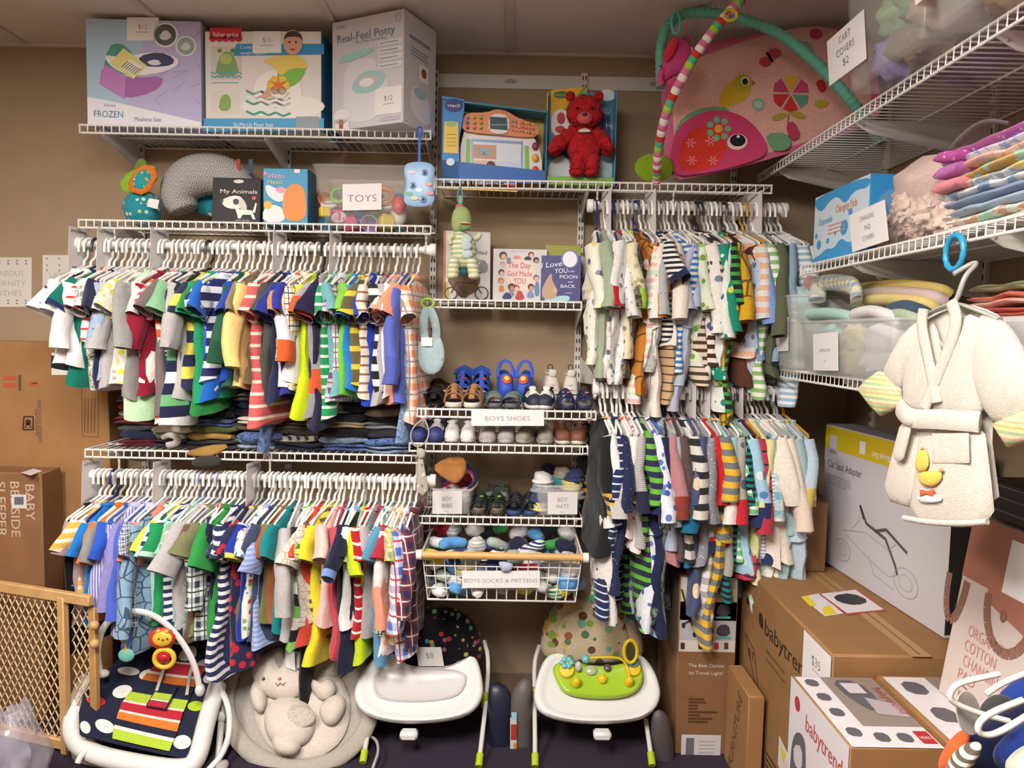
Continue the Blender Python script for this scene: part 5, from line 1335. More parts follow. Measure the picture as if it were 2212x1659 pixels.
obj('teeth', B().pillow([W(x, y, Y-.037) for x, y in ((992, 481), (1006, 479), (1019, 482), (1006, 483))], (0, -1, 0), .004, fab('e6e2d6'), .5, 1), t, smooth=60)
obj('crest', B().pillow([W(x, y, Y+.01) for x, y in ((981, 455), (986, 441), (1000, 440), (1004, 448))], (0, -1, 0), .012, fab('d0704c'), .5, 1), t, smooth=60)
obj('body', B().pillow([W(x, y, Y) for x, y in ((982, 498), (1010, 500), (1028, 520), (1030, 555), (1020, 580), (985, 580), (974, 555), (974, 518))], (0, -1, 0), .034, sg, .8, 2), t, smooth=60)
for k, (cx, cy) in enumerate(((1008, 528), (1010, 546), (1008, 514))): obj('belly_plate', B().pillow([W(x, y, Y-.033+.003*k) for x, y in ((cx-17, cy+6), (cx, cy-12), (cx+16, cy+4), (cx, cy+16))], (0, -1, 0), .008, fab('b6c6c6'), .5, 1), t, smooth=60)
for pts in (((980, 508), (970, 516), (974, 528)), ((1024, 516), (1032, 514), (1038, 504))):
    obj('arm', B().tube(curve([W(x, y, Y-.02) for x, y in pts], 2), [.012, .012, .011, .011, .010, .009, .009, .008, .008, .006], fab('c9c9a4'), 10), t, smooth=60)
for x, dx in ((982, -3), (1018, 4)):
    obj('leg', B().tube(curve([W(x, 560, Y-.02), W(x+dx, 580, Y-.025), W(x+dx*1.5, 594, Y-.03)], 2), .019, sg, 12), t, smooth=60)
    obj('foot', B().ell(W(x+dx*1.5, 596, Y-.04), (.02, .024, .012), fab('d6d2b0'), 12, 8), t, smooth=60)
obj('tail', B().pillow([W(x, y, Y+.015) for x, y in ((988, 570), (1012, 570), (1008, 596), (996, 598))], (0, -1, 0), .02, fab('3f7c84'), .8, 1), t, smooth=60)
# light blue bib on a lime link at the end of the upper left rod
t = thing('baby_bib', 'light blue bib hanging on a lime green link ring', 'bib', W(930, 640, -.33))
Y = -.34
obj('link_ring', B().tube([W(924+13*cos(a*pi/8), 655+10*sin(a*pi/8), Y) for a in range(16)], .0042, mat('9cc82c', .35), 8, loop=True), t)
bb_ = fab(('dt', 22, .16, 'a9c0c6', ['d9cfae', '8fb0a0']))
for pts in (((922, 665), (914, 690), (916, 730), (928, 755)), ((926, 665), (938, 685), (944, 720), (938, 750))):
    obj('strap', B().tube(curve([W(x, y, Y) for x, y in pts], 2), .014, bb_, 8, flat=.35, up=(0, 1, 0)), t, smooth=60)
obj('bib_panel', B().pillow([W(x, y, Y) for x, y in ((904, 730), (918, 752), (934, 742), (948, 722), (960, 750), (960, 785), (944, 808), (918, 808), (902, 785))], (0, -1, 0), .008, bb_, .6, 1), t, smooth=60)
_o, pn = card('paper_label', None, None, W(910, 748, Y-.012), W(934, 748, Y-.012)-W(910, 748, Y-.012), W(910, 729, Y-.012)-W(910, 748, Y-.012), parent=t)

# ================================================================== shoes
def shoe(label, cat, px, py, Y, z, kind, cols, rz=0, tilt=0, s=1.0, group='boys shoes', L=.125, Wd=.056, px_is_toe=False):
    """toe points to -y; tilt raises the heel (leaning back against the wall)"""
    x = PX(px, Y, z+.02)
    o = thing({'sneaker': 'sneaker', 'sandal': 'sandal', 'clog': 'clog', 'boot': 'boot', 'slide': 'slide'}[kind], label, cat, (x, Y, z), rz, group)
    Mx = Matrix.Translation((x, Y, z)) @ Matrix.Rotation(rz, 4, 'Z') @ Matrix.Rotation(tilt, 4, 'X') @ Matrix.Scale(s, 4)
    T = lambda p: Mx @ Vector(p)
    up, sole, trim, inn = [mat(c, .6) if isinstance(c, str) else c for c in cols]
    def outline(k, zz, n=20):
        r = []
        for i in range(n):
            a = 2*pi*i/n; c, q = cos(a), sin(a)
            wv = Wd/2*(1.0+.12*(-q))*k
            r.append(T((math.copysign(abs(c)**.75, c)*wv, q*L/2*k+(0 if True else 0), zz)))
        return r
    obj('sole', B().loft([outline(.93, 0), outline(1.0, .004), outline(1.02, .012), outline(.98, .016)], sole), o, smooth=50)
    def upper(prof, m, name, cap=True):
        rings = []
        for y, hw, h in prof:
            rg = []
            for i in range(13):
                a = pi*i/12; c, q = cos(a), sin(a)
                rg.append(T((math.copysign(abs(c)**.7, c)*hw, y, .013+h*q**.8)))
            rings.append(rg)
        return obj(name, B().loft(rings, m, cap=cap), o, smooth=60)
    hw = Wd/2
    if kind in ('sneaker', 'boot'):
        H = .052 if kind == 'sneaker' else .085
        u_ = upper([(-L*.5, hw*.35, .010), (-L*.47, hw*.7, .022), (-L*.38, hw*.93, .029), (-L*.2, hw*.98, .036), (-L*.02, hw*.93, H*.88), (L*.12, hw*.9, H), (L*.32, hw*.9, H), (L*.44, hw*.75, H*.98), (L*.495, hw*.4, H*.9)], up, 'upper')
        # ankle opening
        b = B(); rg = [T((cos(2*pi*i/14)*hw*.66, L*.22+sin(2*pi*i/14)*L*.22, .0132+H+.0015*cos(2*pi*i/14))) for i in range(14)]
        b.add(rg+[T((0, L*.22, H-.01))], [(i, (i+1) % 14, 14) for i in range(14)], inn); obj('lining', b, o)
        obj('ankle_rim', B().tube(rg, .0035*s, up if kind == 'sneaker' else trim, 6, loop=True), o, smooth=60)
        for k in range(3):
            y = -L*.22+k*L*.09; h = .036+(k*.33)*(H*.88-.036)+.004
            obj('strap' if kind == 'sneaker' else 'lace', B().tube([T((q*hw*.8, y+abs(q)*.008, .013+h*(1-.45*q*q))) for q in (-1, -.7, -.3, 0, .3, .7, 1)], (.0045 if kind == 'sneaker' else .003)*s, trim, 6), o, smooth=60)
        obj('tongue', B().pillow([T((-.012, -L*.02, .013+H*.9)), T((.012, -L*.02, .013+H*.9)), T((.013, L*.02, .013+H*1.16)), T((-.013, L*.02, .013+H*1.16))], Mx.to_3x3() @ Vector((0, -.8, .4)), .004, trim if kind == 'sneaker' else up, .5, 1), o, smooth=60)
        if kind == 'boot': obj('pull_loop', B().tube([T((.008*cos(a*pi/6), L*.46, .013+H+.010+.010*sin(a*pi/6))) for a in range(12)], .002, inn, 6, loop=True), o)
    elif kind == 'clog':
        upper([(-L*.5, hw*.4, .016), (-L*.46, hw*.8, .034), (-L*.34, hw*1.02, .044), (-L*.12, hw*1.02, .050), (L*.06, hw*.98, .052)], up, 'upper')
        b = B(); rg = [T((cos(2*pi*i/14)*hw*.8, L*.24+sin(2*pi*i/14)*L*.2, .0175)) for i in range(14)]; b.add(rg, [tuple(range(14))], inn); obj('footbed', b, o)
        obj('heel_strap', B().tube([T(q) for q in ((-hw*.95, L*.02, .05), (-hw*.9, L*.25, .056), (-hw*.55, L*.46, .06), (0, L*.52, .062), (hw*.55, L*.46, .06), (hw*.9, L*.25, .056), (hw*.95, L*.02, .05))], .006*s, up, 8, flat=.5), o, smooth=60)
        obj('badge', B().pillow([T((cos(2*pi*i/10)*hw*.62, -L*.12+sin(2*pi*i/10)*L*.16, .061)) for i in range(10)], Mx.to_3x3() @ Vector((0, -.25, 1)), .006, trim, .5, 1), o, smooth=60)
        obj('badge_centre', B().pillow([T((cos(2*pi*i/10)*hw*.36, -L*.12+sin(2*pi*i/10)*L*.09, .068)) for i in range(10)], Mx.to_3x3() @ Vector((0, -.25, 1)), .004, mat('e6cf5a' , .5), .5, 1), o, smooth=60)
    elif kind == 'slide':
        upper([(-L*.42, hw*1.0, .026), (-L*.3, hw*1.04, .036), (-L*.05, hw*1.04, .040), (L*.0, hw*1.0, .040)], up, 'band', False)
        obj('heel_rim', B().tube([T(q) for q in ((-hw*.98, L*.0, .03), (-hw*.95, L*.3, .035), (-hw*.5, L*.48, .045), (0, L*.5, .048), (hw*.5, L*.48, .045), (hw*.95, L*.3, .035), (hw*.98, 0, .03))], .005, trim, 6), o, smooth=60)
        b = B(); b.add([T((cos(2*pi*i/14)*hw*.86, sin(2*pi*i/14)*L*.46, .0165)) for i in range(14)], [tuple(range(14))], inn); obj('footbed', b, o)
    else:
        b = B(); b.add([T((cos(2*pi*i/14)*hw*.9, sin(2*pi*i/14)*L*.46, .0167)) for i in range(14)], [tuple(range(14))], inn); obj('footbed', b, o)
        for y, h, w_ in ((-L*.30, .030, .012), (-L*.10, .040, .011), (L*.14, .052, .011)):
            obj('strap', B().tube([T((cos(pi*i/10)*hw*1.0, y+.004*sin(pi*i/10), .013+h*sin(pi*i/10)**.8)) for i in range(11)], w_*s, up, 8, flat=.3, up=Mx.to_3x3() @ Vector((1, 0, 0))), o, smooth=60)
        obj('centre_strap', B().tube([T((0, -L*.42, .028)), T((0, -L*.25, .046)), T((0, -L*.05, .056)), T((0, L*.12, .067))], .009*s, up, 8, flat=.35), o, smooth=60)
        obj('heel_cup', B().tube([T(q) for q in ((-hw*.95, L*.14, .045), (-hw*.8, L*.38, .042), (0, L*.48, .045), (hw*.8, L*.38, .042), (hw*.95, L*.14, .045))], .010*s, up, 8, flat=.35), o, smooth=60)
        obj('buckle', B().pillow([T((cos(2*pi*i/8)*.009+hw*.3, -L*.1+sin(2*pi*i/8)*.008, .056)) for i in range(8)], Mx.to_3x3() @ Vector((.3, -.3, 1)), .004, trim, .5, 1), o, smooth=60)
    return o
def pair(desc, cat, pxs, Y, z, kind, cols, rz=(0, 0), **kw):
    for sd, px, r in zip(('left', 'right'), pxs, rz): shoe('%s of the two %s' % (sd, desc), cat, px, 0, Y, z, kind, cols, radians(r), **kw)
yb_ = -.12; tl = radians(42)
bl = ('2f57c0', '2447a8', 'b03a4a', '1e2f6c')
pair('bright blue strap sandals on upper shoe shelf', 'sandal', (1002, 1040), yb_, zF+.055, 'sandal', ('3156bc', '2a4cae', 'b23848', '1f3068'), (-4, 4), tilt=tl)
pair('bright blue clogs with round badges on the upper shoe shelf', 'clog', (1090, 1135), yb_, zF+.058, 'clog', ('3358c8', '2c4fbe', 'd9503c', '22387e'), (8, -8), tilt=radians(50), s=1.08)
pair('off white high-top boots on the upper shoe shelf', 'boot', (1191, 1232), -.15, zF+.002, 'boot', ('d8cfc8', 'dcd4cc', 'c4bab4', '3a3634'), (6, -2), tilt=radians(10), s=1.12)
yf_ = YF+.075
pair('dark brown sandals left on upper shoe shelf', 'sandal', (912, 945), -.22, zF+.002, 'sandal', ('2b2320', '1c1816', '3a302a', '1a1614'), (-12, -8), s=1.25, tilt=radians(12))
pair('tan cut-out sandals in the front row', 'sandal', (981, 1023), yf_, zF+.002, 'sandal', ('a97a50', 'd8cfc4', '8d6440', '2b2624'), (3, -5), s=1.12)
pair('grey slides with green trim in the front row', 'slide', (1068, 1107), yf_, zF+.002, 'slide', ('72777a', '5f6468', '3f7a5c', '4a4f52'), (6, -8), s=.98, L=.11)
pair('navy sneakers with white laces in the front row', 'shoe', (1150, 1180), yf_, zF+.002, 'sneaker', ('2a2c44', 'e6e4dc', 'dfdccf', '1d1e2c'), (14, -12), s=1.0)
pair('navy baby sandals with orange flowers in the front row', 'sandal', (1222, 1262), yf_, zF+.002, 'sandal', ('2a2f5a', '262a50', 'd87a3a', 'd8cbbb'), (6, -6), s=.98)
yg = YF+.02+.07
pair('navy sneakers with white stripes on the lower shoe shelf', 'shoe', (910, 944), yg, zG+.002, 'sneaker', ('2e3a78', '27336c', 'dcd8d2', '1d2348'), (-6, -3))
pair('white strap sneakers on the lower shoe shelf', 'shoe', (977, 1012), yg, zG+.002, 'sneaker', ('d3d2d2', 'd9d8da', 'e6e6e4', '2a3a80'), (2, -2), s=.95)
pair('light grey sneakers behind the shoe sign', 'shoe', (1053, 1095), yg, zG+.002, 'sneaker', ('a39c9a', 'b8b2ae', '8f8886', '6d6866'), (3, -4), s=1.08)
pair('taupe sneakers on the lower shoe shelf', 'shoe', (1138, 1175), yg, zG+.002, 'sneaker', ('8d867a', 'aaa396', '7c7468', '4c4842'), (-22, 6), s=1.0)
pair('brown leather shoes with white soles', 'shoe', (1213, 1252), yg, zG+.002, 'sneaker', ('74452f', 'dcd8d2', '5c3524', '3a241a'), (6, -14), s=1.02)
yh = -.235
pair('black and lime green sport sandals', 'sandal', (1036, 1073), yh, zH+.002, 'sandal', ('26302a', '4a4434', '7cc03c', 'b0a68c'), (-4, 3), s=1.02)
pair('grey mesh sneakers behind the lime sandals', 'shoe', (1063, 1085), -.10, zH+.002, 'sneaker', ('8a8f88', 'd3d3cc', '46504a', '24302c'), (-10, -4), s=1.02)
pair('dark navy sandals beside the hat bin', 'sandal', (1113, 1143), yh, zH+.002, 'sandal', ('24262e', '2f4a7c', '34384a', '2a3050'), (-6, 6), s=1.02)
# sign, hooks, tie
def sign(name, label, x0, y0, x1, y1, Y, lines, ink='6c6872', h=.02, parent=None, th=.0012, m=None, thin=-.018):
    O = W(x0, y1, Y); o, pn = card(name, label, 'sign' if label else None, O, W(x1, y1, Y)-O, W(x0, y0, Y)-O, m, th, parent=parent)
    for txt, a, b_, hh, wd_ in lines: pn.text(txt, a, b_, hh, mat(ink, .6), 2, thin=thin, width=wd_)
    pn.build('lettering', o); return o
sign('shelf_sign', 'long paper sign reading BOYS SHOES on the upper shoe shelf', 1018, 885, 1175, 920, YF-.008, [('BOYS SHOES', .5, .32, .016, .15), ('$2.00', .5, .1, .004, .012)])
def s_hook(label, px, py0, py1, Y):
    b = B()
    for dx in (-5, 5): b.tube(curve([W(px+dx, py0+14, Y), W(px+dx, py0, Y), W(px+dx, py0-4, Y+.012), W(px+dx, py0+10, Y+.018)], 2), .0024, m_wire, 6)
    b.tube([W(px-5, py0+14, Y), W(px+5, py0+14, Y)], .0024, m_wire, 6)
    return obj('wire_hook', b, None, label, 'hook')
s_hook('white wire clip hook on the left end of the upper shoe shelf', 915, 888, 905, YF-.008)
s_hook('white wire clip hook on the right end of the upper shoe shelf', 1272, 890, 905, YF-.008)
s_hook('white wire clip hook on the right end of the lower shoe shelf', 1264, 966, 980, YF+.012)
t = thing('baby_tie', 'grey patterned baby tie hanging on a cord at the shoe shelves', 'tie', W(908, 900, YF-.015))
Y = YF-.016
obj('cord', B().tube(curve([W(913, 905, Y), W(890, 925, Y), W(886, 950, Y), W(900, 968, Y), W(922, 955, Y), W(928, 930, Y), W(917, 905, Y)], 2), .003, fab('a9a49c'), 6), t, smooth=60)
tm = fab(('dt', 46, .3, 'b0aaa0', ['7d7a74', 'd0cabd']))
obj('knot', B().pillow([W(x, y, Y-.004) for x, y in ((898, 968), (916, 968), (920, 985), (912, 992), (902, 990))], (0, -1, 0), .009, tm, .6, 1), t, smooth=60)
obj('blade', B().pillow([W(x, y, Y-.002) for x, y in ((903, 988), (913, 988), (924, 1045), (926, 1058), (913, 1072), (899, 1058), (901, 1040))], (0, -1, 0), .006, tm, .6, 0), t, smooth=60)

# ================================================================== folded trousers on shelf C
def folded(label, px0, px1, z, th, spec, seed, yf=-.27, dep=.22, group=None, name='folded_trousers', layers=2, rz=0, X=None, cat='trousers', emin=.45):
    """a garment folded over itself: layered slab whose folded edge faces -y"""
    rn = random.Random(seed)
    x0, x1 = (PX(px0, yf, z), PX(px1, yf, z)) if X is None else X
    w = x1-x0; b = B(); m = fab(spec); off = seed*1.37
    cx, cy = (x0+x1)/2, yf+dep/2
    for l in range(layers):
        zc = z+th*(l+.5)/layers; hz = th/layers*.56; rings = []
        for i in range(11):
            u = -1+2*i/10; ex = x0+w/2*(1+u); e = (1-abs(u)**6)**.5 if abs(u) < 1 else .12
            rg = []
            for k in range(14):
                a = 2*pi*k/14; c, s_ = cos(a), sin(a)
                yy = cy+math.copysign(abs(c)**.45, c)*dep/2*(1-.03*l*rn.random())
                zz = zc+math.copysign(abs(s_)**.55, s_)*hz*max(e, emin)+.011*noise.noise(Vector((ex*14+off, yy*10, l*.3)))
                yy += .008*noise.noise(Vector((ex*20+off, l*1.7, 3.3)))
                p = Vector((ex-cx, yy-cy, zz)); 
                q = Matrix.Rotation(rz, 3, 'Z') @ p
                rg.append((q.x+cx, q.y+cy, q.z))
            rings.append(rg)
        b.loft(rings, m)
    return obj(name, b, None, label, cat, group, smooth=60)
DEN = ('cm', 50, ['4a6290', '5c77a8', '3d527c']); DEN2 = ('cm', 50, ['7d93b0', '92a8c2', '6b82a2']); DEND = ('cm', 50, ['2a3550', '34405c', '222b42'])
cols = [
 (252, 335, -.25, [('dark red', '6e1c2c'), ('navy blue', '2b304c'), ('slate grey', '4a4f56'), ('maroon', '7a1f34'), ('pale camo', ('cm', 40, ['7d8f9c', 'b0bcc4', '5c6c78'])), ('crimson', '8c2034'), ('denim blue', DEN), ('charcoal', '45484e'), ('leaf green', '2c6a3c')]),
 (325, 410, -.26, [('dusk blue', '48506c'), ('sage green', '8a9a80'), ('cream', 'd3cbc0'), ('ink navy', '23263c'), ('mid grey', '55534f'), ('heather charcoal', '403e3d'), ('dark olive grey', '3d3b35'), ('graphite', '35332f')]),
 (405, 500, -.28, [('dark slate', '34363c'), ('golden tan', 'a9854c'), ('olive green', '5c6438'), ('mid denim', DEN), ('jet black', '202025'), ('soft black', '26262e'), ('black cotton', '15151a'), ('deep black', '1a1a1e')]),
 (506, 598, -.27, [('pale denim', DEN2), ('medium blue denim', DEN), ('khaki olive', '6c6444'), ('cream trimmed', 'd0c4b0'), ('midnight navy', '1f2233'), ('blue jean', DEND), ('pale grey', '8d8c8a'), ('black cuffed', '1f1f25'), ('light grey', 'a3a09c')]),
 (596, 692, -.26, [('dark indigo', '22273c'), ('white and navy plaid', ('pl', .03, 'dcd8cc', '2e3450', 'b7bb5c')), ('dark taupe', '45403c'), ('brown grey', '504a44'), ('red lined', '8c2234'), ('olive striped', '7c7c50'), ('printed black', ('dt', 30, .35, '2b2d3a', ['c9542c', '3d5a9c', 'd8d4cc']))]),
 (690, 790, -.27, [('faded blue denim', DEN), ('pale blue denim', DEN2), ('washed black', '1d1d23'), ('tan lined', 'b09c7c'), ('charcoal navy', '2a2e3c'), ('coal grey', '3a3b40'), ('black drawstring', '1b1c22'), ('pale stone', '9c9a90'), ('grey green', '5f6a58')]),
 (788, 892, -.27, [('grey blue denim', DEN2), ('strong blue denim', DEN), ('plum', '35303c'), ('orange tabbed grey', 'aeb0b8'), ('matte black', '1b1b20'), ('khaki', '8d7c62'), ('soft coal', '222226'), ('black nylon', '26272b')]),
]
sd = 0
for p0, p1, yf, its in cols:
    z = zC
    for k, (nm, sp) in enumerate(its[:7]):
        sd += 1; rn = random.Random(sd); th = rn.uniform(.024, .034)
        folded('%s folded trousers, layer %d of their pile on the trousers shelf' % (nm, k+1), p0+rn.uniform(-5, 5), p1+rn.uniform(-5, 5), z, th, sp, sd, yf+rn.uniform(-.012, .012), .22, 'folded trousers on the wire shelf', rz=rn.uniform(-.06, .06), layers=1 if k % 3 else 2)
        z += th*.93
# a pair slipping over the front edge
t = obj('folded_trousers', B().pillow([W(418, 990, -.325), W(455, 982, -.33), W(482, 990, -.33), W(474, 1006, -.335), W(440, 1010, -.335), W(412, 1006, -.335)], (0, -1, .3), .012, fab('3a3936'), .6, 1), None, 'dark grey trousers drooping over the front edge of the trousers shelf', 'trousers', 'folded trousers on the wire shelf', smooth=60)
obj('folded_trousers', B().pillow([W(392, 980, -.318), W(450, 962, -.30), W(502, 960, -.30), W(462, 985, -.325), W(430, 986, -.325)], (0, -.5, .8), .010, fab('9c7a40'), .6, 1), None, 'golden brown trousers spread across the front edge of the trousers shelf', 'trousers', 'folded trousers on the wire shelf', smooth=60)
obj('white_sock', B().tube(curve([W(352, 945, -.29), W(365, 938, -.29), W(385, 945, -.295), W(382, 958, -.3), W(362, 962, -.3)], 2), .014, fab('dcd8d2'), 10, flat=.7), None, 'crumpled white sock at the front of the trousers shelf', 'sock', smooth=60)

# ================================================================== bib and hat bins
mc2 = clear_plastic('dfe1e3', .26, .12)
def labelled_bin(label, p0, p1, ytop, Yf, dep, lines, sgn, flare=.14):
    a, e = PX(p0, Yf, zH), PX(p1, Yf, zH); h = PZ(ytop, a, Yf)-zH
    t, pan, c = bin_('plastic_bin', label, (a, Yf), (e, Yf), dep, zH, h, mc2, flare)
    q = [pan.at(*pan.px(*v), 1.6) for v in ((sgn[0], sgn[3]), (sgn[2], sgn[3]), (sgn[0], sgn[1]))]
    o, pn = card('sign_card', None, None, q[0], q[1]-q[0], q[2]-q[0], parent=t)
    for txt, b_, w_ in lines: pn.text(txt, .5, b_, .0155, mat('5f5c64', .6), 2, thin=-.018, width=w_)
    pn.rect(.42, .1, .55, .12, mat('a9a6ac'), 2); pn.build('lettering', o)
    return t, c, h
t, c, h = labelled_bin('clear bin of bibs with BOY BIBS sign', 938, 1016, 1055, -.285, .24, [('BOY', .58, .034), ('BIBS', .28, .036)], (934, 1060, 998, 1110))
rn = random.Random(21)
for i in range(9):
    col, nm = [('dfdcd8', 'white'), ('c9c6c4', 'pale grey'), ('e6e2e0', 'ivory'), ('b0284c', 'raspberry'), ('3a3f78', 'navy'), ('c83a4a', 'red'), ('9cb4cc', 'light blue'), ('d9d6d4', 'off white'), ('8d9a8c', 'sage')][i]
    lump('folded_bib', '%s bib stuffed in the boy bibs bin' % nm, 'bib', c+Vector((rn.uniform(-.012, .012), -.06+.018*i, .03+.013*i)), (.050, .028, .032), col, i+3, .3, 'bibs in the bib bin')
Yb = -.27
obj('folded_bib', B().pillow([W(x, y, Yb+.02*(y < 1000)) for x, y in ((932, 1010), (960, 990), (1000, 985), (1010, 1005), (1003, 1030), (985, 1048), (960, 1035))], (0, -.8, .6), .02, fab('c98a50'), .5, 1), None, 'orange brown bib draped over the boy bibs bin', 'bib', 'bibs in the bib bin', smooth=60)
for k, (col, nm) in enumerate((('2c2a5c', 'dark navy'), ('c83250', 'bright red'), ('e07a9c', 'pink'), ('e6e0e0', 'cream'))):
    obj('folded_bib', B().tube(curve([W(1000+k*7, 1000+k*8, -.23), W(1024+k*2, 1015+k*8, -.24), W(1030-k*3, 1040+k*4, -.25), W(1008, 1060, -.255)], 2), .012, fab(col), 8, flat=.6), None, nm+' bib edge curling out of the right side of the bib bin', 'bib', 'bibs in the bib bin', smooth=60)
t, c, h = labelled_bin('clear bin of baby hats with BOY HATS sign', 1162, 1249, 1048, -.285, .24, [('BOY', .58, .034), ('HATS', .28, .042)], (1183, 1063, 1247, 1111))
HC = [('d3d1d0', 'white'), ('b9bcc4', 'grey striped'), ('2f3454', 'navy'), ('4fb0c0', 'turquoise'), ('e0cf7c', 'yellow'), ('8d98a8', 'slate'), ('b33040', 'red striped'), ('c9c4b4', 'cream'), ('3d4a70', 'denim blue'), ('e2e0de', 'ivory'), ('2a2c3a', 'black')]
for i in range(22):
    hc_, nm = HC[i % 11]; lay = i//6; x = c.x+(-.055+.037*(i % 4))+rn.uniform(-.01, .01); y = c.y-.085+.05*((i*7) % 4); z = zH+.03+lay*.033
    spec = S2(.012, .5, hc_, 'dcdad8') if 'striped' in nm else hc_
    o = obj('baby_hat', B().ell((x, y, z), (.036, .032, .024), fab(spec), 16, 10, Matrix.Rotation(rn.uniform(-.6, .6), 3, 'Y'), .22, i, 7), None, '%s baby hat in the boy hats bin, layer %d' % (nm, lay+1), 'hat', 'hats in the hat bin', smooth=60)
    obj('brim', B().tube([(x+.034*cos(a*pi/8), y+.031*sin(a*pi/8), z-.010) for a in range(16)], .006, fab(hc_), 6, loop=True), o, smooth=60)

# ================================================================== wire basket of socks
Yb = -.44; zt_ = PZ(1196, 0, Yb); zb_ = PZ(1297, 0, Yb+.02)
xl, xr = PX(912, Yb, zt_), PX(1258, Yb, zt_); yl = -.06; ins = .018
t = thing('wire_basket', 'white wire drawer basket heaped with baby socks', 'basket', ((xl+xr)/2, (Yb+yl)/2, zb_))
def wb(name, paths, r=.0024, m=m_wire):
    for p in paths: obj(name, B().tube(p, r, m, 6), t, smooth=60)
wb('top_rim', [[(xl, Yb, zt_), (xr, Yb, zt_)], [(xl, yl, zt_), (xr, yl, zt_)], [(xl, Yb, zt_), (xl, yl, zt_)], [(xr, Yb, zt_), (xr, yl, zt_)]], .0042)
wb('bottom_rim', [[(xl+ins, Yb+ins, zb_), (xr-ins, Yb+ins, zb_), (xr-ins, yl-ins, zb_), (xl+ins, yl-ins, zb_), (xl+ins, Yb+ins, zb_)]], .0036)
gb = B(); lerp = lambda a, b_, q: tuple(a[i]+(b_[i]-a[i])*q for i in range(3))
nxw = 15
for i in range(nxw+1):
    q = i/nxw; topz = 1.0 if not (6 <= i <= 9) else .72
    a = lerp((xl+ins, Yb+ins, zb_), (xr-ins, Yb+ins, zb_), q); e = lerp((xl, Yb, zt_), (xr, Yb, zt_), q)
    gb.tube([a, lerp(a, e, topz)], .0021, m_wire, 5)
    gb.tube([a, (a[0], yl-ins, zb_)], .0019, m_wire, 4)
    gb.tube([(a[0], yl-ins, zb_), (e[0], yl, zt_)], .0019, m_wire, 4)
for k in (.25, .5, .72):
    gb.tube([lerp((xl+ins, Yb+ins, zb_), (xl, Yb, zt_), k), lerp((xr-ins, Yb+ins, zb_), (xr, Yb, zt_), k)], .0021, m_wire, 5)
    for xx, s_ in ((xl, 1), (xr, -1)): gb.tube([lerp((xx+s_*ins, Yb+ins, zb_), (xx, Yb, zt_), k), lerp((xx+s_*ins, yl-ins, zb_), (xx, yl, zt_), k)], .0021, m_wire, 5)
for j in range(9):
    q = j/8
    for xx, s_ in ((xl, 1), (xr, -1)): gb.tube([lerp((xx+s_*ins, Yb+ins, zb_), (xx+s_*ins, yl-ins, zb_), q), lerp((xx, Yb, zt_), (xx, yl, zt_), q)], .0019, m_wire, 4)
obj('wire_mesh', gb, t, kind='stuff', smooth=0)
zh_ = zt_-.004
mw = mat('d3a465', .45, noise_amt=.12, nscale=25)
obj('wooden_handle', B().tube([(xl-.004, Yb-.016, zh_), (xr+.006, Yb-.016, zh_)], .0125, mw, 14), t, smooth=60)
for x in (xl-.008, xr+.010): obj('handle_cap', B().tube([(x-.009, Yb-.016, zh_), (x+.009, Yb-.016, zh_)], .0165, mat('eceae6', .35), 14), t, smooth=50)
sign('sign_card', None, 998, 1233, 1166, 1270, Yb-.004, [('BOYS SOCKS & MITTENS', .5, .32, .0135, .245), ('$1.00', .44, .1, .004, .012)], parent=t)
SC_ = [('dfdcda', 'white'), ('e6e3e0', 'ivory'), ('2f3a78', 'navy'), ('9cb4d6', 'light blue'), ('b02430', 'red'), ('1f1f26', 'black'), ('5fa0dc', 'sky blue'), ('a9b8b0', 'grey green'), ('3f9a4a', 'green'), ('b9b7b8', 'pale grey'), ('dcd2c2', 'cream'), ('24283e', 'dark navy'), ('d8c83c', 'yellow'), ('d8d6d6', 'off white')]
rn = random.Random(9); k = 0
for lay, zq in enumerate((.026, .062, .098, .128)):
    for j in range(3):
        if lay == 0 and j == 2: continue
        for i in range(9):
            hc_, nm = SC_[(k*5+rn.randrange(3)) % 14]; k += 1
            x = xl+.045+(xr-xl-.09)*i/8+rn.uniform(-.02, .02); y = Yb+.072+j*.10+rn.uniform(-.025, .025); z = zb_+zq+rn.uniform(-.008, .008)+(.02*j if lay == 3 else 0)
            an = rn.uniform(0, 6.3); R = Matrix.Rotation(an, 3, 'Z') @ Matrix.Rotation(rn.uniform(-.5, .5), 3, 'Y')
            C = Vector((x, y, z)); R = R*1.35; spec = hc_ if k % 4 else S2(.012, .5, hc_, 'e2e0de')
            if k % 3: b = B().tube([C+R@Vector(q) for q in ((-.036, 0, -.002), (-.030, 0, 0), (-.012, .002, .002), (.006, .002, .0), (.018, .010, 0), (.026, .024, -.002), (.030, .034, -.003))], [.014, .022, .024, .025, .024, .021, .012], fab(spec), 9, flat=.8); w_ = 'sock'
            else: b = B().ell(C, (.030, .026, .022), fab(spec), 14, 10, R, .25, k); w_ = 'rolled sock pair'
            obj('baby_sock', b, None, '%s baby %s in the wire basket' % (nm, w_), 'sock', 'socks in the wire basket', smooth=60)
obj('mitten', B().pillow([W(x, y, Yb-.008) for x, y in ((1076, 1212), (1095, 1212), (1110, 1220), (1105, 1232), (1086, 1237), (1080, 1225))], (0, -1, 0), .012, fab('b4bcd2'), .6, 1), None, 'grey blue mitten slipping through the basket front opening', 'mitten', smooth=60)
xx = xr+.004
obj('baby_hat', B().pillow([W(x, y, -.30) for x, y in ((1228, 1246), (1250, 1238), (1264, 1250), (1262, 1272), (1246, 1276), (1230, 1266))], (.5, -.8, 0), .02, fab('8fa6d8'), .8, 1), None, 'periwinkle blue cap poking out of the right side of the sock basket', 'hat', smooth=60)
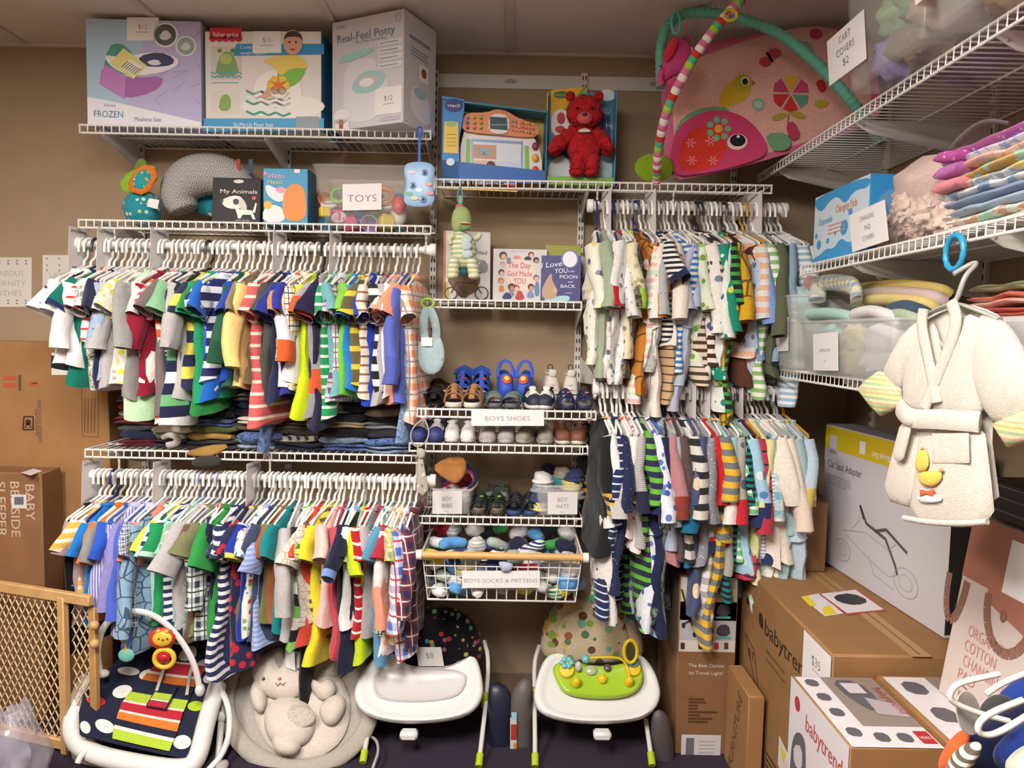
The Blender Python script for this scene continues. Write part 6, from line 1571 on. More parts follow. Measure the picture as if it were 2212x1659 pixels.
# green print garment hanging below the lower right rod
o = obj('hanging_bib', B().pillow([W(x, y, -.32) for x, y in ((1284, 1238), (1304, 1240), (1310, 1304), (1272, 1296))], (0, -1, 0), .008, fab(('cm', 30, ['a9c07c', 'e2e6d2', '7cae4a'])), .6, 0), None, 'green leaf print bib hanging under the lower right clothes', 'bib', smooth=60)
obj('hem', B().pillow([W(x, y, -.326) for x, y in ((1272, 1284), (1309, 1293), (1310, 1306), (1271, 1297))], (0, -1, 0), .008, fab('2f9a5c'), .6, 0), o, smooth=60)

# ================================================================== right wall shelves
mc3 = clear_plastic('dcdcd6', .13, .12)
rn = random.Random(31)
def side_sign(pan, parent, quad, lines, name='sign_card', ink='6c6872', thin=-.015):
    q = [pan.at(*pan.px(*v), 2.0) for v in quad]   # lower left, lower right, upper left
    o, pn = card(name, None, None, q[0], q[1]-q[0], q[2]-q[0], parent=parent)
    for txt, b_, h_, w_ in lines: pn.text(txt, .5, b_, h_, mat(ink, .6), 2, thin=thin, width=w_)
    pn.build('lettering', o); return o
t, pan, c = bin_('plastic_bin', 'clear bin of cart covers with price sign on the highest right shelf', (.82, -.98), (.82, -1.30), .36, zR1, .30, mc3, .10)
side_sign(pan, t, ((1792, 186), (1872, 127), (1787, 90)), [('CART', .72, .018, .062), ('COVERS', .46, .018, .095), ('$2', .2, .018, .03)])
for i, (col, nm) in enumerate((('8f78b0', 'lilac'), ('9c86b4', 'lavender'), ('7c6a5c', 'brown'), ('a08c74', 'khaki'), ('b79a8c', 'dusty pink'), ('5c5048', 'dark brown'), ('9cb894', 'pale green'), ('8d7a68', 'tan'), ('86a884', 'sage green'), ('a8967c', 'sand'))):
    lump('cart_cover', '%s fabric cart cover bundled in the cart cover bin' % nm, 'cart cover', (c.x-.065+.13*(i % 2), c.y+.075-.075*((i//2) % 3), zR1+.065+.05*(i//3)), (.085, .07, .06), col, i, .3, 'cart covers in the clear bins', fr=6, n=30, k=20)
t, pan, c = bin_('plastic_bin', 'second clear bin of folded fabric nearest the camera, highest right shelf', (.82, -1.345), (.82, -1.70), .36, zR1, .30, mc3, .10)
side_sign(pan, t, ((1978, 12), (2010, -14), (1976, -40)), [])
for i, (col, nm) in enumerate((('a88c74', 'tan'), ('8d7468', 'brown'), ('a8a0a4', 'grey'), ('b09a88', 'beige'), ('6c6468', 'dark grey'), ('9c8c80', 'taupe'), ('b8a8a0', 'pale pink'))):
    lump('fabric_bundle', '%s fabric bundle in the bin nearest the camera' % nm, 'fabric', (c.x-.065+.13*(i % 2), c.y+.09-.09*((i//2) % 3), zR1+.07+.05*(i//3)), (.085, .075, .06), col, i+20, .3, 'bundles in the second clear bin', fr=6, n=30, k=20)
# --- blue pad box
t, P = carton('pad_box', 'blue and white disposable changing pad box on the right wall shelf', 'box', (.925, -.555), (.925, -.90), .28, zR2, .205, gl('2f8fd0'))
p = P['front']; p.rect(.0, .0, 1, 1, gl('c9d9e6'), 1)
bl_ = gl('3d9ad6')
p.poly([(0, 0), (1, 0), (1, .16), (.85, .24), (.7, .18), (.55, .30), (.42, .16), (.28, .20), (.15, .12), (0, .10)], bl_, 2, sm=2).poly([(0, 1), (0, .86), (.15, .74), (.28, .86), (.45, .90), (.6, .72), (.75, .88), (1, .82), (1, 1)], bl_, 2, sm=2)
for a, b_, r in ((.06, .42, .03), (.12, .28, .05), (.3, .30, .03), (.44, .38, .02), (.6, .42, .075), (.7, .6, .04)): p.ell(a, b_, r*.9, r*1.4, bl_, 2)
p.text('Disposable', .24, .56, .02, gl('5fa8d8'), 3, width=.09).text('Changing Pads', .62, .66, .022, gl('e08a44'), 3, width=.13)
for i in range(3): p.rect(.3, .5-.055*i, .62, .515-.055*i, gl('d98f70'), 3)
p.build('front_print', t)
# --- clear bag of changing pad covers
t = thing('cover_bag', 'clear zip bag of pink changing pad covers with a sign', 'bag', (1.06, -1.03, zR2))
lump('changing_pad_cover', 'fuzzy pale pink changing pad cover at the top of the clear bag', 'cover', (1.07, -1.02, zR2+.155), (.13, .15, .075), 'cdb2ac', 3, .15, n=26, k=16)
for i in range(7):
    lump('changing_pad_cover', 'ruffled cream pink changing pad cover inside the clear bag', 'cover', (.97+.02*(i % 2), -.92-.045*i, zR2+.045+.025*(i % 3)), (.035, .05, .04), ('d9c4b8', 'cfaea4')[i % 2], i+40, .45, 'ruffled covers in the clear bag', fr=11, n=40, k=26)
bm = clear_plastic('e6e0da', .14, .08)
obj('plastic_film', B().ell((1.06, -1.05, zR2+.085), (.145, .20, .083), bm, 24, 14, None, .07, 5, 8, pw=.6), t, smooth=60)
pan = Pan((.905, -.86, zR2+.004), (0, -.4, 0), (0, 0, .2))
side_sign(pan, t, ((1842, 545), (1920, 519), (1835, 465)), [('CHANGING', .7, .014, .072), ('PAD', .44, .014, .03), ('COVERS', .18, .014, .06)])
obj('hanger_tab', B().tube(curve([(1.05, -1.05, zR2+.235), (1.04, -1.10, zR2+.25), (1.05, -1.16, zR2+.27), (1.08, -1.2, zR2+.25)], 2), .012, fab('8d8a88'), 8, flat=.3), t, smooth=60)
# --- folded sheets
SH = [('white sheet with mint and pink flowers', ('cm', 26, ['e0ddd2', 'b9d8c8', 'e6c0b4'])), ('mint floral sheet', ('cm', 24, ['a9d3c0', 'dfe2d6', 'd9a890'])), ('pale blue sheet', '9fb0c8'), ('grey blue sheet', '8496b0'), ('white sheet with blue clouds', ('cm', 20, ['e6e4e4', 'dfdfe2', '8aa8c8'])), ('white sheet with small whales', ('cm', 22, ['dfdedd', 'e2e0dc', '9ab0c8', 'd9c07c'])), ('mint sheet with yellow ducks', ('cm', 22, ['a3cbb6', 'b0d3be', 'c9a458'])), ('salmon pink sheet', ('cm', 26, ['e2b4a8', 'dca598', 'e6c4ba'])), ('white sheet with blue bows', ('cm', 24, ['dfe0ea', '9fb0de', 'd9dbe8'])), ('magenta dotted sheet', ('dt', 60, .25, 'b85aa0', ['dfa0cc']))]
z = zR2
for i, (nm, sp) in enumerate(SH):
    th = .0195
    folded('%s folded in the stack at the right edge' % nm, 0, 0, z, th, sp, 300+i, -1.44-.14, .28, 'folded sheets on the right wall shelf', 'folded_sheet', 1, -pi/2+rn.uniform(-.02, .02), X=(1.08-.25, 1.08+.25), cat='sheet', emin=.8); z += th*.97
for i, (nm, sp) in enumerate((('pink folded sheet end', 'd98a94'), ('orchid folded sheet end', 'b86ab0'), ('hot pink dotted sheet end', ('dt', 60, .25, 'b8509a', ['dfa0cc'])))):
    folded('%s between stack and clear bag' % nm, 0, 0, zR2+.095+.03*i, .026, sp, 330+i, -1.235-.09, .18, 'folded sheets on the right wall shelf', 'folded_sheet', 1, -pi/2, X=(1.01-.045, 1.01+.045), cat='sheet')
# --- burp cloth bins
mc4 = clear_plastic('dde2e2', .34, .2)
t, pan, c = bin_('plastic_bin', 'tall cloudy bin of burp cloths at the corner end of its shelf', (.885, -.285), (.885, -.54), .28, zR3, .235, mc4, .12)
side_sign(pan, t, ((1663, 760), (1703, 758), (1663, 692)), [('BURPCLOTHS', .45, .008, .055), ('$1', .16, .006, .008)])
BC = [('a9d0cc', 'mint'), ('e0bcb8', 'pink'), ('d9d6b4', 'cream'), ('8fb8d8', 'blue'), ('dcd8d4', 'white'), ('c9a8a4', 'rose striped'), ('a8cfc8', 'aqua'), ('e2d8c0', 'buttermilk')]
for i, (col, nm) in enumerate(BC):
    lump('burp_cloth', '%s burp cloth in the tall cloudy bin' % nm, 'burp cloth', (c.x-.07+.1*(i % 2), c.y+.07-.055*(i % 4), zR3+.06+.05*(i//2)), (.07, .05, .055), S2(.016, .6, 'dcc8c4', 'a87c7c') if 'striped' in nm else col, i+60, .35, 'burp cloths in the tall bin', fr=8)
for i, (a, e, col, nm) in enumerate((((1665, 640), (1720, 605), 'a9d3d4', 'aqua'), ((1720, 640), (1765, 612), 'd9a8a0', 'pink'), ((1765, 642), (1850, 612), 'd8c890', 'yellow checked'))):
    y_ = -.40-.11*i
    pts = [W(a[0], a[1]+6, X=.93), W(a[0]+4, e[1], X=.95), W((a[0]+e[0])/2, e[1]-3, X=.96), W(e[0], e[1]+6, X=.95), W(e[0], a[1]+8, X=.94)]
    obj('burp_cloth', B().tube(curve(pts, 2), .026, fab(col if 'checked' not in nm else ('pl', .03, 'dcd3b4', '8aa0b8')), 10, flat=.6), None, '%s burp cloth curling over the top of the bins' % nm, 'burp cloth', 'burp cloths heaped above the bins', smooth=60)
t, pan, c = bin_('plastic_bin', 'low cloudy bin of burp cloths nearer the camera', (.885, -.62), (.885, -1.14), .28, zR3, .15, mc4, .08)
side_sign(pan, t, ((1758, 800), (1811, 801), (1757, 722)), [('BURPCLOTHS', .5, .009, .07), ('$1', .22, .007, .010)])
for i in range(12):
    col, nm = [('a5cfc6', 'mint'), ('dcd9d4', 'white'), ('d8c48c', 'straw yellow'), ('c9b8a8', 'beige'), ('dfd0d0', 'pale pink'), ('9fb4c8', 'grey blue')][i % 6]
    lump('burp_cloth', '%s burp cloth in the low cloudy bin' % nm, 'burp cloth', (c.x-.07+.09*(i % 2), c.y+.2-.075*(i % 6), zR3+.05+.05*(i//6)), (.06, .05, .045), col, i+80, .4, 'burp cloths in the low bin', fr=9)
for i, (x0_, x1_, y_, col, nm, XX) in enumerate(((1728, 1842, 684, 'a8d0c8', 'mint green terry', .93), (1845, 1922, 682, 'dcd8d8', 'white striped', .93), (1850, 2000, 655, 'd8c480', 'yellow rolled', 1.0), (1850, 2020, 640, 'd6c0bc', 'blush', 1.02), (1850, 2030, 625, 'd9bf6c', 'golden yellow', 1.04), (1925, 1990, 672, '3d5068', 'navy edged', .96), (1915, 1980, 690, 'a9b89c', 'sage checked', .95))):
    a, e = W(x0_, y_, X=XX), W(x1_, y_, X=XX); mm = (a+e)/2
    obj('burp_cloth', B().tube(curve([a+Vector((.02, 0, -.01)), a, mm+Vector((0, 0, .012)), e, e+Vector((.02, 0, -.012))], 2), .022, fab(col), 10, flat=.75), None, '%s burp cloth lying folded on top of the low bin' % nm, 'burp cloth', 'folded burp cloths above the low bin', smooth=60)
folded('red and pink striped towel folded behind the robe', 0, 0, zR3+.150, .022, 'b5483c', 401, -1.35-.12, .2, None, 'folded_towel', 2, -pi/2, X=(1.08-.14, 1.08+.14), cat='towel')
folded('coral striped towel folded on the red towel behind the robe', 0, 0, zR3+.172, .026, ('st', .03, [(.5, 'c4604c'), (.5, 'd8a896')], 'z'), 402, -1.35-.12, .2, None, 'folded_towel', 2, -pi/2, X=(1.08-.13, 1.08+.13), cat='towel')
folded('olive striped towel on top of the coral towel behind the robe', 0, 0, zR3+.198, .018, ('st', .012, [(.5, '8d8a60'), (.5, '5c6040')], 'z'), 403, -1.35-.12, .2, None, 'folded_towel', 1, -pi/2, X=(1.08-.12, 1.08+.12), cat='towel')
t, pan, c = bin_('plastic_bin', 'cloudy bin with purple gingham cloth at the right edge', (.90, -1.62), (.90, -1.95), .3, zR3, .13, mc4, .08)
folded('purple gingham cloth rising from the bin at the right edge', 0, 0, zR3+.02, .2, ('pl', .022, 'cfc6d8', '7c6498'), 404, -1.72-.04, .08, None, 'gingham_cloth', 1, -pi/2, X=(1.0-.13, 1.0+.13), cat='cloth')
obj('bin_divider', B().box((1.08, -1.42, zR3+.075), (.3, .34, .15), clear_plastic('c9c6c2', .8, .3), .01), None, 'cloudy storage box under the striped towels', 'box')
# --- robe on a grey hanger from a blue ring
aR = radians(12); hk = W(2062, 585, X=.845)
ru, rv = Vector((sin(aR), -cos(aR), 0)), Vector((0, 0, 1)); rp = Pan(hk, ru, rv); rn_ = rp.n
def RP(x, y, l=0): return rp.at(*rp.px(x, y), 0)+rn_*l
ring_c = W(2062, 545, X=.885)
b = B(); pts = [ring_c+Vector((0.0, -.030*cos(a*pi/12), .034*sin(a*pi/12)))+Vector((-.014*sin(a*pi/12)*0, 0, 0)) for a in range(24)]
b.tube(pts, [.0052+.0014*(a % 2) for a in range(24)], mat('2f9ccc', .35), 8, loop=True)
obj('link_ring', b, None, 'bright blue ribbed link ring hanging from the right wall shelf', 'ring', smooth=60)
gh = mat('a9aca4', .35)
t = thing('clothes_hanger', 'pale grey plastic hanger holding the cream robe', 'hanger', hk)
hkp = [RP(2046, 592), RP(2050, 575), RP(2062, 565), RP(2076, 572), RP(2080, 592), RP(2078, 615), RP(2070, 640), RP(2062, 652)]
hkp = [p+(Vector((ring_c.x, 0, 0))-Vector((p.x, 0, 0)))*max(0, min(1, (p.z-RP(2062, 600).z)/.03)) for p in hkp]
obj('hook', B().tube(curve(hkp, 2), .0048, gh, 8), t, smooth=60)
obj('shoulder_bar', B().tube(curve([RP(1985, 690), RP(2030, 665), RP(2062, 655), RP(2100, 665), RP(2160, 690)], 2), .007, gh, 8, flat=.6), t, smooth=60)
obj('cross_bar', B().tube([RP(1985, 700), RP(2040, 748), RP(2100, 748), RP(2160, 695)], .0045, gh, 8), t, smooth=60)
rt = thing('baby_robe', 'cream terry baby robe with duck applique hanging at the right', 'robe', RP(2060, 1140))
tw = mat('d8d0c6', .95, noise_amt=.06, nscale=90, bump=.8, bscale=420, bdist=.003)
cuf = fab(('st', .030, [(.2, 'd9d39c'), (.12, 'c9b06c'), (.2, 'b8c8a0'), (.1, 'e0a88c'), (.2, 'dcd8ac'), (.18, 'a9bc98')], 'z'))
def piece(name, pts, th, l=0, m=tw, back=.5, sm=2, par=rt): return obj(name, B().pillow([RP(x, y, l*.55) for x, y in pts], rn_, th*.5, m, back, sm), par, smooth=60)
piece('robe_back', [(1960, 700), (2020, 668), (2075, 655), (2130, 672), (2165, 700), (2120, 900), (2150, 1132), (1920, 1080), (1958, 880)], .012, -.03, sm=1)
sl1 = piece('sleeve', [(2005, 680), (1960, 712), (1935, 755), (1905, 815), (1950, 850), (1962, 800), (1990, 760)], .04, .0, sm=1)
piece('striped_cuff', [(1905, 800), (1880, 818), (1858, 840), (1882, 872), (1908, 899), (1932, 888), (1956, 874), (1950, 840), (1930, 812)], .040, .008, cuf, sm=0, par=sl1)
sl2 = piece('sleeve', [(2110, 675), (2170, 690), (2205, 735), (2250, 830), (2262, 880), (2160, 925), (2125, 880), (2090, 800)], .05, .0, sm=1)
piece('striped_cuff', [(2152, 915), (2265, 868), (2300, 935), (2185, 966)], .046, .010, cuf, sm=0, par=sl2)
piece('left_front', [(2015, 690), (1975, 720), (1955, 800), (1955, 885), (2000, 895), (2050, 880), (2045, 790), (2030, 720)], .034, .004, sm=1)
piece('right_front', [(2085, 672), (2150, 700), (2135, 790), (2130, 915), (2050, 900), (2000, 890), (2040, 800), (2065, 740)], .038, .010, sm=1)
piece('left_skirt', [(1955, 895), (2010, 905), (2015, 1000), (1985, 1102), (1908, 1078), (1930, 990)], .034, .004, sm=1)
piece('right_skirt', [(1995, 905), (2060, 910), (2132, 915), (2145, 1010), (2158, 1135), (2060, 1140), (1970, 1126), (1985, 1010)], .040, .012, sm=1)
for pts in (((2018, 668), (2012, 700), (2024, 760), (2038, 820), (2046, 870)), ((2078, 652), (2092, 690), (2075, 750), (2045, 820), (2020, 880))):
    obj('shawl_collar', B().tube(curve([RP(x, y, .024) for x, y in pts], 2), .013, tw, 10, flat=.45, up=rn_), rt, smooth=60)
obj('hem_band', B().tube(curve([RP(1974, 1118, 0.0231), RP(2020, 1126, 0.0253), RP(2060, 1129, 0.0264), RP(2110, 1130, 0.0253), RP(2152, 1126, 0.0187)], 2), .006, tw, 8), rt, smooth=60)
obj('belt', B().tube(curve([RP(1953, 880, 0.0110), RP(1975, 893, 0.0248), RP(2000, 905, 0.0319), (RP(2050, 905, 0.0352)), RP(2100, 908, 0.0308), RP(2133, 912, 0.0154)], 2), .020, tw, 10, flat=.35, up=rn_), rt, smooth=60)
piece('belt_knot', [(1978, 890), (2002, 882), (2016, 900), (2008, 922), (1984, 920)], .022, .062)
piece('belt_tail', [(1984, 915), (2000, 918), (1990, 960), (1980, 998), (1956, 990), (1972, 955)], .012, .058, sm=1)
piece('pocket', [(2040, 935), (2120, 935), (2122, 1000), (2040, 1000)], .006, .05, sm=0)
yl_ = fab('e6c05c'); og = fab('d8603c')
dk = piece('duck_head', [(2006, 1000), (2014, 972), (2026, 968), (2036, 988), (2034, 1012), (2018, 1020), (2006, 1012)], .012, .056, yl_, .3, 1)
piece('duck_body', [(2012, 1018), (2064, 1016), (2064, 1036), (2046, 1052), (2024, 1048), (2012, 1034)], .012, .056, yl_, .3, 1)
piece('duck_tuft', [(2058, 1016), (2066, 1008), (2072, 1016), (2064, 1020)], .006, .060, fab('e09a5c'), .3, 1)
piece('duck_tuft', [(2018, 972), (2024, 963), (2030, 970)], .006, .060, fab('e09a5c'), .3, 1)
piece('duck_bow', [(2016, 1056), (2032, 1060), (2048, 1056), (2046, 1072), (2032, 1067), (2016, 1072)], .008, .056, og, .3, 0)
piece('cloud_patch', [(2004, 1074), (2020, 1066), (2044, 1066), (2064, 1072), (2060, 1084), (2020, 1086)], .006, .052, fab('dfe0e2'), .3, 1)

# ================================================================== cartons, right side of the floor
kb = mat('946c43', .75, noise_amt=.10, nscale=14, bump=.1, bscale=120); kb2 = mat('875f3e', .75, noise_amt=.10, nscale=14); kb3 = mat('9c7247', .75, noise_amt=.08, nscale=14)
ink = mat('2c2320', .6); wi = mat('dcd7da', .5); tape = mat('a9824f', .3)
# big brown carton
t, P = carton('carton', 'large brown stroller carton with black brand lettering, right floor', 'box', (.82, -1.046), (1.27, -1.046), .716, 0, .65, kb, bev=.006)
p = P['left']
p.text('babytrend', (p.px(1652, 1376)[0]+p.px(1750, 1474)[0])/2, (p.px(1652, 1376)[1]+p.px(1750, 1474)[1])/2, .05, ink, 2, width=(p.px(1750, 1474)[0]-p.px(1652, 1376)[0])*p.ul).poly([(1640, 1320), (1648, 1328), (1650, 1362), (1640, 1350)], ink, 2, True, 1).ell(.105, .845, .02, .024, ink, 2)
p.text('baby products since', .48, .70, .012, mat('5a4330', .6), 2, width=.16).text('imported by baby trend', .48, .66, .01, mat('5a4330', .6), 2, width=.16)
p.line([(.08, .66), (.22, .63), (.33, .38), (.08, .66)], .004, ink, 2).text('B.T.', .185, .57, .028, ink, 2)
for i in range(7): p.rect(.08, .30-.035*i, .08+(.24 if i % 2 == 0 else .18), .315-.035*i, mat('4a3627', .6), 2)
for i in range(5): p.rect(.42, .22-.03*i, .62, .232-.03*i, mat('4a3627', .6), 2)
p.text('MADE IN CHINA', .2, .34, .02, ink, 2, width=.16)
p.poly([(.56, .40), (.72, .36), (.72, .20), (.56, .26)], wi, 3).poly([(.58, .37), (.64, .355), (.61, .30)], mat('e2cf2c', .5), 4).rect(.65, .25, .71, .33, mat('e2cf2c', .5), 4)
p.build('side_print', t)
price(t, p, .76, .78, 1.0, .99, '$35', px=False, h=.026)
p = P['top']
p.poly([(1730, 1290), (1770, 1282), (1822, 1326), (1782, 1332)], wi, 2, True).poly([(1730, 1290), (1745, 1287), (1764, 1308), (1750, 1311)], mat('e2cf2c', .5), 3, True).poly([(1776, 1314), (1792, 1308), (1808, 1326), (1780, 1329)], mat('e2cf2c', .5), 3, True)
p.poly([(1768, 1284), (1850, 1272), (1915, 1320), (1830, 1330)], mat('b8433c', .5), 3, True).poly([(1772, 1284), (1848, 1275), (1909, 1318), (1830, 1326)], wi, 4, True)
p.poly([(1798, 1288), (1840, 1282), (1880, 1300), (1850, 1310), (1810, 1302)], mat('2b2a30', .5), 5, True, 1).build('sticker_print', t)
obj('packing_tape', B().box((1.045, -.69, .6505), (.05, .72, .0012), tape), t, smooth=0)
obj('flap_seam', B().box((1.045, -.69, .6512), (.002, .70, .001), mat('4f351d', .8)), t, smooth=0)
# white and yellow adapter box on it
t, P = carton('carton', 'white box with yellow band standing on the large brown carton', 'box', (1.125, -.25), (1.165, -.94), .11, .652, PZ(915, 1.125, -.25)-.652, mat('c9c6ce', .5), bev=.002)
p = P['front']; ye = mat('d8be22', .5)
p.rect(0, .83, 1, .99, ye, 1).rect(.0, .74, .14, .83, mat('c9c6ce', .5), 2).rect(.05, .8, .12, .93, mat('c9c6ce', .5), 2)
p.text('Car Seat Adapter', .20, .70, .026, mat('57545c', .6), 2, width=.22).rect(.33, .86, .38, .945, mat('eceaf0', .5), 2).text('peg perego', .52, .87, .02, mat('eceaf0', .5), 2, width=.11)
for i in range(4): p.rect(.04, .64-.02*i, .27-.04*(i == 3), .648-.02*i, mat('a5a2aa', .6), 2)
dk_ = mat('55525a', .6)
p.line([(.36, .52), (.42, .42), (.50, .40), (.58, .38), (.66, .25), (.68, .2)], .010, dk_, 2).line([(.36, .52), (.40, .44)], .012, dk_, 2).line([(.50, .40), (.58, .44), (.66, .40), (.74, .36)], .010, dk_, 2)
lt = mat('a9a6ae', .6)
for cx, cy, r in ((.22, .16, .075), (.74, .18, .085)):
    p.ring(cx, cy, r, .003, lt, 2); p.ring(cx, cy, r*.55, .002, lt, 2)
p.line([(.22, .30), (.42, .36), (.6, .32), (.66, .38)], .003, lt, 2).line([(.25, .28), (.45, .2), (.62, .16), (.68, .2)], .003, lt, 2).line([(.3, .34), (.42, .5), (.5, .4)], .002, lt, 2).line([(.45, .22), (.5, .12), (.66, .1)], .003, lt, 2)
p.build('front_print', t)
q = P['right']; q.rect(.0, .02, 1, .98, mat('2a272a', .5), 1).rect(.2, .05, .7, .2, mat('423e40', .5), 2); q.build('black_end', t)
P['top'].rect(0, 0, 1, 1, mat('a5a2aa', .6), 1).build('top_panel', t)
# small brown carton at the back, with price tag
t, P = carton('carton', 'small brown carton behind the white adapter box', 'box', (.945, -.40), (1.08, -.40), .16, .652, PZ(1085, 1.0, -.40)-.652, kb2, bev=.003)
P['front'].rect(.2, .55, .6, .95, wi, 2).text('tag', .4, .7, .012, mat('8d8a92', .6), 3); P['front'].build('price_tag', t)
# pack of two playard boxes
def playard(label, x0, x1, y0, y1, h, full):
    t, P = carton('carton', label, 'box', (x0, y0), (x1, y0), y1-y0, 0, h, kb3, bev=.004)
    p = P['top']; gm = mat('8d8078', .5); dg = mat('5c5a62', .5)
    p.rect(.03, .0, .97, .98, mat('d9d4d8', .45), 1)
    p.rect(.33, .26, .97, .98, gm, 2)
    p.poly([(.42, .93), (.75, .93), (.80, .62), (.62, .42), (.46, .62)], dg, 3, sm=1).poly([(.5, .88), (.72, .88), (.72, .72), (.52, .72)], mat('c9c4c9', .5), 4).poly([(.64, .66), (.94, .56), (.94, .38), (.62, .42)], mat('b0a3aa', .5), 4)
    for a, b_ in ((.17, .88), (.17, .66), (.17, .44), (.17, .18), (.42, .12), (.66, .12)): p.poly([(a-.08, b_-.05), (a+.07, b_-.06), (a+.09, b_+.05), (a-.06, b_+.06)], dg, 3, sm=1)
    p.text('babytrend', .86, .62, .022, mat('b04a44', .5), 5, width=.12, rot=-1.5)
    p.rect(.80, .05, .95, .2, mat('b0282c', .5), 4).text('VIDEO', .875, .1, .010, wi, 5, width=.024)
    p.build('top_print', t)
    if full:
        p = P['left']; p.rect(.0, .1, 1, 1, mat('d3cdd2', .5), 1)
        p.text('babytrend', .62, .86, .04, mat('b04a44', .5), 3, width=.19).ell(.15, .92, .05, .03, mat('b0282c', .5), 3)
        p.poly([(.08, .78), (.3, .84), (.36, .74), (.34, .55), (.2, .45), (.06, .55)], dg, 3, sm=2).poly([(.12, .74), (.28, .78), (.3, .68), (.14, .66)], mat('c4bfc6', .5), 4, sm=1).poly([(.3, .62), (.62, .55), (.66, .4), (.34, .45)], mat('8f868c', .5), 3, sm=1)
        for i in range(4): p.rect(.72, .74-.03*i, .95, .75-.03*i, mat('8d8a92', .5), 3)
        p.rect(.7, .52, .82, .56, mat('b0282c', .5), 3); p.build('side_print', t)
    return t
playard('brown and white playard box in front of the large carton', .714, .918, -1.375, -1.06, .600, True)
playard('second brown and white playard box under the pad box', .926, 1.27, -1.62, -1.06, .606, False)
# pad box on top, leaning back
t, P = carton('carton', 'pink and white organic cotton changing pad box at the right edge', 'box', (1.035, -1.14), (1.035, -1.62), .12, .608, .435, mat('cdbfba', .5), lean=radians(8))
p = P['front']; pk_ = mat('a86f5c', .5); br = mat('8d6658', .5); sa = mat('c4887a', .5)
p.rect(0, .66, 1, 1, pk_, 1)
for cx, w_ in ((-.02, .07), (.36, .15)):
    pts = [(cx+w_*cos(pi+i*pi/10), .64-.24*sin(i*pi/10)) for i in range(11)]; p.line(pts, .022, br, 3)
p.poly([(.20, .67), (.20, .60), (.60, .5), (.60, .67)], pk_, 2).ell(.33, .57, .02, .03, br, 4)
for i, s_ in enumerate(('ORGANIC', 'COTTON', 'CHANGING', 'PAD')): p.text(s_, (.25, .235, .275, .18)[i], .38-.08*i, .026, sa, 3, width=(.115, .105, .135, .058)[i], thin=-.01)
p.text('FULL SIZE', .22, .06, .012, br, 3, width=.07).rect(.14, .115, .2, .122, br, 3)
p.build('front_print', t)
price(t, p, .29, .68, .66, .95, '$12', px=False, h=.03)
t, P = carton('carton', 'black box with grey line drawing behind the robe', 'box', (1.10, -1.16), (1.10, -1.46), .17, 1.047, .085, mat('211e20', .5))
for b_ in (.25, .6, .9): P['front'].line([(.05, b_), (.95, b_-.05)], .003, mat('77747a', .5), 2)
P['front'].build('front_print', t)
# tall stroller box
zb0 = 0; Yf = -.405
a, e = PX(1462, Yf, .3), PX(1588, Yf, .3)
t, P = carton('carton', 'tall narrow stroller box with photo label and white slogan', 'box', (a, Yf), (e, Yf), .33, 0, PZ(1247, e, Yf), kb2, bev=.004)
p = P['front']; hS = p.vl
yv = lambda py: p.px(1525, py)[1]
p.rect(.02, yv(1408), .98, .995, mat('d6d0c8', .45), 1).rect(.02, yv(1383), .98, yv(1300), mat('b8b8bc', .5), 2).rect(.02, yv(1340), .98, yv(1275), mat('c6c492', .5), 2)
bk_ = mat('2b272b', .5)
p.poly([(1478, 1290), (1492, 1272), (1510, 1278), (1520, 1300), (1508, 1318), (1488, 1312)], mat('8d898c', .5), 4, True, 1).poly([(1482, 1310), (1500, 1290), (1518, 1312), (1526, 1330), (1505, 1335), (1488, 1328)], bk_, 5, True, 1).poly([(1488, 1332), (1524, 1334), (1530, 1355), (1500, 1352)], mat('55525a', .5), 5, True)
p.line([(1472, 1272), (1480, 1300), (1490, 1340), (1476, 1348)], .006, bk_, 5, True).line([(1525, 1330), (1535, 1362)], .006, bk_, 5, True).line([(1488, 1335), (1505, 1368)], .006, bk_, 5, True)
for x, y in ((1476, 1350), (1500, 1370), (1507, 1370), (1530, 1362), (1537, 1362)): p.ell(x, y, 4.2, 6, bk_, 6, True)
for y in (1318, 1362): p.poly([(1546, y+12), (1550, y-12), (1574, y-14), (1578, y+12)], mat('4a484e', .5), 4, True, 1).prect(1545, y+13, 1578, y+18, mat('5fa8a0', .5), 4)
for x, c_ in ((1470, '3a3638'), (1508, '3a3638'), (1543, 'b8343c'), (1564, '4a464a')): p.prect(x, 1388, x+9, 1402, mat(c_, .5), 3)
wl = mat('e0d8cf', .5)
p.text('The Best Option', .5, yv(1441), .0125, wl, 3, width=.122).text('to Travel Light!', .5, yv(1457), .0125, wl, 3, width=.116)
for i in range(8): p.rect(.22, yv(1512+7*i), .22+(.26, .3, .16, .16, .5, .2, .42, .34)[i], yv(1508+7*i), mat('5a3c26', .6), 3)
p.rect(.12, yv(1640), .80, yv(1587), mat('d0ccd0', .5), 3).rect(.2, yv(1632), .34, yv(1594), mat('6c6a72', .5), 4)
for i in range(4): p.rect(.42, yv(1602+8*i), .70, yv(1600+8*i), mat('a5a2a8', .5), 4)
p.build('front_print', t)
q = P['left']
q.rect(.35, .55, .95, 1, mat('6c655c', .5), 1)
for i in range(9): q.line([(.3+.05*i, .5-.01*i), (.36+.05*i, .25-.01*i)], .003, mat('b0a08c', .6), 2)
q.build('side_print', t)
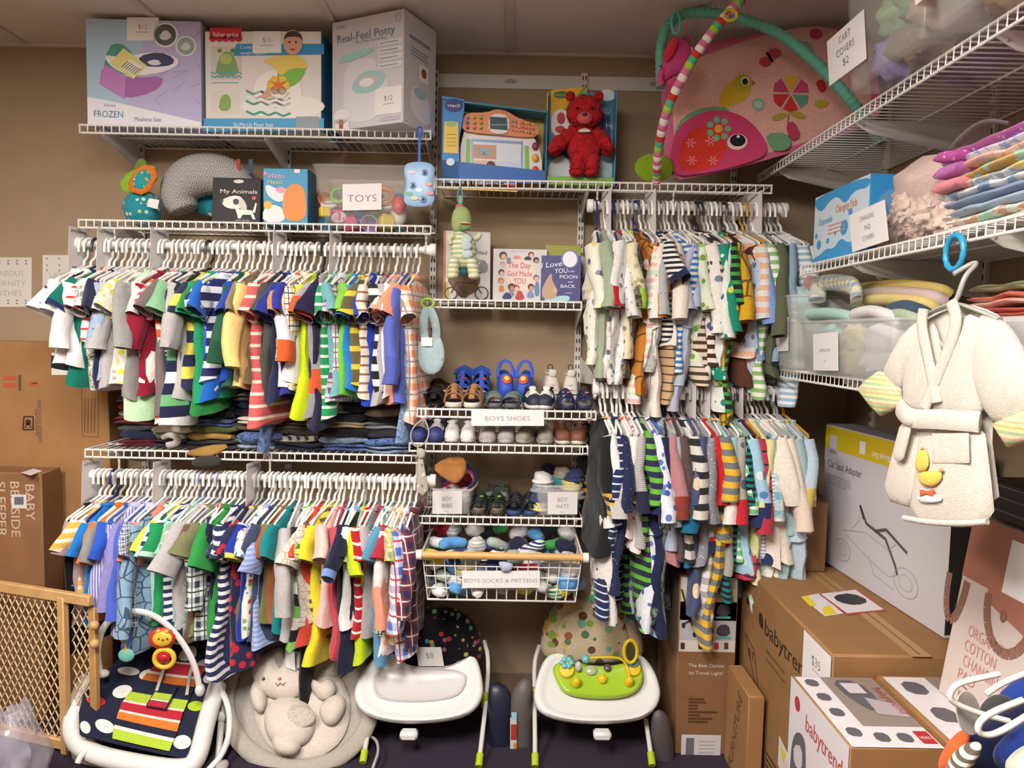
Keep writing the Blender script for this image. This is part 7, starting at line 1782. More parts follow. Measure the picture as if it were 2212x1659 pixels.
# flat carton leaning against the big one
t, P = carton('carton', 'flat brown carton squeezed between stroller box and large carton', 'box', (.755, -.64), (.805, -.64), .22, 0, .33, kb3, bev=.003)
P['left'].text('FURNITURE', .55, .45, .04, mat('6a4726', .6), 2, width=.3, rot=1.3); P['left'].build('side_print', t)
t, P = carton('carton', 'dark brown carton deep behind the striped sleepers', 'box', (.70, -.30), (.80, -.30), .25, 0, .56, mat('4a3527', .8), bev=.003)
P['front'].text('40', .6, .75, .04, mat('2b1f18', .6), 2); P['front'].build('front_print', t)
# clothes heaped on a low table at the lower right corner
t = thing('side_table', 'small dark table under the heaped clothes at the lower right corner', 'table', (.99, -1.9, 0))
obj('table_top', B().box((1.0, -1.88, .70), (.56, .44, .03), mat('3a2f2a', .5), .006), t)
for x in (.76, 1.24):
    for y in (-2.06, -1.70): obj('leg', B().box((x, y, .345), (.04, .04, .69), mat('3a2f2a', .5), .004), t)
Yq = -1.80
HEAP = [('navy', '191d3c', [(2030, 1659), (2090, 1580), (2160, 1540), (2240, 1500), (2330, 1660), (2200, 1760), (2060, 1760)], .05, -1.72), ('bright blue', '1f3a86', [(2140, 1520), (2200, 1460), (2260, 1440), (2300, 1560), (2200, 1560)], .04, -1.66), ('royal blue', '1a2f72', [(2130, 1640), (2190, 1570), (2260, 1540), (2320, 1640), (2220, 1720)], .045, -1.78), ('orange', 'd0582c', [(2020, 1659), (2050, 1600), (2085, 1570), (2095, 1590), (2085, 1640), (2060, 1690)], .025, -1.74), ('cream striped', S2(.012, .5, 'd8d0c0', '5c5448'), [(2050, 1640), (2085, 1605), (2120, 1600), (2110, 1630), (2080, 1670), (2040, 1690)], .03, -1.79), ('yellow edged white', 'd9dcc8', [(2165, 1659), (2195, 1620), (2240, 1600), (2290, 1650), (2220, 1740)], .035, -1.84), ('dark grey', '3a3a3c', [(2110, 1540), (2140, 1500), (2180, 1500), (2190, 1540), (2150, 1560)], .03, -1.68)]
for nm, sp, pts, th, Y in HEAP:
    q = [W(x, y, Y) for x, y in pts]; q = [Vector((p_.x, p_.y, max(p_.z, .725))) for p_ in q]
    obj('heaped_shirt', B().pillow(q, (-.2, -.9, .4), th, fab(sp), .7, 2), None, '%s shirt heaped in the lower right corner' % nm, 'shirt', 'shirts heaped at the lower right corner', smooth=60)
for i, (pts, Y, lb) in enumerate((([(2158, 1456), (2100, 1468), (2065, 1478), (2050, 1500), (2058, 1518), (2110, 1540), (2180, 1558)], -1.80, 'upper'), ([(2210, 1512), (2150, 1535), (2118, 1555), (2110, 1578), (2128, 1590), (2160, 1582), (2220, 1545)], -1.86, 'lower'), ([(2130, 1500), (2160, 1478), (2190, 1465), (2225, 1450)], -1.76, 'partly hidden'))):
    obj('clothes_hanger', B().tube(curve([W(x, y, Y) for x, y in pts], 2), .0044, mat('e6e3df', .3), 8), None, '%s white hanger lying on the clothes in the lower right corner' % lb, 'hanger', smooth=60)
obj('size_ring', B().lathe([(.012, -.001), (.030, -.001), (.030, .001), (.012, .001)], W(2092, 1540, -1.78), mat('b9b6b2', .4), 20, Matrix.Rotation(1.2, 3, 'X') @ Matrix.Rotation(.5, 3, 'Y')), None, 'grey plastic size ring on the lower right hanger', 'ring')

# ================================================================== left side
def wall_sign(label, x0, y0, x1, y1, lines, dots):
    O = W(x0, y1, -.002); o, pn = card('wall_sign', label, 'sign', O, W(x1, y1, -.002)-O, W(x0, y0, -.002)-O, mat('d8d2cc', .6), .0015)
    for x, y in dots: pn.ell(x, y, .022, .017, mat('8d877f', .6), 1)
    for txt, b_, w_ in lines: pn.text(txt, .5, b_, .022, mat('a39c98', .6), 2, thin=-.02, width=w_)
    pn.build('lettering', o)
dots = [(.1+.16*i, y) for i in range(6) for y in (.07, .13, .87, .93)]
wall_sign('dotted paper sign about maternity clothes on the left wall', -52, 556, 68, 663, [('ASK ABOUT', .62, .16), ('MATERNITY', .42, .17), ('CLOTHES', .22, .14)], dots)
wall_sign('dotted paper sign half hidden behind the leftmost white tee', 92, 551, 190, 661, [('LAYETTE', .55, .12)], [(.1+.27*i, y) for i in range(4) for y in (.05, .15, .7, .8, .93)])
# tall flat carton
X1 = -1.505
t, P = carton('carton', 'tall brown carton leaning on the wall at the far left', 'box', (-2.28, -.13), (X1, -.13), .115, 0, PZ(741, X1, -.13), kb3, bev=.004)
p = P['front']; rd_ = mat('b5503a', .6)
for y in (812, 828): p.prect(8, y, 36, y+9, rd_, 2)
p.prect(40, 810, 46, 844, mat('5a4a38', .6), 2)
p.poly([(62, 826), (80, 822), (80, 832), (64, 834)], rd_, 2, True).line([(70, 828), (84, 828)], .003, rd_, 2, True)
p.line([(52, 900), (72, 900), (72, 928), (50, 928), (52, 900)], .005, ink, 2, True).ell(61, 912, 6, 6, ink, 2, True).line([(54, 924), (61, 914), (68, 924)], .004, ink, 2, True)
p.text('HANDLE WITH CARE', .93*0+p.px(90, 910)[0], p.px(90, 910)[1], .014, mat('5a4230', .6), 2, rot=pi/2, width=.16).text('FURNITURE', *p.px(82, 912), .010, mat('5a4230', .6), 2, rot=pi/2, width=.10)
p.line([(176, 780), (214, 782), (212, 944), (178, 942), (176, 780)], .002, mat('6a4a2c', .6), 2, True)
for i in range(4): p.line([(184+7*i, 860), (183+7*i, 935)], .003, mat('6a4a2c', .6), 2, True)
for i in range(3): p.line([(170+8*i, 772), (168+8*i, 850)], .006, mat('8f6a40', .6), 1, True)
p.build('front_print', t)
price(t, p, 112, 762, 166, 810, '$65', h=.018)
# bedside sleeper box
Yb2 = -.27; xr_ = PX(97, Yb2, .4)
t, P = carton('carton', 'brown box with white upside down lettering at the left edge', 'box', (-2.05, Yb2), (xr_, Yb2), .115, 0, PZ(1022, xr_, Yb2), kb2, bev=.004)
p = P['front']; wl2 = mat('c4b09c', .6)
for s_, x, h_, w_ in (('BABY', 62, .032, .13), ('BEDSIDE', 30, .032, .20), ('SLEEPER', 0, .032, .20)):
    a, b_ = p.px(x-6, 1100 if s_ != 'BABY' else 1085); p.text(s_, a, b_, h_, wl2, 2, rot=-pi/2, width=w_)
p.prect(26, 1068, 58, 1098, mat('d3cfcb', .5), 4).prect(32, 1073, 52, 1090, mat('5f6470', .5), 5)
p.build('front_print', t)
P['top'].poly([(45, 1022), (72, 1013), (92, 1018), (66, 1028)], mat('d9d5d2', .5), 3, True).build('shipping_label', t)
# wooden lattice gate
wd_ = mat('c9a06a', .55, noise_amt=.12, nscale=18); wd2 = mat('b98e58', .6, noise_amt=.12, nscale=18)
g0 = Vector((-1.90, -.335, 0)); g1 = Vector((PX(150, -.47, .3), -.47, 0)); gu = g1-g0; gL = gu.length; gd = gu.normalized(); gn = Vector((gd.y, -gd.x, 0))
zt0 = PZ(1262, -1.72, -.36)
t = thing('baby_gate', 'wooden baby gate with plastic lattice leaning at the lower left', 'gate', g0)
def gbox(name, a, z, sa, sz, th, m, off=0, par=t):
    c_ = g0+gd*a+gn*off+Vector((0, 0, z)); R = Matrix((gd, -gn, Vector((0, 0, 1)))).transposed()
    return obj(name, B().box(c_, (sa, th, sz), m, .003, R=R), par)
gbox('top_rail', gL/2+.05, zt0, gL+.10, .035, .022, wd_)
gbox('bottom_rail', gL/2, .03, gL, .035, .022, wd_)
gbox('stile', gL-.02, zt0/2, .028, zt0, .024, wd_, .002)
gbox('end_stile', gL+.085, zt0/2-.02, .028, zt0-.02, .02, wd2, -.02)
gbox('back_rail', gL+.04, .05, .12, .03, .018, wd2, -.02)
lat = mat('d3b58c', .5)
for x0_, x1_, o_ in ((0, gL-.03, 0), (gL-.005, gL+.072, -.02)):
    b = B(); pitch = .030; zl, zh = .045, zt0-.016; H = zh-zl
    for s_ in (1, -1):
        k = -int(H/pitch)-1
        while k*pitch < (x1_-x0_)+H:
            a0 = x0_+k*pitch; pts = []
            pa, pb = (a0, zl), (a0+H*.62, zh)
            if s_ < 0: pa, pb = (a0, zh), (a0+H*.62, zl)
            # clip to the panel
            def clip(pa, pb):
                (xa, za), (xb, zb) = pa, pb
                if xb <= x0_ or xa >= x1_: return None
                if xa < x0_: q = (x0_-xa)/(xb-xa); xa, za = x0_, za+(zb-za)*q
                if xb > x1_: q = (x1_-xa)/(xb-xa); xb, zb = x1_, za+(zb-za)*q
                return (xa, za), (xb, zb)
            c_ = clip(pa, pb)
            if c_:
                P0, P1 = [g0+gd*q[0]+gn*(o_+.002*s_)+Vector((0, 0, q[1])) for q in c_]
                if (P1-P0).length > .01: b.tube([P0, P1], .0026, lat, 5)
            k += 1
    obj('lattice', b, t, kind='stuff', smooth=0)
for z in (.56*zt0+.16, .5*zt0+.13):
    c_ = g0+gd*(gL+.115)+gn*.004+Vector((0, 0, z)); obj('knob', B().ell(c_, (.015, .015, .015), wd_, 14, 10), t, smooth=60)
# plastic bag at the lower left corner
obj('plastic_bag', B().ell(W(10, 1655, -.75), (.10, .12, .16), clear_plastic('c9c4d6', .35, .15), 26, 16, None, .3, 5, 9), None, 'clear plastic bag slumped at the lower left corner', 'bag', smooth=60)

# ================================================================== dotted bouncer
nvf = fab('20243a'); whp = mat('dcdad8', .35)
t = thing('baby_bouncer', 'navy polka dot baby bouncer with white frame and toy bar', 'bouncer', W(320, 1640, Z=.0))
def YW(pts, Yf):  # pixel path with a depth each
    return [W(x, y, Yq_) for x, y, Yq_ in pts]
# front shell
sh = [W(x, y, Y) for x, y, Y in ((152, 1565, -.47), (160, 1600, -.50), (200, 1630, -.53), (300, 1650, -.55), (400, 1662, -.56), (415, 1690, -.56), (380, 1700, -.55), (250, 1685, -.53), (160, 1650, -.50), (146, 1600, -.47))]
obj('front_shell', B().pillow(sh, (0, -.9, .3), .03, whp, .7, 1), t, smooth=60)
rim = YW(((190, 1465, -.36), (160, 1530, -.44), (152, 1590, -.50), (190, 1628, -.55), (300, 1652, -.58), (398, 1665, -.60), (428, 1640, -.57), (445, 1560, -.48), (470, 1480, -.36)), 0)
obj('side_frame', B().tube(curve(rim, 2), .030, whp, 10), t, smooth=60)
obj('rocker_rail', B().tube(curve(YW(((470, 1470, -.36), (500, 1540, -.45), (490, 1620, -.52), (440, 1675, -.58)), 0), 2), .010, whp, 8), t, smooth=60)
obj('kick_stand', B().tube(curve(YW(((190, 1620, -.56), (175, 1632, -.58), (168, 1648, -.59)), 0), 2), .010, whp, 8), t, smooth=60)
obj('rear_rail', B().tube(curve(YW(((430, 1668, -.56), (500, 1600, -.40), (520, 1540, -.25)), 0), 2), .010, mat('3a3a40', .4), 8), t, smooth=60)
# seat fabric: lofted sling from front edge to the backrest
rows = [((172, 1588), (405, 1640), -.56), ((170, 1540), (425, 1600), -.52), ((180, 1500), (440, 1545), -.46), ((215, 1462), (455, 1500), -.38), ((250, 1430), (470, 1460), -.30), ((285, 1400), (490, 1420), -.22), ((330, 1350), (500, 1360), -.14), ((350, 1310), (495, 1315), -.10)]
def sling(u, v, off=0):
    i = min(int(v*(len(rows)-1)), len(rows)-2); q = v*(len(rows)-1)-i
    (a0, b0, y0), (a1, b1, y1) = rows[i], rows[i+1]
    ax, ay = a0[0]+(a1[0]-a0[0])*q, a0[1]+(a1[1]-a0[1])*q; bx, by = b0[0]+(b1[0]-b0[0])*q, b0[1]+(b1[1]-b0[1])*q; Y = y0+(y1-y0)*q
    sag = .05*(1-(2*u-1)**2)
    p = W(ax+(bx-ax)*u, ay+(by-ay)*u, Y)
    return p+Vector((0, sag*.6, -sag*.5))+Vector((0, -.75, .65))*off
grid = [[sling(i/24, j/28) for i in range(25)] for j in range(29)]
b = B(); b.loft(grid, nvf, cap=False, closed=False)
b2 = [[p+Vector((0, .010, -.010)) for p in r] for r in grid]; b.loft(b2, nvf, cap=False, closed=False)
seat = obj('seat_fabric', b, t, smooth=60)
def patch(name, u0, u1, v0, v1, m, off, par=seat, shape='rect', cu=0, cv=0, ru=0, rv=0):
    b = B()
    if shape == 'rect':
        b.loft([[sling(u0+(u1-u0)*i/10, v0+(v1-v0)*j/6, off) for i in range(11)] for j in range(7)], m, cap=False, closed=False)
    else:
        rings = []
        for k in (1, .6, .05): rings.append([sling(min(1, max(0, cu+ru*k*cos(2*pi*i/20))), min(1, max(0, cv+rv*k*sin(2*pi*i/20))), off) for i in range(20)])
        b.loft(rings, m, cap=False)
    return obj(name, b, par, smooth=60)
for cu, cv, ru, rv, col in ((.10, .26, .07, .035, 'c02c34'), (.24, .36, .07, .05, 'dcd9d6'), (.20, .10, .075, .045, 'dcd9d6'), (.05, .06, .04, .04, 'dcd9d6'), (.34, .52, .08, .05, 'dcd9d6'), (.16, .52, .09, .035, 'dcd9d6'), (.44, .34, .06, .025, 'dcd9d6'), (.88, .11, .085, .05, 'dcd9d6'), (.90, .34, .075, .035, 'a9c82c'), (.55, .72, .09, .05, 'dcd9d6'), (.30, .72, .07, .04, 'dcd9d6'), (.78, .66, .07, .04, 'dcd9d6'), (.92, .55, .06, .04, 'dcd9d6'), (.80, .86, .12, .05, 'dcd9d6'), (.92, .76, .07, .05, 'd0702c'), (.35, .92, .1, .05, 'dcd9d6')):
    patch('polka_dot', 0, 0, 0, 0, fab(col), .004, shape='ell', cu=cu, cv=cv, ru=ru, rv=rv)
ins = [('a9c23c', .03, .10), ('d9d6cf', .10, .125), ('20243a', .125, .17), ('d8752f', .17, .22), ('d9cfc4', .22, .235), ('b02838', .235, .29), ('d9cfc4', .29, .305), ('a9c23c', .305, .37), ('20243a', .37, .47), ('d0702c', .47, .53), ('d9cfc4', .53, .55), ('b02838', .55, .64), ('d9cfc4', .64, .655)]
for col, v0, v1 in ins: patch('insert_stripe', .27+.10*v0, .80+.06*v0, v0, v1, fab(col), .010)
patch('harness_panel', .50, .68, .28, .46, nvf, .022); patch('harness_stripe', .51, .67, .29, .33, fab('b02838'), .024); patch('harness_stripe', .51, .67, .345, .39, fab('a9c23c'), .024); patch('harness_stripe', .51, .67, .332, .343, fab('dcd9d6'), .025)
for u0, u1 in ((.42, .52), (.68, .80)): obj('harness_strap', B().tube([sling(u0, .66, .02), sling((u0+u1)/2, .55, .03), sling(u1, .40, .025)], .006, fab('c9c4bd'), 6, flat=.4), seat, smooth=60)
# toy bar
bar = curve(YW(((215, 1452, -.42), (208, 1400, -.43), (225, 1345, -.44), (275, 1318, -.45), (330, 1325, -.46), (380, 1365, -.47), (420, 1430, -.47), (432, 1490, -.46)), 0), 3)
obj('toy_bar', B().tube(bar, .012, whp, 10, flat=.55, up=(0, 1, 0)), t, smooth=60)
obj('bar_hinge', B().ell(W(222, 1455, -.42), (.022, .018, .014), whp, 12, 8), t, smooth=60); obj('bar_hinge', B().ell(W(432, 1490, -.46), (.016, .018, .022), whp, 12, 8), t, smooth=60)
aq = mat('6fb8b4', .35); ly = mat('e2b83c', .4)
h1 = obj('hanging_toy', B().pillow([W(x, y, -.46) for x, y in ((263, 1345), (272, 1345), (276, 1385), (268, 1392), (260, 1385))], (0, -1, 0), .012, aq, .8, 1), t, smooth=60)
obj('toy_stripe', B().pillow([W(x, y, -.475) for x, y in ((265, 1352), (270, 1352), (271, 1378), (264, 1378))], (0, -1, 0), .006, mat('b8343c', .4), .5, 1), h1, smooth=60)
obj('toy_disc', B().pillow([W(273+18*cos(a*pi/8), 1415+15*sin(a*pi/8), -.46) for a in range(16)], (0, -1, 0), .008, aq, .8, 1), h1, smooth=60)
obj('toy_cord', B().tube([W(266, 1318, -.45), W(267, 1345, -.46)], .003, whp, 6), h1)
obj('toy_link', B().tube([W(270, 1388, -.46), W(273, 1410, -.465)], .004, ly, 6), h1)
h2 = obj('lion_mane', B().pillow([W(350+(28+3*(a % 2))*cos(a*pi/12), 1379+(23+2*(a % 2))*sin(a*pi/12), -.475) for a in range(24)], (0, -1, 0), .014, mat('c4342c', .5), .8, 0), t, smooth=60)
obj('lion_face', B().pillow([W(351+22*cos(a*pi/8), 1380+17*sin(a*pi/8), -.488) for a in range(16)], (0, -1, 0), .012, ly, .5, 1), h2, smooth=60)
for x in (342, 360): obj('lion_ear', B().ell(W(x, 1364, -.49), (.008, .006, .007), ly, 10, 8), h2, smooth=60); obj('lion_eye', B().ell(W(x+1, 1380, -.501), .003, mat('3a2a1c', .3), 8, 6), h2)
obj('lion_nose', B().ell(W(351, 1382, -.503), (.004, .003, .003), mat('a0402c', .4), 8, 6), h2)
h3 = obj('mirror_ring', B().tube([W(355+21*cos(a*pi/12), 1422+19*sin(a*pi/12), -.48) for a in range(24)], .0085, ly, 8, loop=True), t, smooth=60)
obj('red_ball', B().ell(W(354, 1420, -.485), (.022, .016, .018), mat('b01c24', .15), 16, 10), h3, smooth=60)

# ================================================================== bunny swing seat
t = thing('bunny_swing', 'pale grey round swing seat with padded cushion on the floor', 'baby swing', W(640, 1650, Z=.0))
gyf = fab('a9a29a'); n1 = Vector((0, -.72, .69))
def SP(x, y, l=0):
    # the seat plane leans back: nearer the bottom
    Y = -.16-(y-1380)/280*.36
    return W(x, y, Y)+n1*l
def spill(name, pts, th, m, l=0, back=.5, sm=2, par=t): return obj(name, B().pillow([SP(x, y, l) for x, y in pts], n1, th, m, back, sm), par, smooth=60)
E_ = lambda cx, cy, rx, ry, n=16, a0=0: [(cx+rx*cos(a0+2*pi*i/n), cy+ry*sin(a0+2*pi*i/n)) for i in range(n)]
spill('seat_dish', E_(645, 1515, 168, 152), .02, gyf, -.03, 2.5, 1)
obj('dish_rim', B().tube([SP(x, y, -.006) for x, y in E_(645, 1515, 158, 144, 40)], .030, gyf, 10, loop=True, flat=.6), t, smooth=60)
cush = fab(('ln', 90, 'b5aea6', '8f8880')); crm = fab('cdc3ba')
spill('head_pad', E_(650, 1420, 118, 62), .035, cush, .0, .5, 1)
spill('seat_pad', [(535, 1500), (560, 1440), (640, 1420), (720, 1440), (760, 1500), (750, 1590), (690, 1640), (610, 1640), (560, 1590)], .03, crm, -.005, .5, 2)
obj('frame_leg', B().tube(curve([W(480, 1520, -.36), W(475, 1600, -.48), W(470, 1650, -.52)], 2), .011, mat('bdb8b2', .4), 8), t, smooth=60)
obj('frame_arm', B().tube(curve([W(475, 1495, -.34), W(480, 1440, -.25), W(520, 1385, -.18)], 2), .012, mat('c4bfb8', .35), 8), t, smooth=60)
obj('frame_foot', B().ell(W(480, 1655, -.55), (.02, .03, .014), mat('a9a49e', .4), 12, 8), t, smooth=60)
obj('motor_hub', B().ell(W(478, 1550, -.42), (.014, .014, .022), mat('c9c4be', .35), 12, 8), t, smooth=60)
bt = thing('bunny_plush', 'cream bunny shaped cushion lying in the pale grey swing seat', 'plush', SP(620, 1640))
def bp_(name, pts, th, m, l, back=.5, sm=2): return spill(name, pts, th, m, l, back, sm, bt)
bp_('body', [(575, 1530), (620, 1508), (670, 1520), (690, 1570), (668, 1615), (610, 1625), (575, 1590)], .05, crm, .028)
bp_('belly_patch', E_(650, 1560, 40, 26, 14), .014, fab(('ln', 120, 'c4bbb2', 'a0978e')), .066)
bp_('head', E_(617, 1462, 68, 58, 16), .055, crm, .03)
bp_('forehead_patch', [(598, 1420), (622, 1412), (628, 1450), (617, 1478), (605, 1450)], .010, fab(('ln', 120, 'a9a29a', '85807a')), .078, sm=1)
for pts in ([(560, 1470), (545, 1500), (552, 1540), (575, 1550), (585, 1510)], [(668, 1470), (700, 1485), (720, 1470), (735, 1500), (705, 1525), (680, 1505)], [(690, 1530), (740, 1500), (755, 1530), (730, 1575), (700, 1570)], [(590, 1595), (630, 1592), (660, 1615), (640, 1640), (600, 1635)]):
    bp_('limb' if pts[0][1] > 1480 else 'ear', pts, .035, crm, .035, sm=2)
for x in (581, 655): obj('eye', B().ell(SP(x, 1482 if x < 600 else 1462, .078), (.006, .004, .006), mat('4a443f', .3), 10, 8), bt)
obj('nose', B().ell(SP(616, 1483, .086), (.007, .005, .006), mat('c4806c', .5), 10, 8), bt)
obj('mouth', B().tube(curve([SP(608, 1492, .083), SP(612, 1498, .083), SP(617, 1490, .085), SP(622, 1497, .083), SP(627, 1490, .083)], 2), .0014, mat('8d7468', .6), 6), bt)
_o, pn = card('price_label', None, None, SP(630, 1460, .094), SP(650, 1467, .092)-SP(630, 1460, .094), SP(628, 1420, .090)-SP(630, 1460, .094), parent=bt)

# ================================================================== two white tray seats
lime = mat('a9c020', .4); wt = mat('dedddc', .3); fl_m = mat('cfcccb', .3)
def tray_seat(label, dx, back_pts, back_m, tray, recess, feet, mirror=False):
    t = thing('baby_walker', label, 'baby seat', W(905+dx, 1655, Z=0))
    n_ = Vector((0, -.72, .69))
    def TP(x, y, l=0):
        Y = -.24-(y-1395)/165*.22
        return W(x, y, Y)+n_*l
    # backrest: domed shell
    pts = [W(x, y, -.16) for x, y in back_pts]
    obj('seat_back', B().pillow(pts, (0, -.95, .2), .06, back_m, .8, 2), t, smooth=60)
    hollow = [W(x+(sum(p[0] for p in back_pts)/len(back_pts)-x)*.28, y+(sum(p[1] for p in back_pts)/len(back_pts)-y)*.22+10, -.215) for x, y in back_pts]
    obj('seat_lining', B().pillow(hollow, (0, -.95, .2), .018, back_m, .2, 2), t, smooth=60)
    tp = [TP(x, y) for x, y in tray]
    sm = chaikin(tp, 2); c_ = sum(sm, Vector())/len(sm)
    rings = [[c_+(p-c_)*k+n_*h_ for p in sm] for k, h_ in ((.02, .0), (.80, .0), (.86, .006), (.92, .013), (.97, .012), (1.0, .002), (1.0, -.015), (.97, -.028), (.90, -.032), (.02, -.032))]
    obj('tray', B().loft(rings, wt), t, smooth=60)
    if recess:
        rc = chaikin([TP(x, y) for x, y in recess], 2); cc = sum(rc, Vector())/len(rc)
        obj('tray_recess', B().loft([[cc+(p-cc)*k+n_*h_ for p in rc] for k, h_ in ((.02, .004), (.90, .004), (.96, .008), (1.0, .0145), (1.03, .013), (1.04, .002))], fl_m), t, smooth=60)
    obj('tray_latch', B().box(TP(*feet['latch'])+Vector((0, .02, -.035)), (.06, .04, .03), wt, .008), t)
    for side, path in (('l', feet['l']), ('r', feet['r'])):
        if not path: continue
        pp = curve([W(x, y, Y) for x, y, Y in path], 2)
        obj('leg', B().tube(pp, .0085, mat('cfcdcb', .3), 8), t, smooth=60)
        e = pp[-1]; d = (pp[-1]-pp[-3]).normalized()
        obj('foot_cap', B().tube([e-d*.03, e+d*.012], .0125, lime, 10), t, smooth=50)
    for x, y, Y in feet.get('clips', ()): obj('leg_clip', B().box(W(x, y, Y), (.022, .022, .055), lime, .005), t)
    return t, TP
dotm = fab(('dt', 36, .32, '17161e', ['c9903c', '5f9a5c', 'b8343c', '4f86a8', 'c4b85c', '9a8a5c', 'a05a7c'], .75))
t1, TP1 = tray_seat('white tray seat with black multicolour dot backrest', 0,
 [(820, 1420), (832, 1370), (870, 1325), (925, 1305), (985, 1312), (1030, 1345), (1046, 1395), (1040, 1445), (930, 1455), (850, 1445)], dotm,
 [(840, 1405), (818, 1412), (785, 1445), (762, 1495), (775, 1535), (830, 1560), (930, 1562), (1010, 1548), (1045, 1510), (1042, 1460), (1028, 1415), (1005, 1425), (970, 1442), (890, 1442), (862, 1425)],
 [(815, 1450), (900, 1446), (1000, 1450), (1005, 1475), (985, 1508), (900, 1518), (820, 1512), (806, 1485)],
 dict(latch=(882, 1572), l=[(800, 1560, -.36), (790, 1610, -.46), (785, 1640, -.50)], r=[(1046, 1385, -.14), (1056, 1420, -.20), (1052, 1500, -.30), (1035, 1648, -.50)], clips=[(1047, 1512, -.32)]))
_o, pn = card('price_card', None, None, TP1(905, 1443, .02), TP1(960, 1443, .02)-TP1(905, 1443, .02), TP1(898, 1428, .05)+Vector((0, .03, .02))-TP1(905, 1443, .02), mat('c4c0be', .5), parent=t1)
pn.text('$8', .5, .4, .02, mat('77737a', .6), 2, thin=-.01); pn.build('lettering', _o)
dinm = fab(('dt', 30, .5, 'cdbda0', ['8aa84c', '7fb8a0', '6b4a38', 'd0a84c', 'cdbda0', '5c7a5c', 'a0683c', 'cdbda0'], .9))
t2_, TP2 = tray_seat('white tray seat with dinosaur print back and lime toy tray', 390,
 [(1165, 1415), (1172, 1350), (1195, 1305), (1250, 1285), (1310, 1285), (1365, 1305), (1388, 1370), (1392, 1425), (1340, 1440), (1215, 1440)], dinm,
 [(1215, 1410), (1180, 1415), (1160, 1460), (1150, 1510), (1170, 1545), (1240, 1562), (1340, 1562), (1400, 1550), (1430, 1510), (1420, 1460), (1395, 1420), (1370, 1412), (1350, 1440), (1300, 1450), (1240, 1440)],
 None,
 dict(latch=(1303, 1572), l=[(1165, 1395, -.14), (1154, 1430, -.20), (1155, 1500, -.30), (1156, 1648, -.50)], r=[(1395, 1555, -.36), (1402, 1600, -.44), (1408, 1646, -.50)], clips=[(1152, 1502, -.32)]))
# the toy tray
tt = thing('toy_tray', 'lime green activity toy tray on the dinosaur seat', 'toy', TP2(1290, 1500))
tr = chaikin([TP2(x, y) for x, y in ((1190, 1440), (1225, 1432), (1300, 1448), (1375, 1432), (1390, 1450), (1385, 1490), (1350, 1512), (1280, 1514), (1220, 1505), (1200, 1475))], 2)
cc = sum(tr, Vector())/len(tr); n_ = Vector((0, -.72, .69)); lg = mat('9cc230', .35); yw = mat('dcbf24', .35); te = mat('6fb8c0', .35)
obj('base_plate', B().loft([[cc+(p-cc)*k+n_*h_ for p in tr] for k, h_ in ((.02, .028), (.80, .028), (.92, .034), (.98, .03), (1.0, .016))], lg), tt, smooth=60)
def TT(x, y, l): return TP2(x, y, l)
Rt = Matrix.Rotation(radians(43), 3, 'X')
for x, y in ((1243, 1482), (1356, 1480)): obj('beehive', B().lathe([(.0, .028), (.009, .027), (.013, .020), (.011, .018), (.016, .010), (.014, .008), (.019, 0), (.017, -.004)], TT(x, y, .034), yw, 16, Rt), tt, smooth=60)
for x, y in ((1222, 1455), (1364, 1452)): obj('spinner_base', B().lathe([(.0, .014), (.026, .012), (.03, 0), (.03, -.004)], TT(x, y, .032), yw, 18, Rt), tt, smooth=60)
for k in range(6): obj('flower_petal', B().ell(TT(1222+10*cos(k*1.05), 1442+8*sin(k*1.05), .052), (.010, .010, .007), te, 10, 8, Rt), tt, smooth=60)
obj('flower_post', B().lathe([(.0, .018), (.018, .016), (.022, 0)], TT(1364, 1440, .044), te, 16, Rt), tt, smooth=60)
obj('grey_bead', B().ell(TT(1247, 1450, .05), (.012, .012, .018), mat('c4c2c0', .3), 12, 10), tt, smooth=60)
obj('teal_bead', B().ell(TT(1262, 1436, .058), .015, te, 14, 10), tt, smooth=60)
obj('dark_button', B().ell(TT(1310, 1450, .036), (.014, .014, .007), mat('5c4d48', .3), 14, 8, Rt), tt, smooth=60)
obj('smoke_cover', B().ell(TT(1275, 1455, .034), (.022, .018, .008), mat('a9b890', .2), 14, 8, Rt), tt, smooth=60)
obj('yellow_dome', B().ell(TT(1299, 1474, .036), (.017, .017, .015), mat('e0c020', .15), 14, 10, Rt), tt, smooth=60)
obj('yellow_arm', B().tube(curve([TT(1266, 1434, .058), TT(1300, 1432, .06), TT(1335, 1433, .06), TT(1350, 1446, .05), TT(1356, 1470, .045)], 2), .0045, yw, 8), tt, smooth=60)
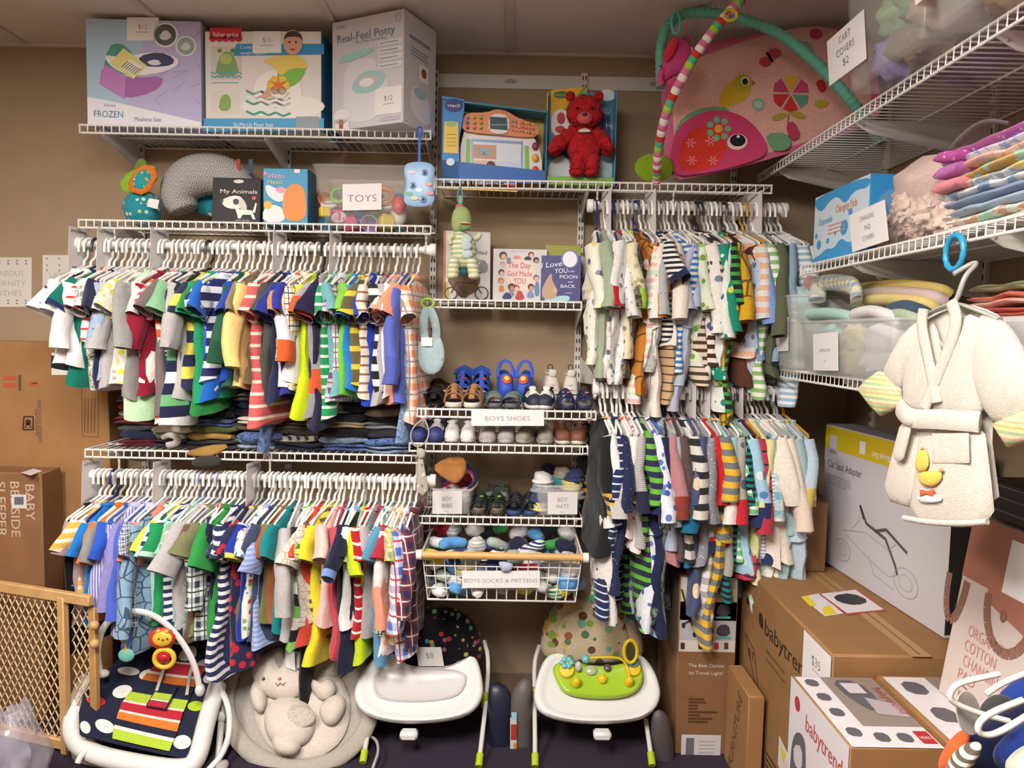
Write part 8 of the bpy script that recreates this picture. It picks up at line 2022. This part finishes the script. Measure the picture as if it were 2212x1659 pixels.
mp = [W(1362+14*cos(a*pi/12), 1407+24*sin(a*pi/12), -.36) for a in range(24)]
mo = obj('mirror_frame', B().tube(mp, .007, yw, 8, loop=True), tt, smooth=60)
obj('mirror_face', B().pillow(mp, (0, -1, 0), .004, mat('6a6440', .12, metal=.6), .5, 0), mo, smooth=60)
obj('mirror_stem', B().tube([W(1366, 1430, -.355), TT(1364, 1440, .06)], .007, te, 8), mo, smooth=60)

# dark padded bases between the seats
def slab3(name, label, cat, pts, Yf, th, m): return obj(name, B().pillow([W(x, y, Yf) for x, y in pts], (0, -1, 0), th, m, .5, 1), None, label, cat, smooth=60)
slab3('booster_base', 'dark navy moulded base standing between the two tray seats', 'base', [(1058, 1474), (1086, 1474), (1106, 1500), (1108, 1560), (1106, 1700), (1052, 1700), (1052, 1560), (1054, 1500)], -.34, .045, mat('23253a', .4))
o = slab3('booster_base', 'grey moulded base with warning sticker beside the dinosaur seat', 'base', [(1106, 1490), (1126, 1464), (1146, 1464), (1152, 1500), (1150, 1700), (1096, 1700), (1098, 1560), (1100, 1520)], -.34, .045, mat('5c5654', .5))
pn = Pan(W(1102, 1658, -.390), W(1116, 1658, -.390)-W(1102, 1658, -.390), W(1102, 1538, -.390)-W(1102, 1658, -.390))
pn.rect(0, .0, 1, .9, mat('c9c6c4', .5), 1).rect(.1, .5, 1, .78, mat('a8382c', .5), 2).rect(.5, .02, 1, .44, mat('d8803c', .5), 2).rect(.2, .86, 1, 1, mat('9cc4d8', .5), 2); pn.build('warning_sticker', o)
slab3('booster_base', 'grey base leaning beside the stroller box', 'base', [(1405, 1540), (1430, 1530), (1450, 1560), (1462, 1700), (1420, 1700), (1408, 1620)], -.42, .03, mat('4f4a4c', .5))
t = obj('power_cord', B().tube(curve([W(800, 1590, -.4), W(815, 1600, -.45), W(818, 1625, -.5), W(808, 1650, -.55), W(800, 1680, -.56)], 2), .005, mat('a3a09e', .4), 8), None, 'grey cord hanging beside the bunny swing', 'cord', smooth=60)
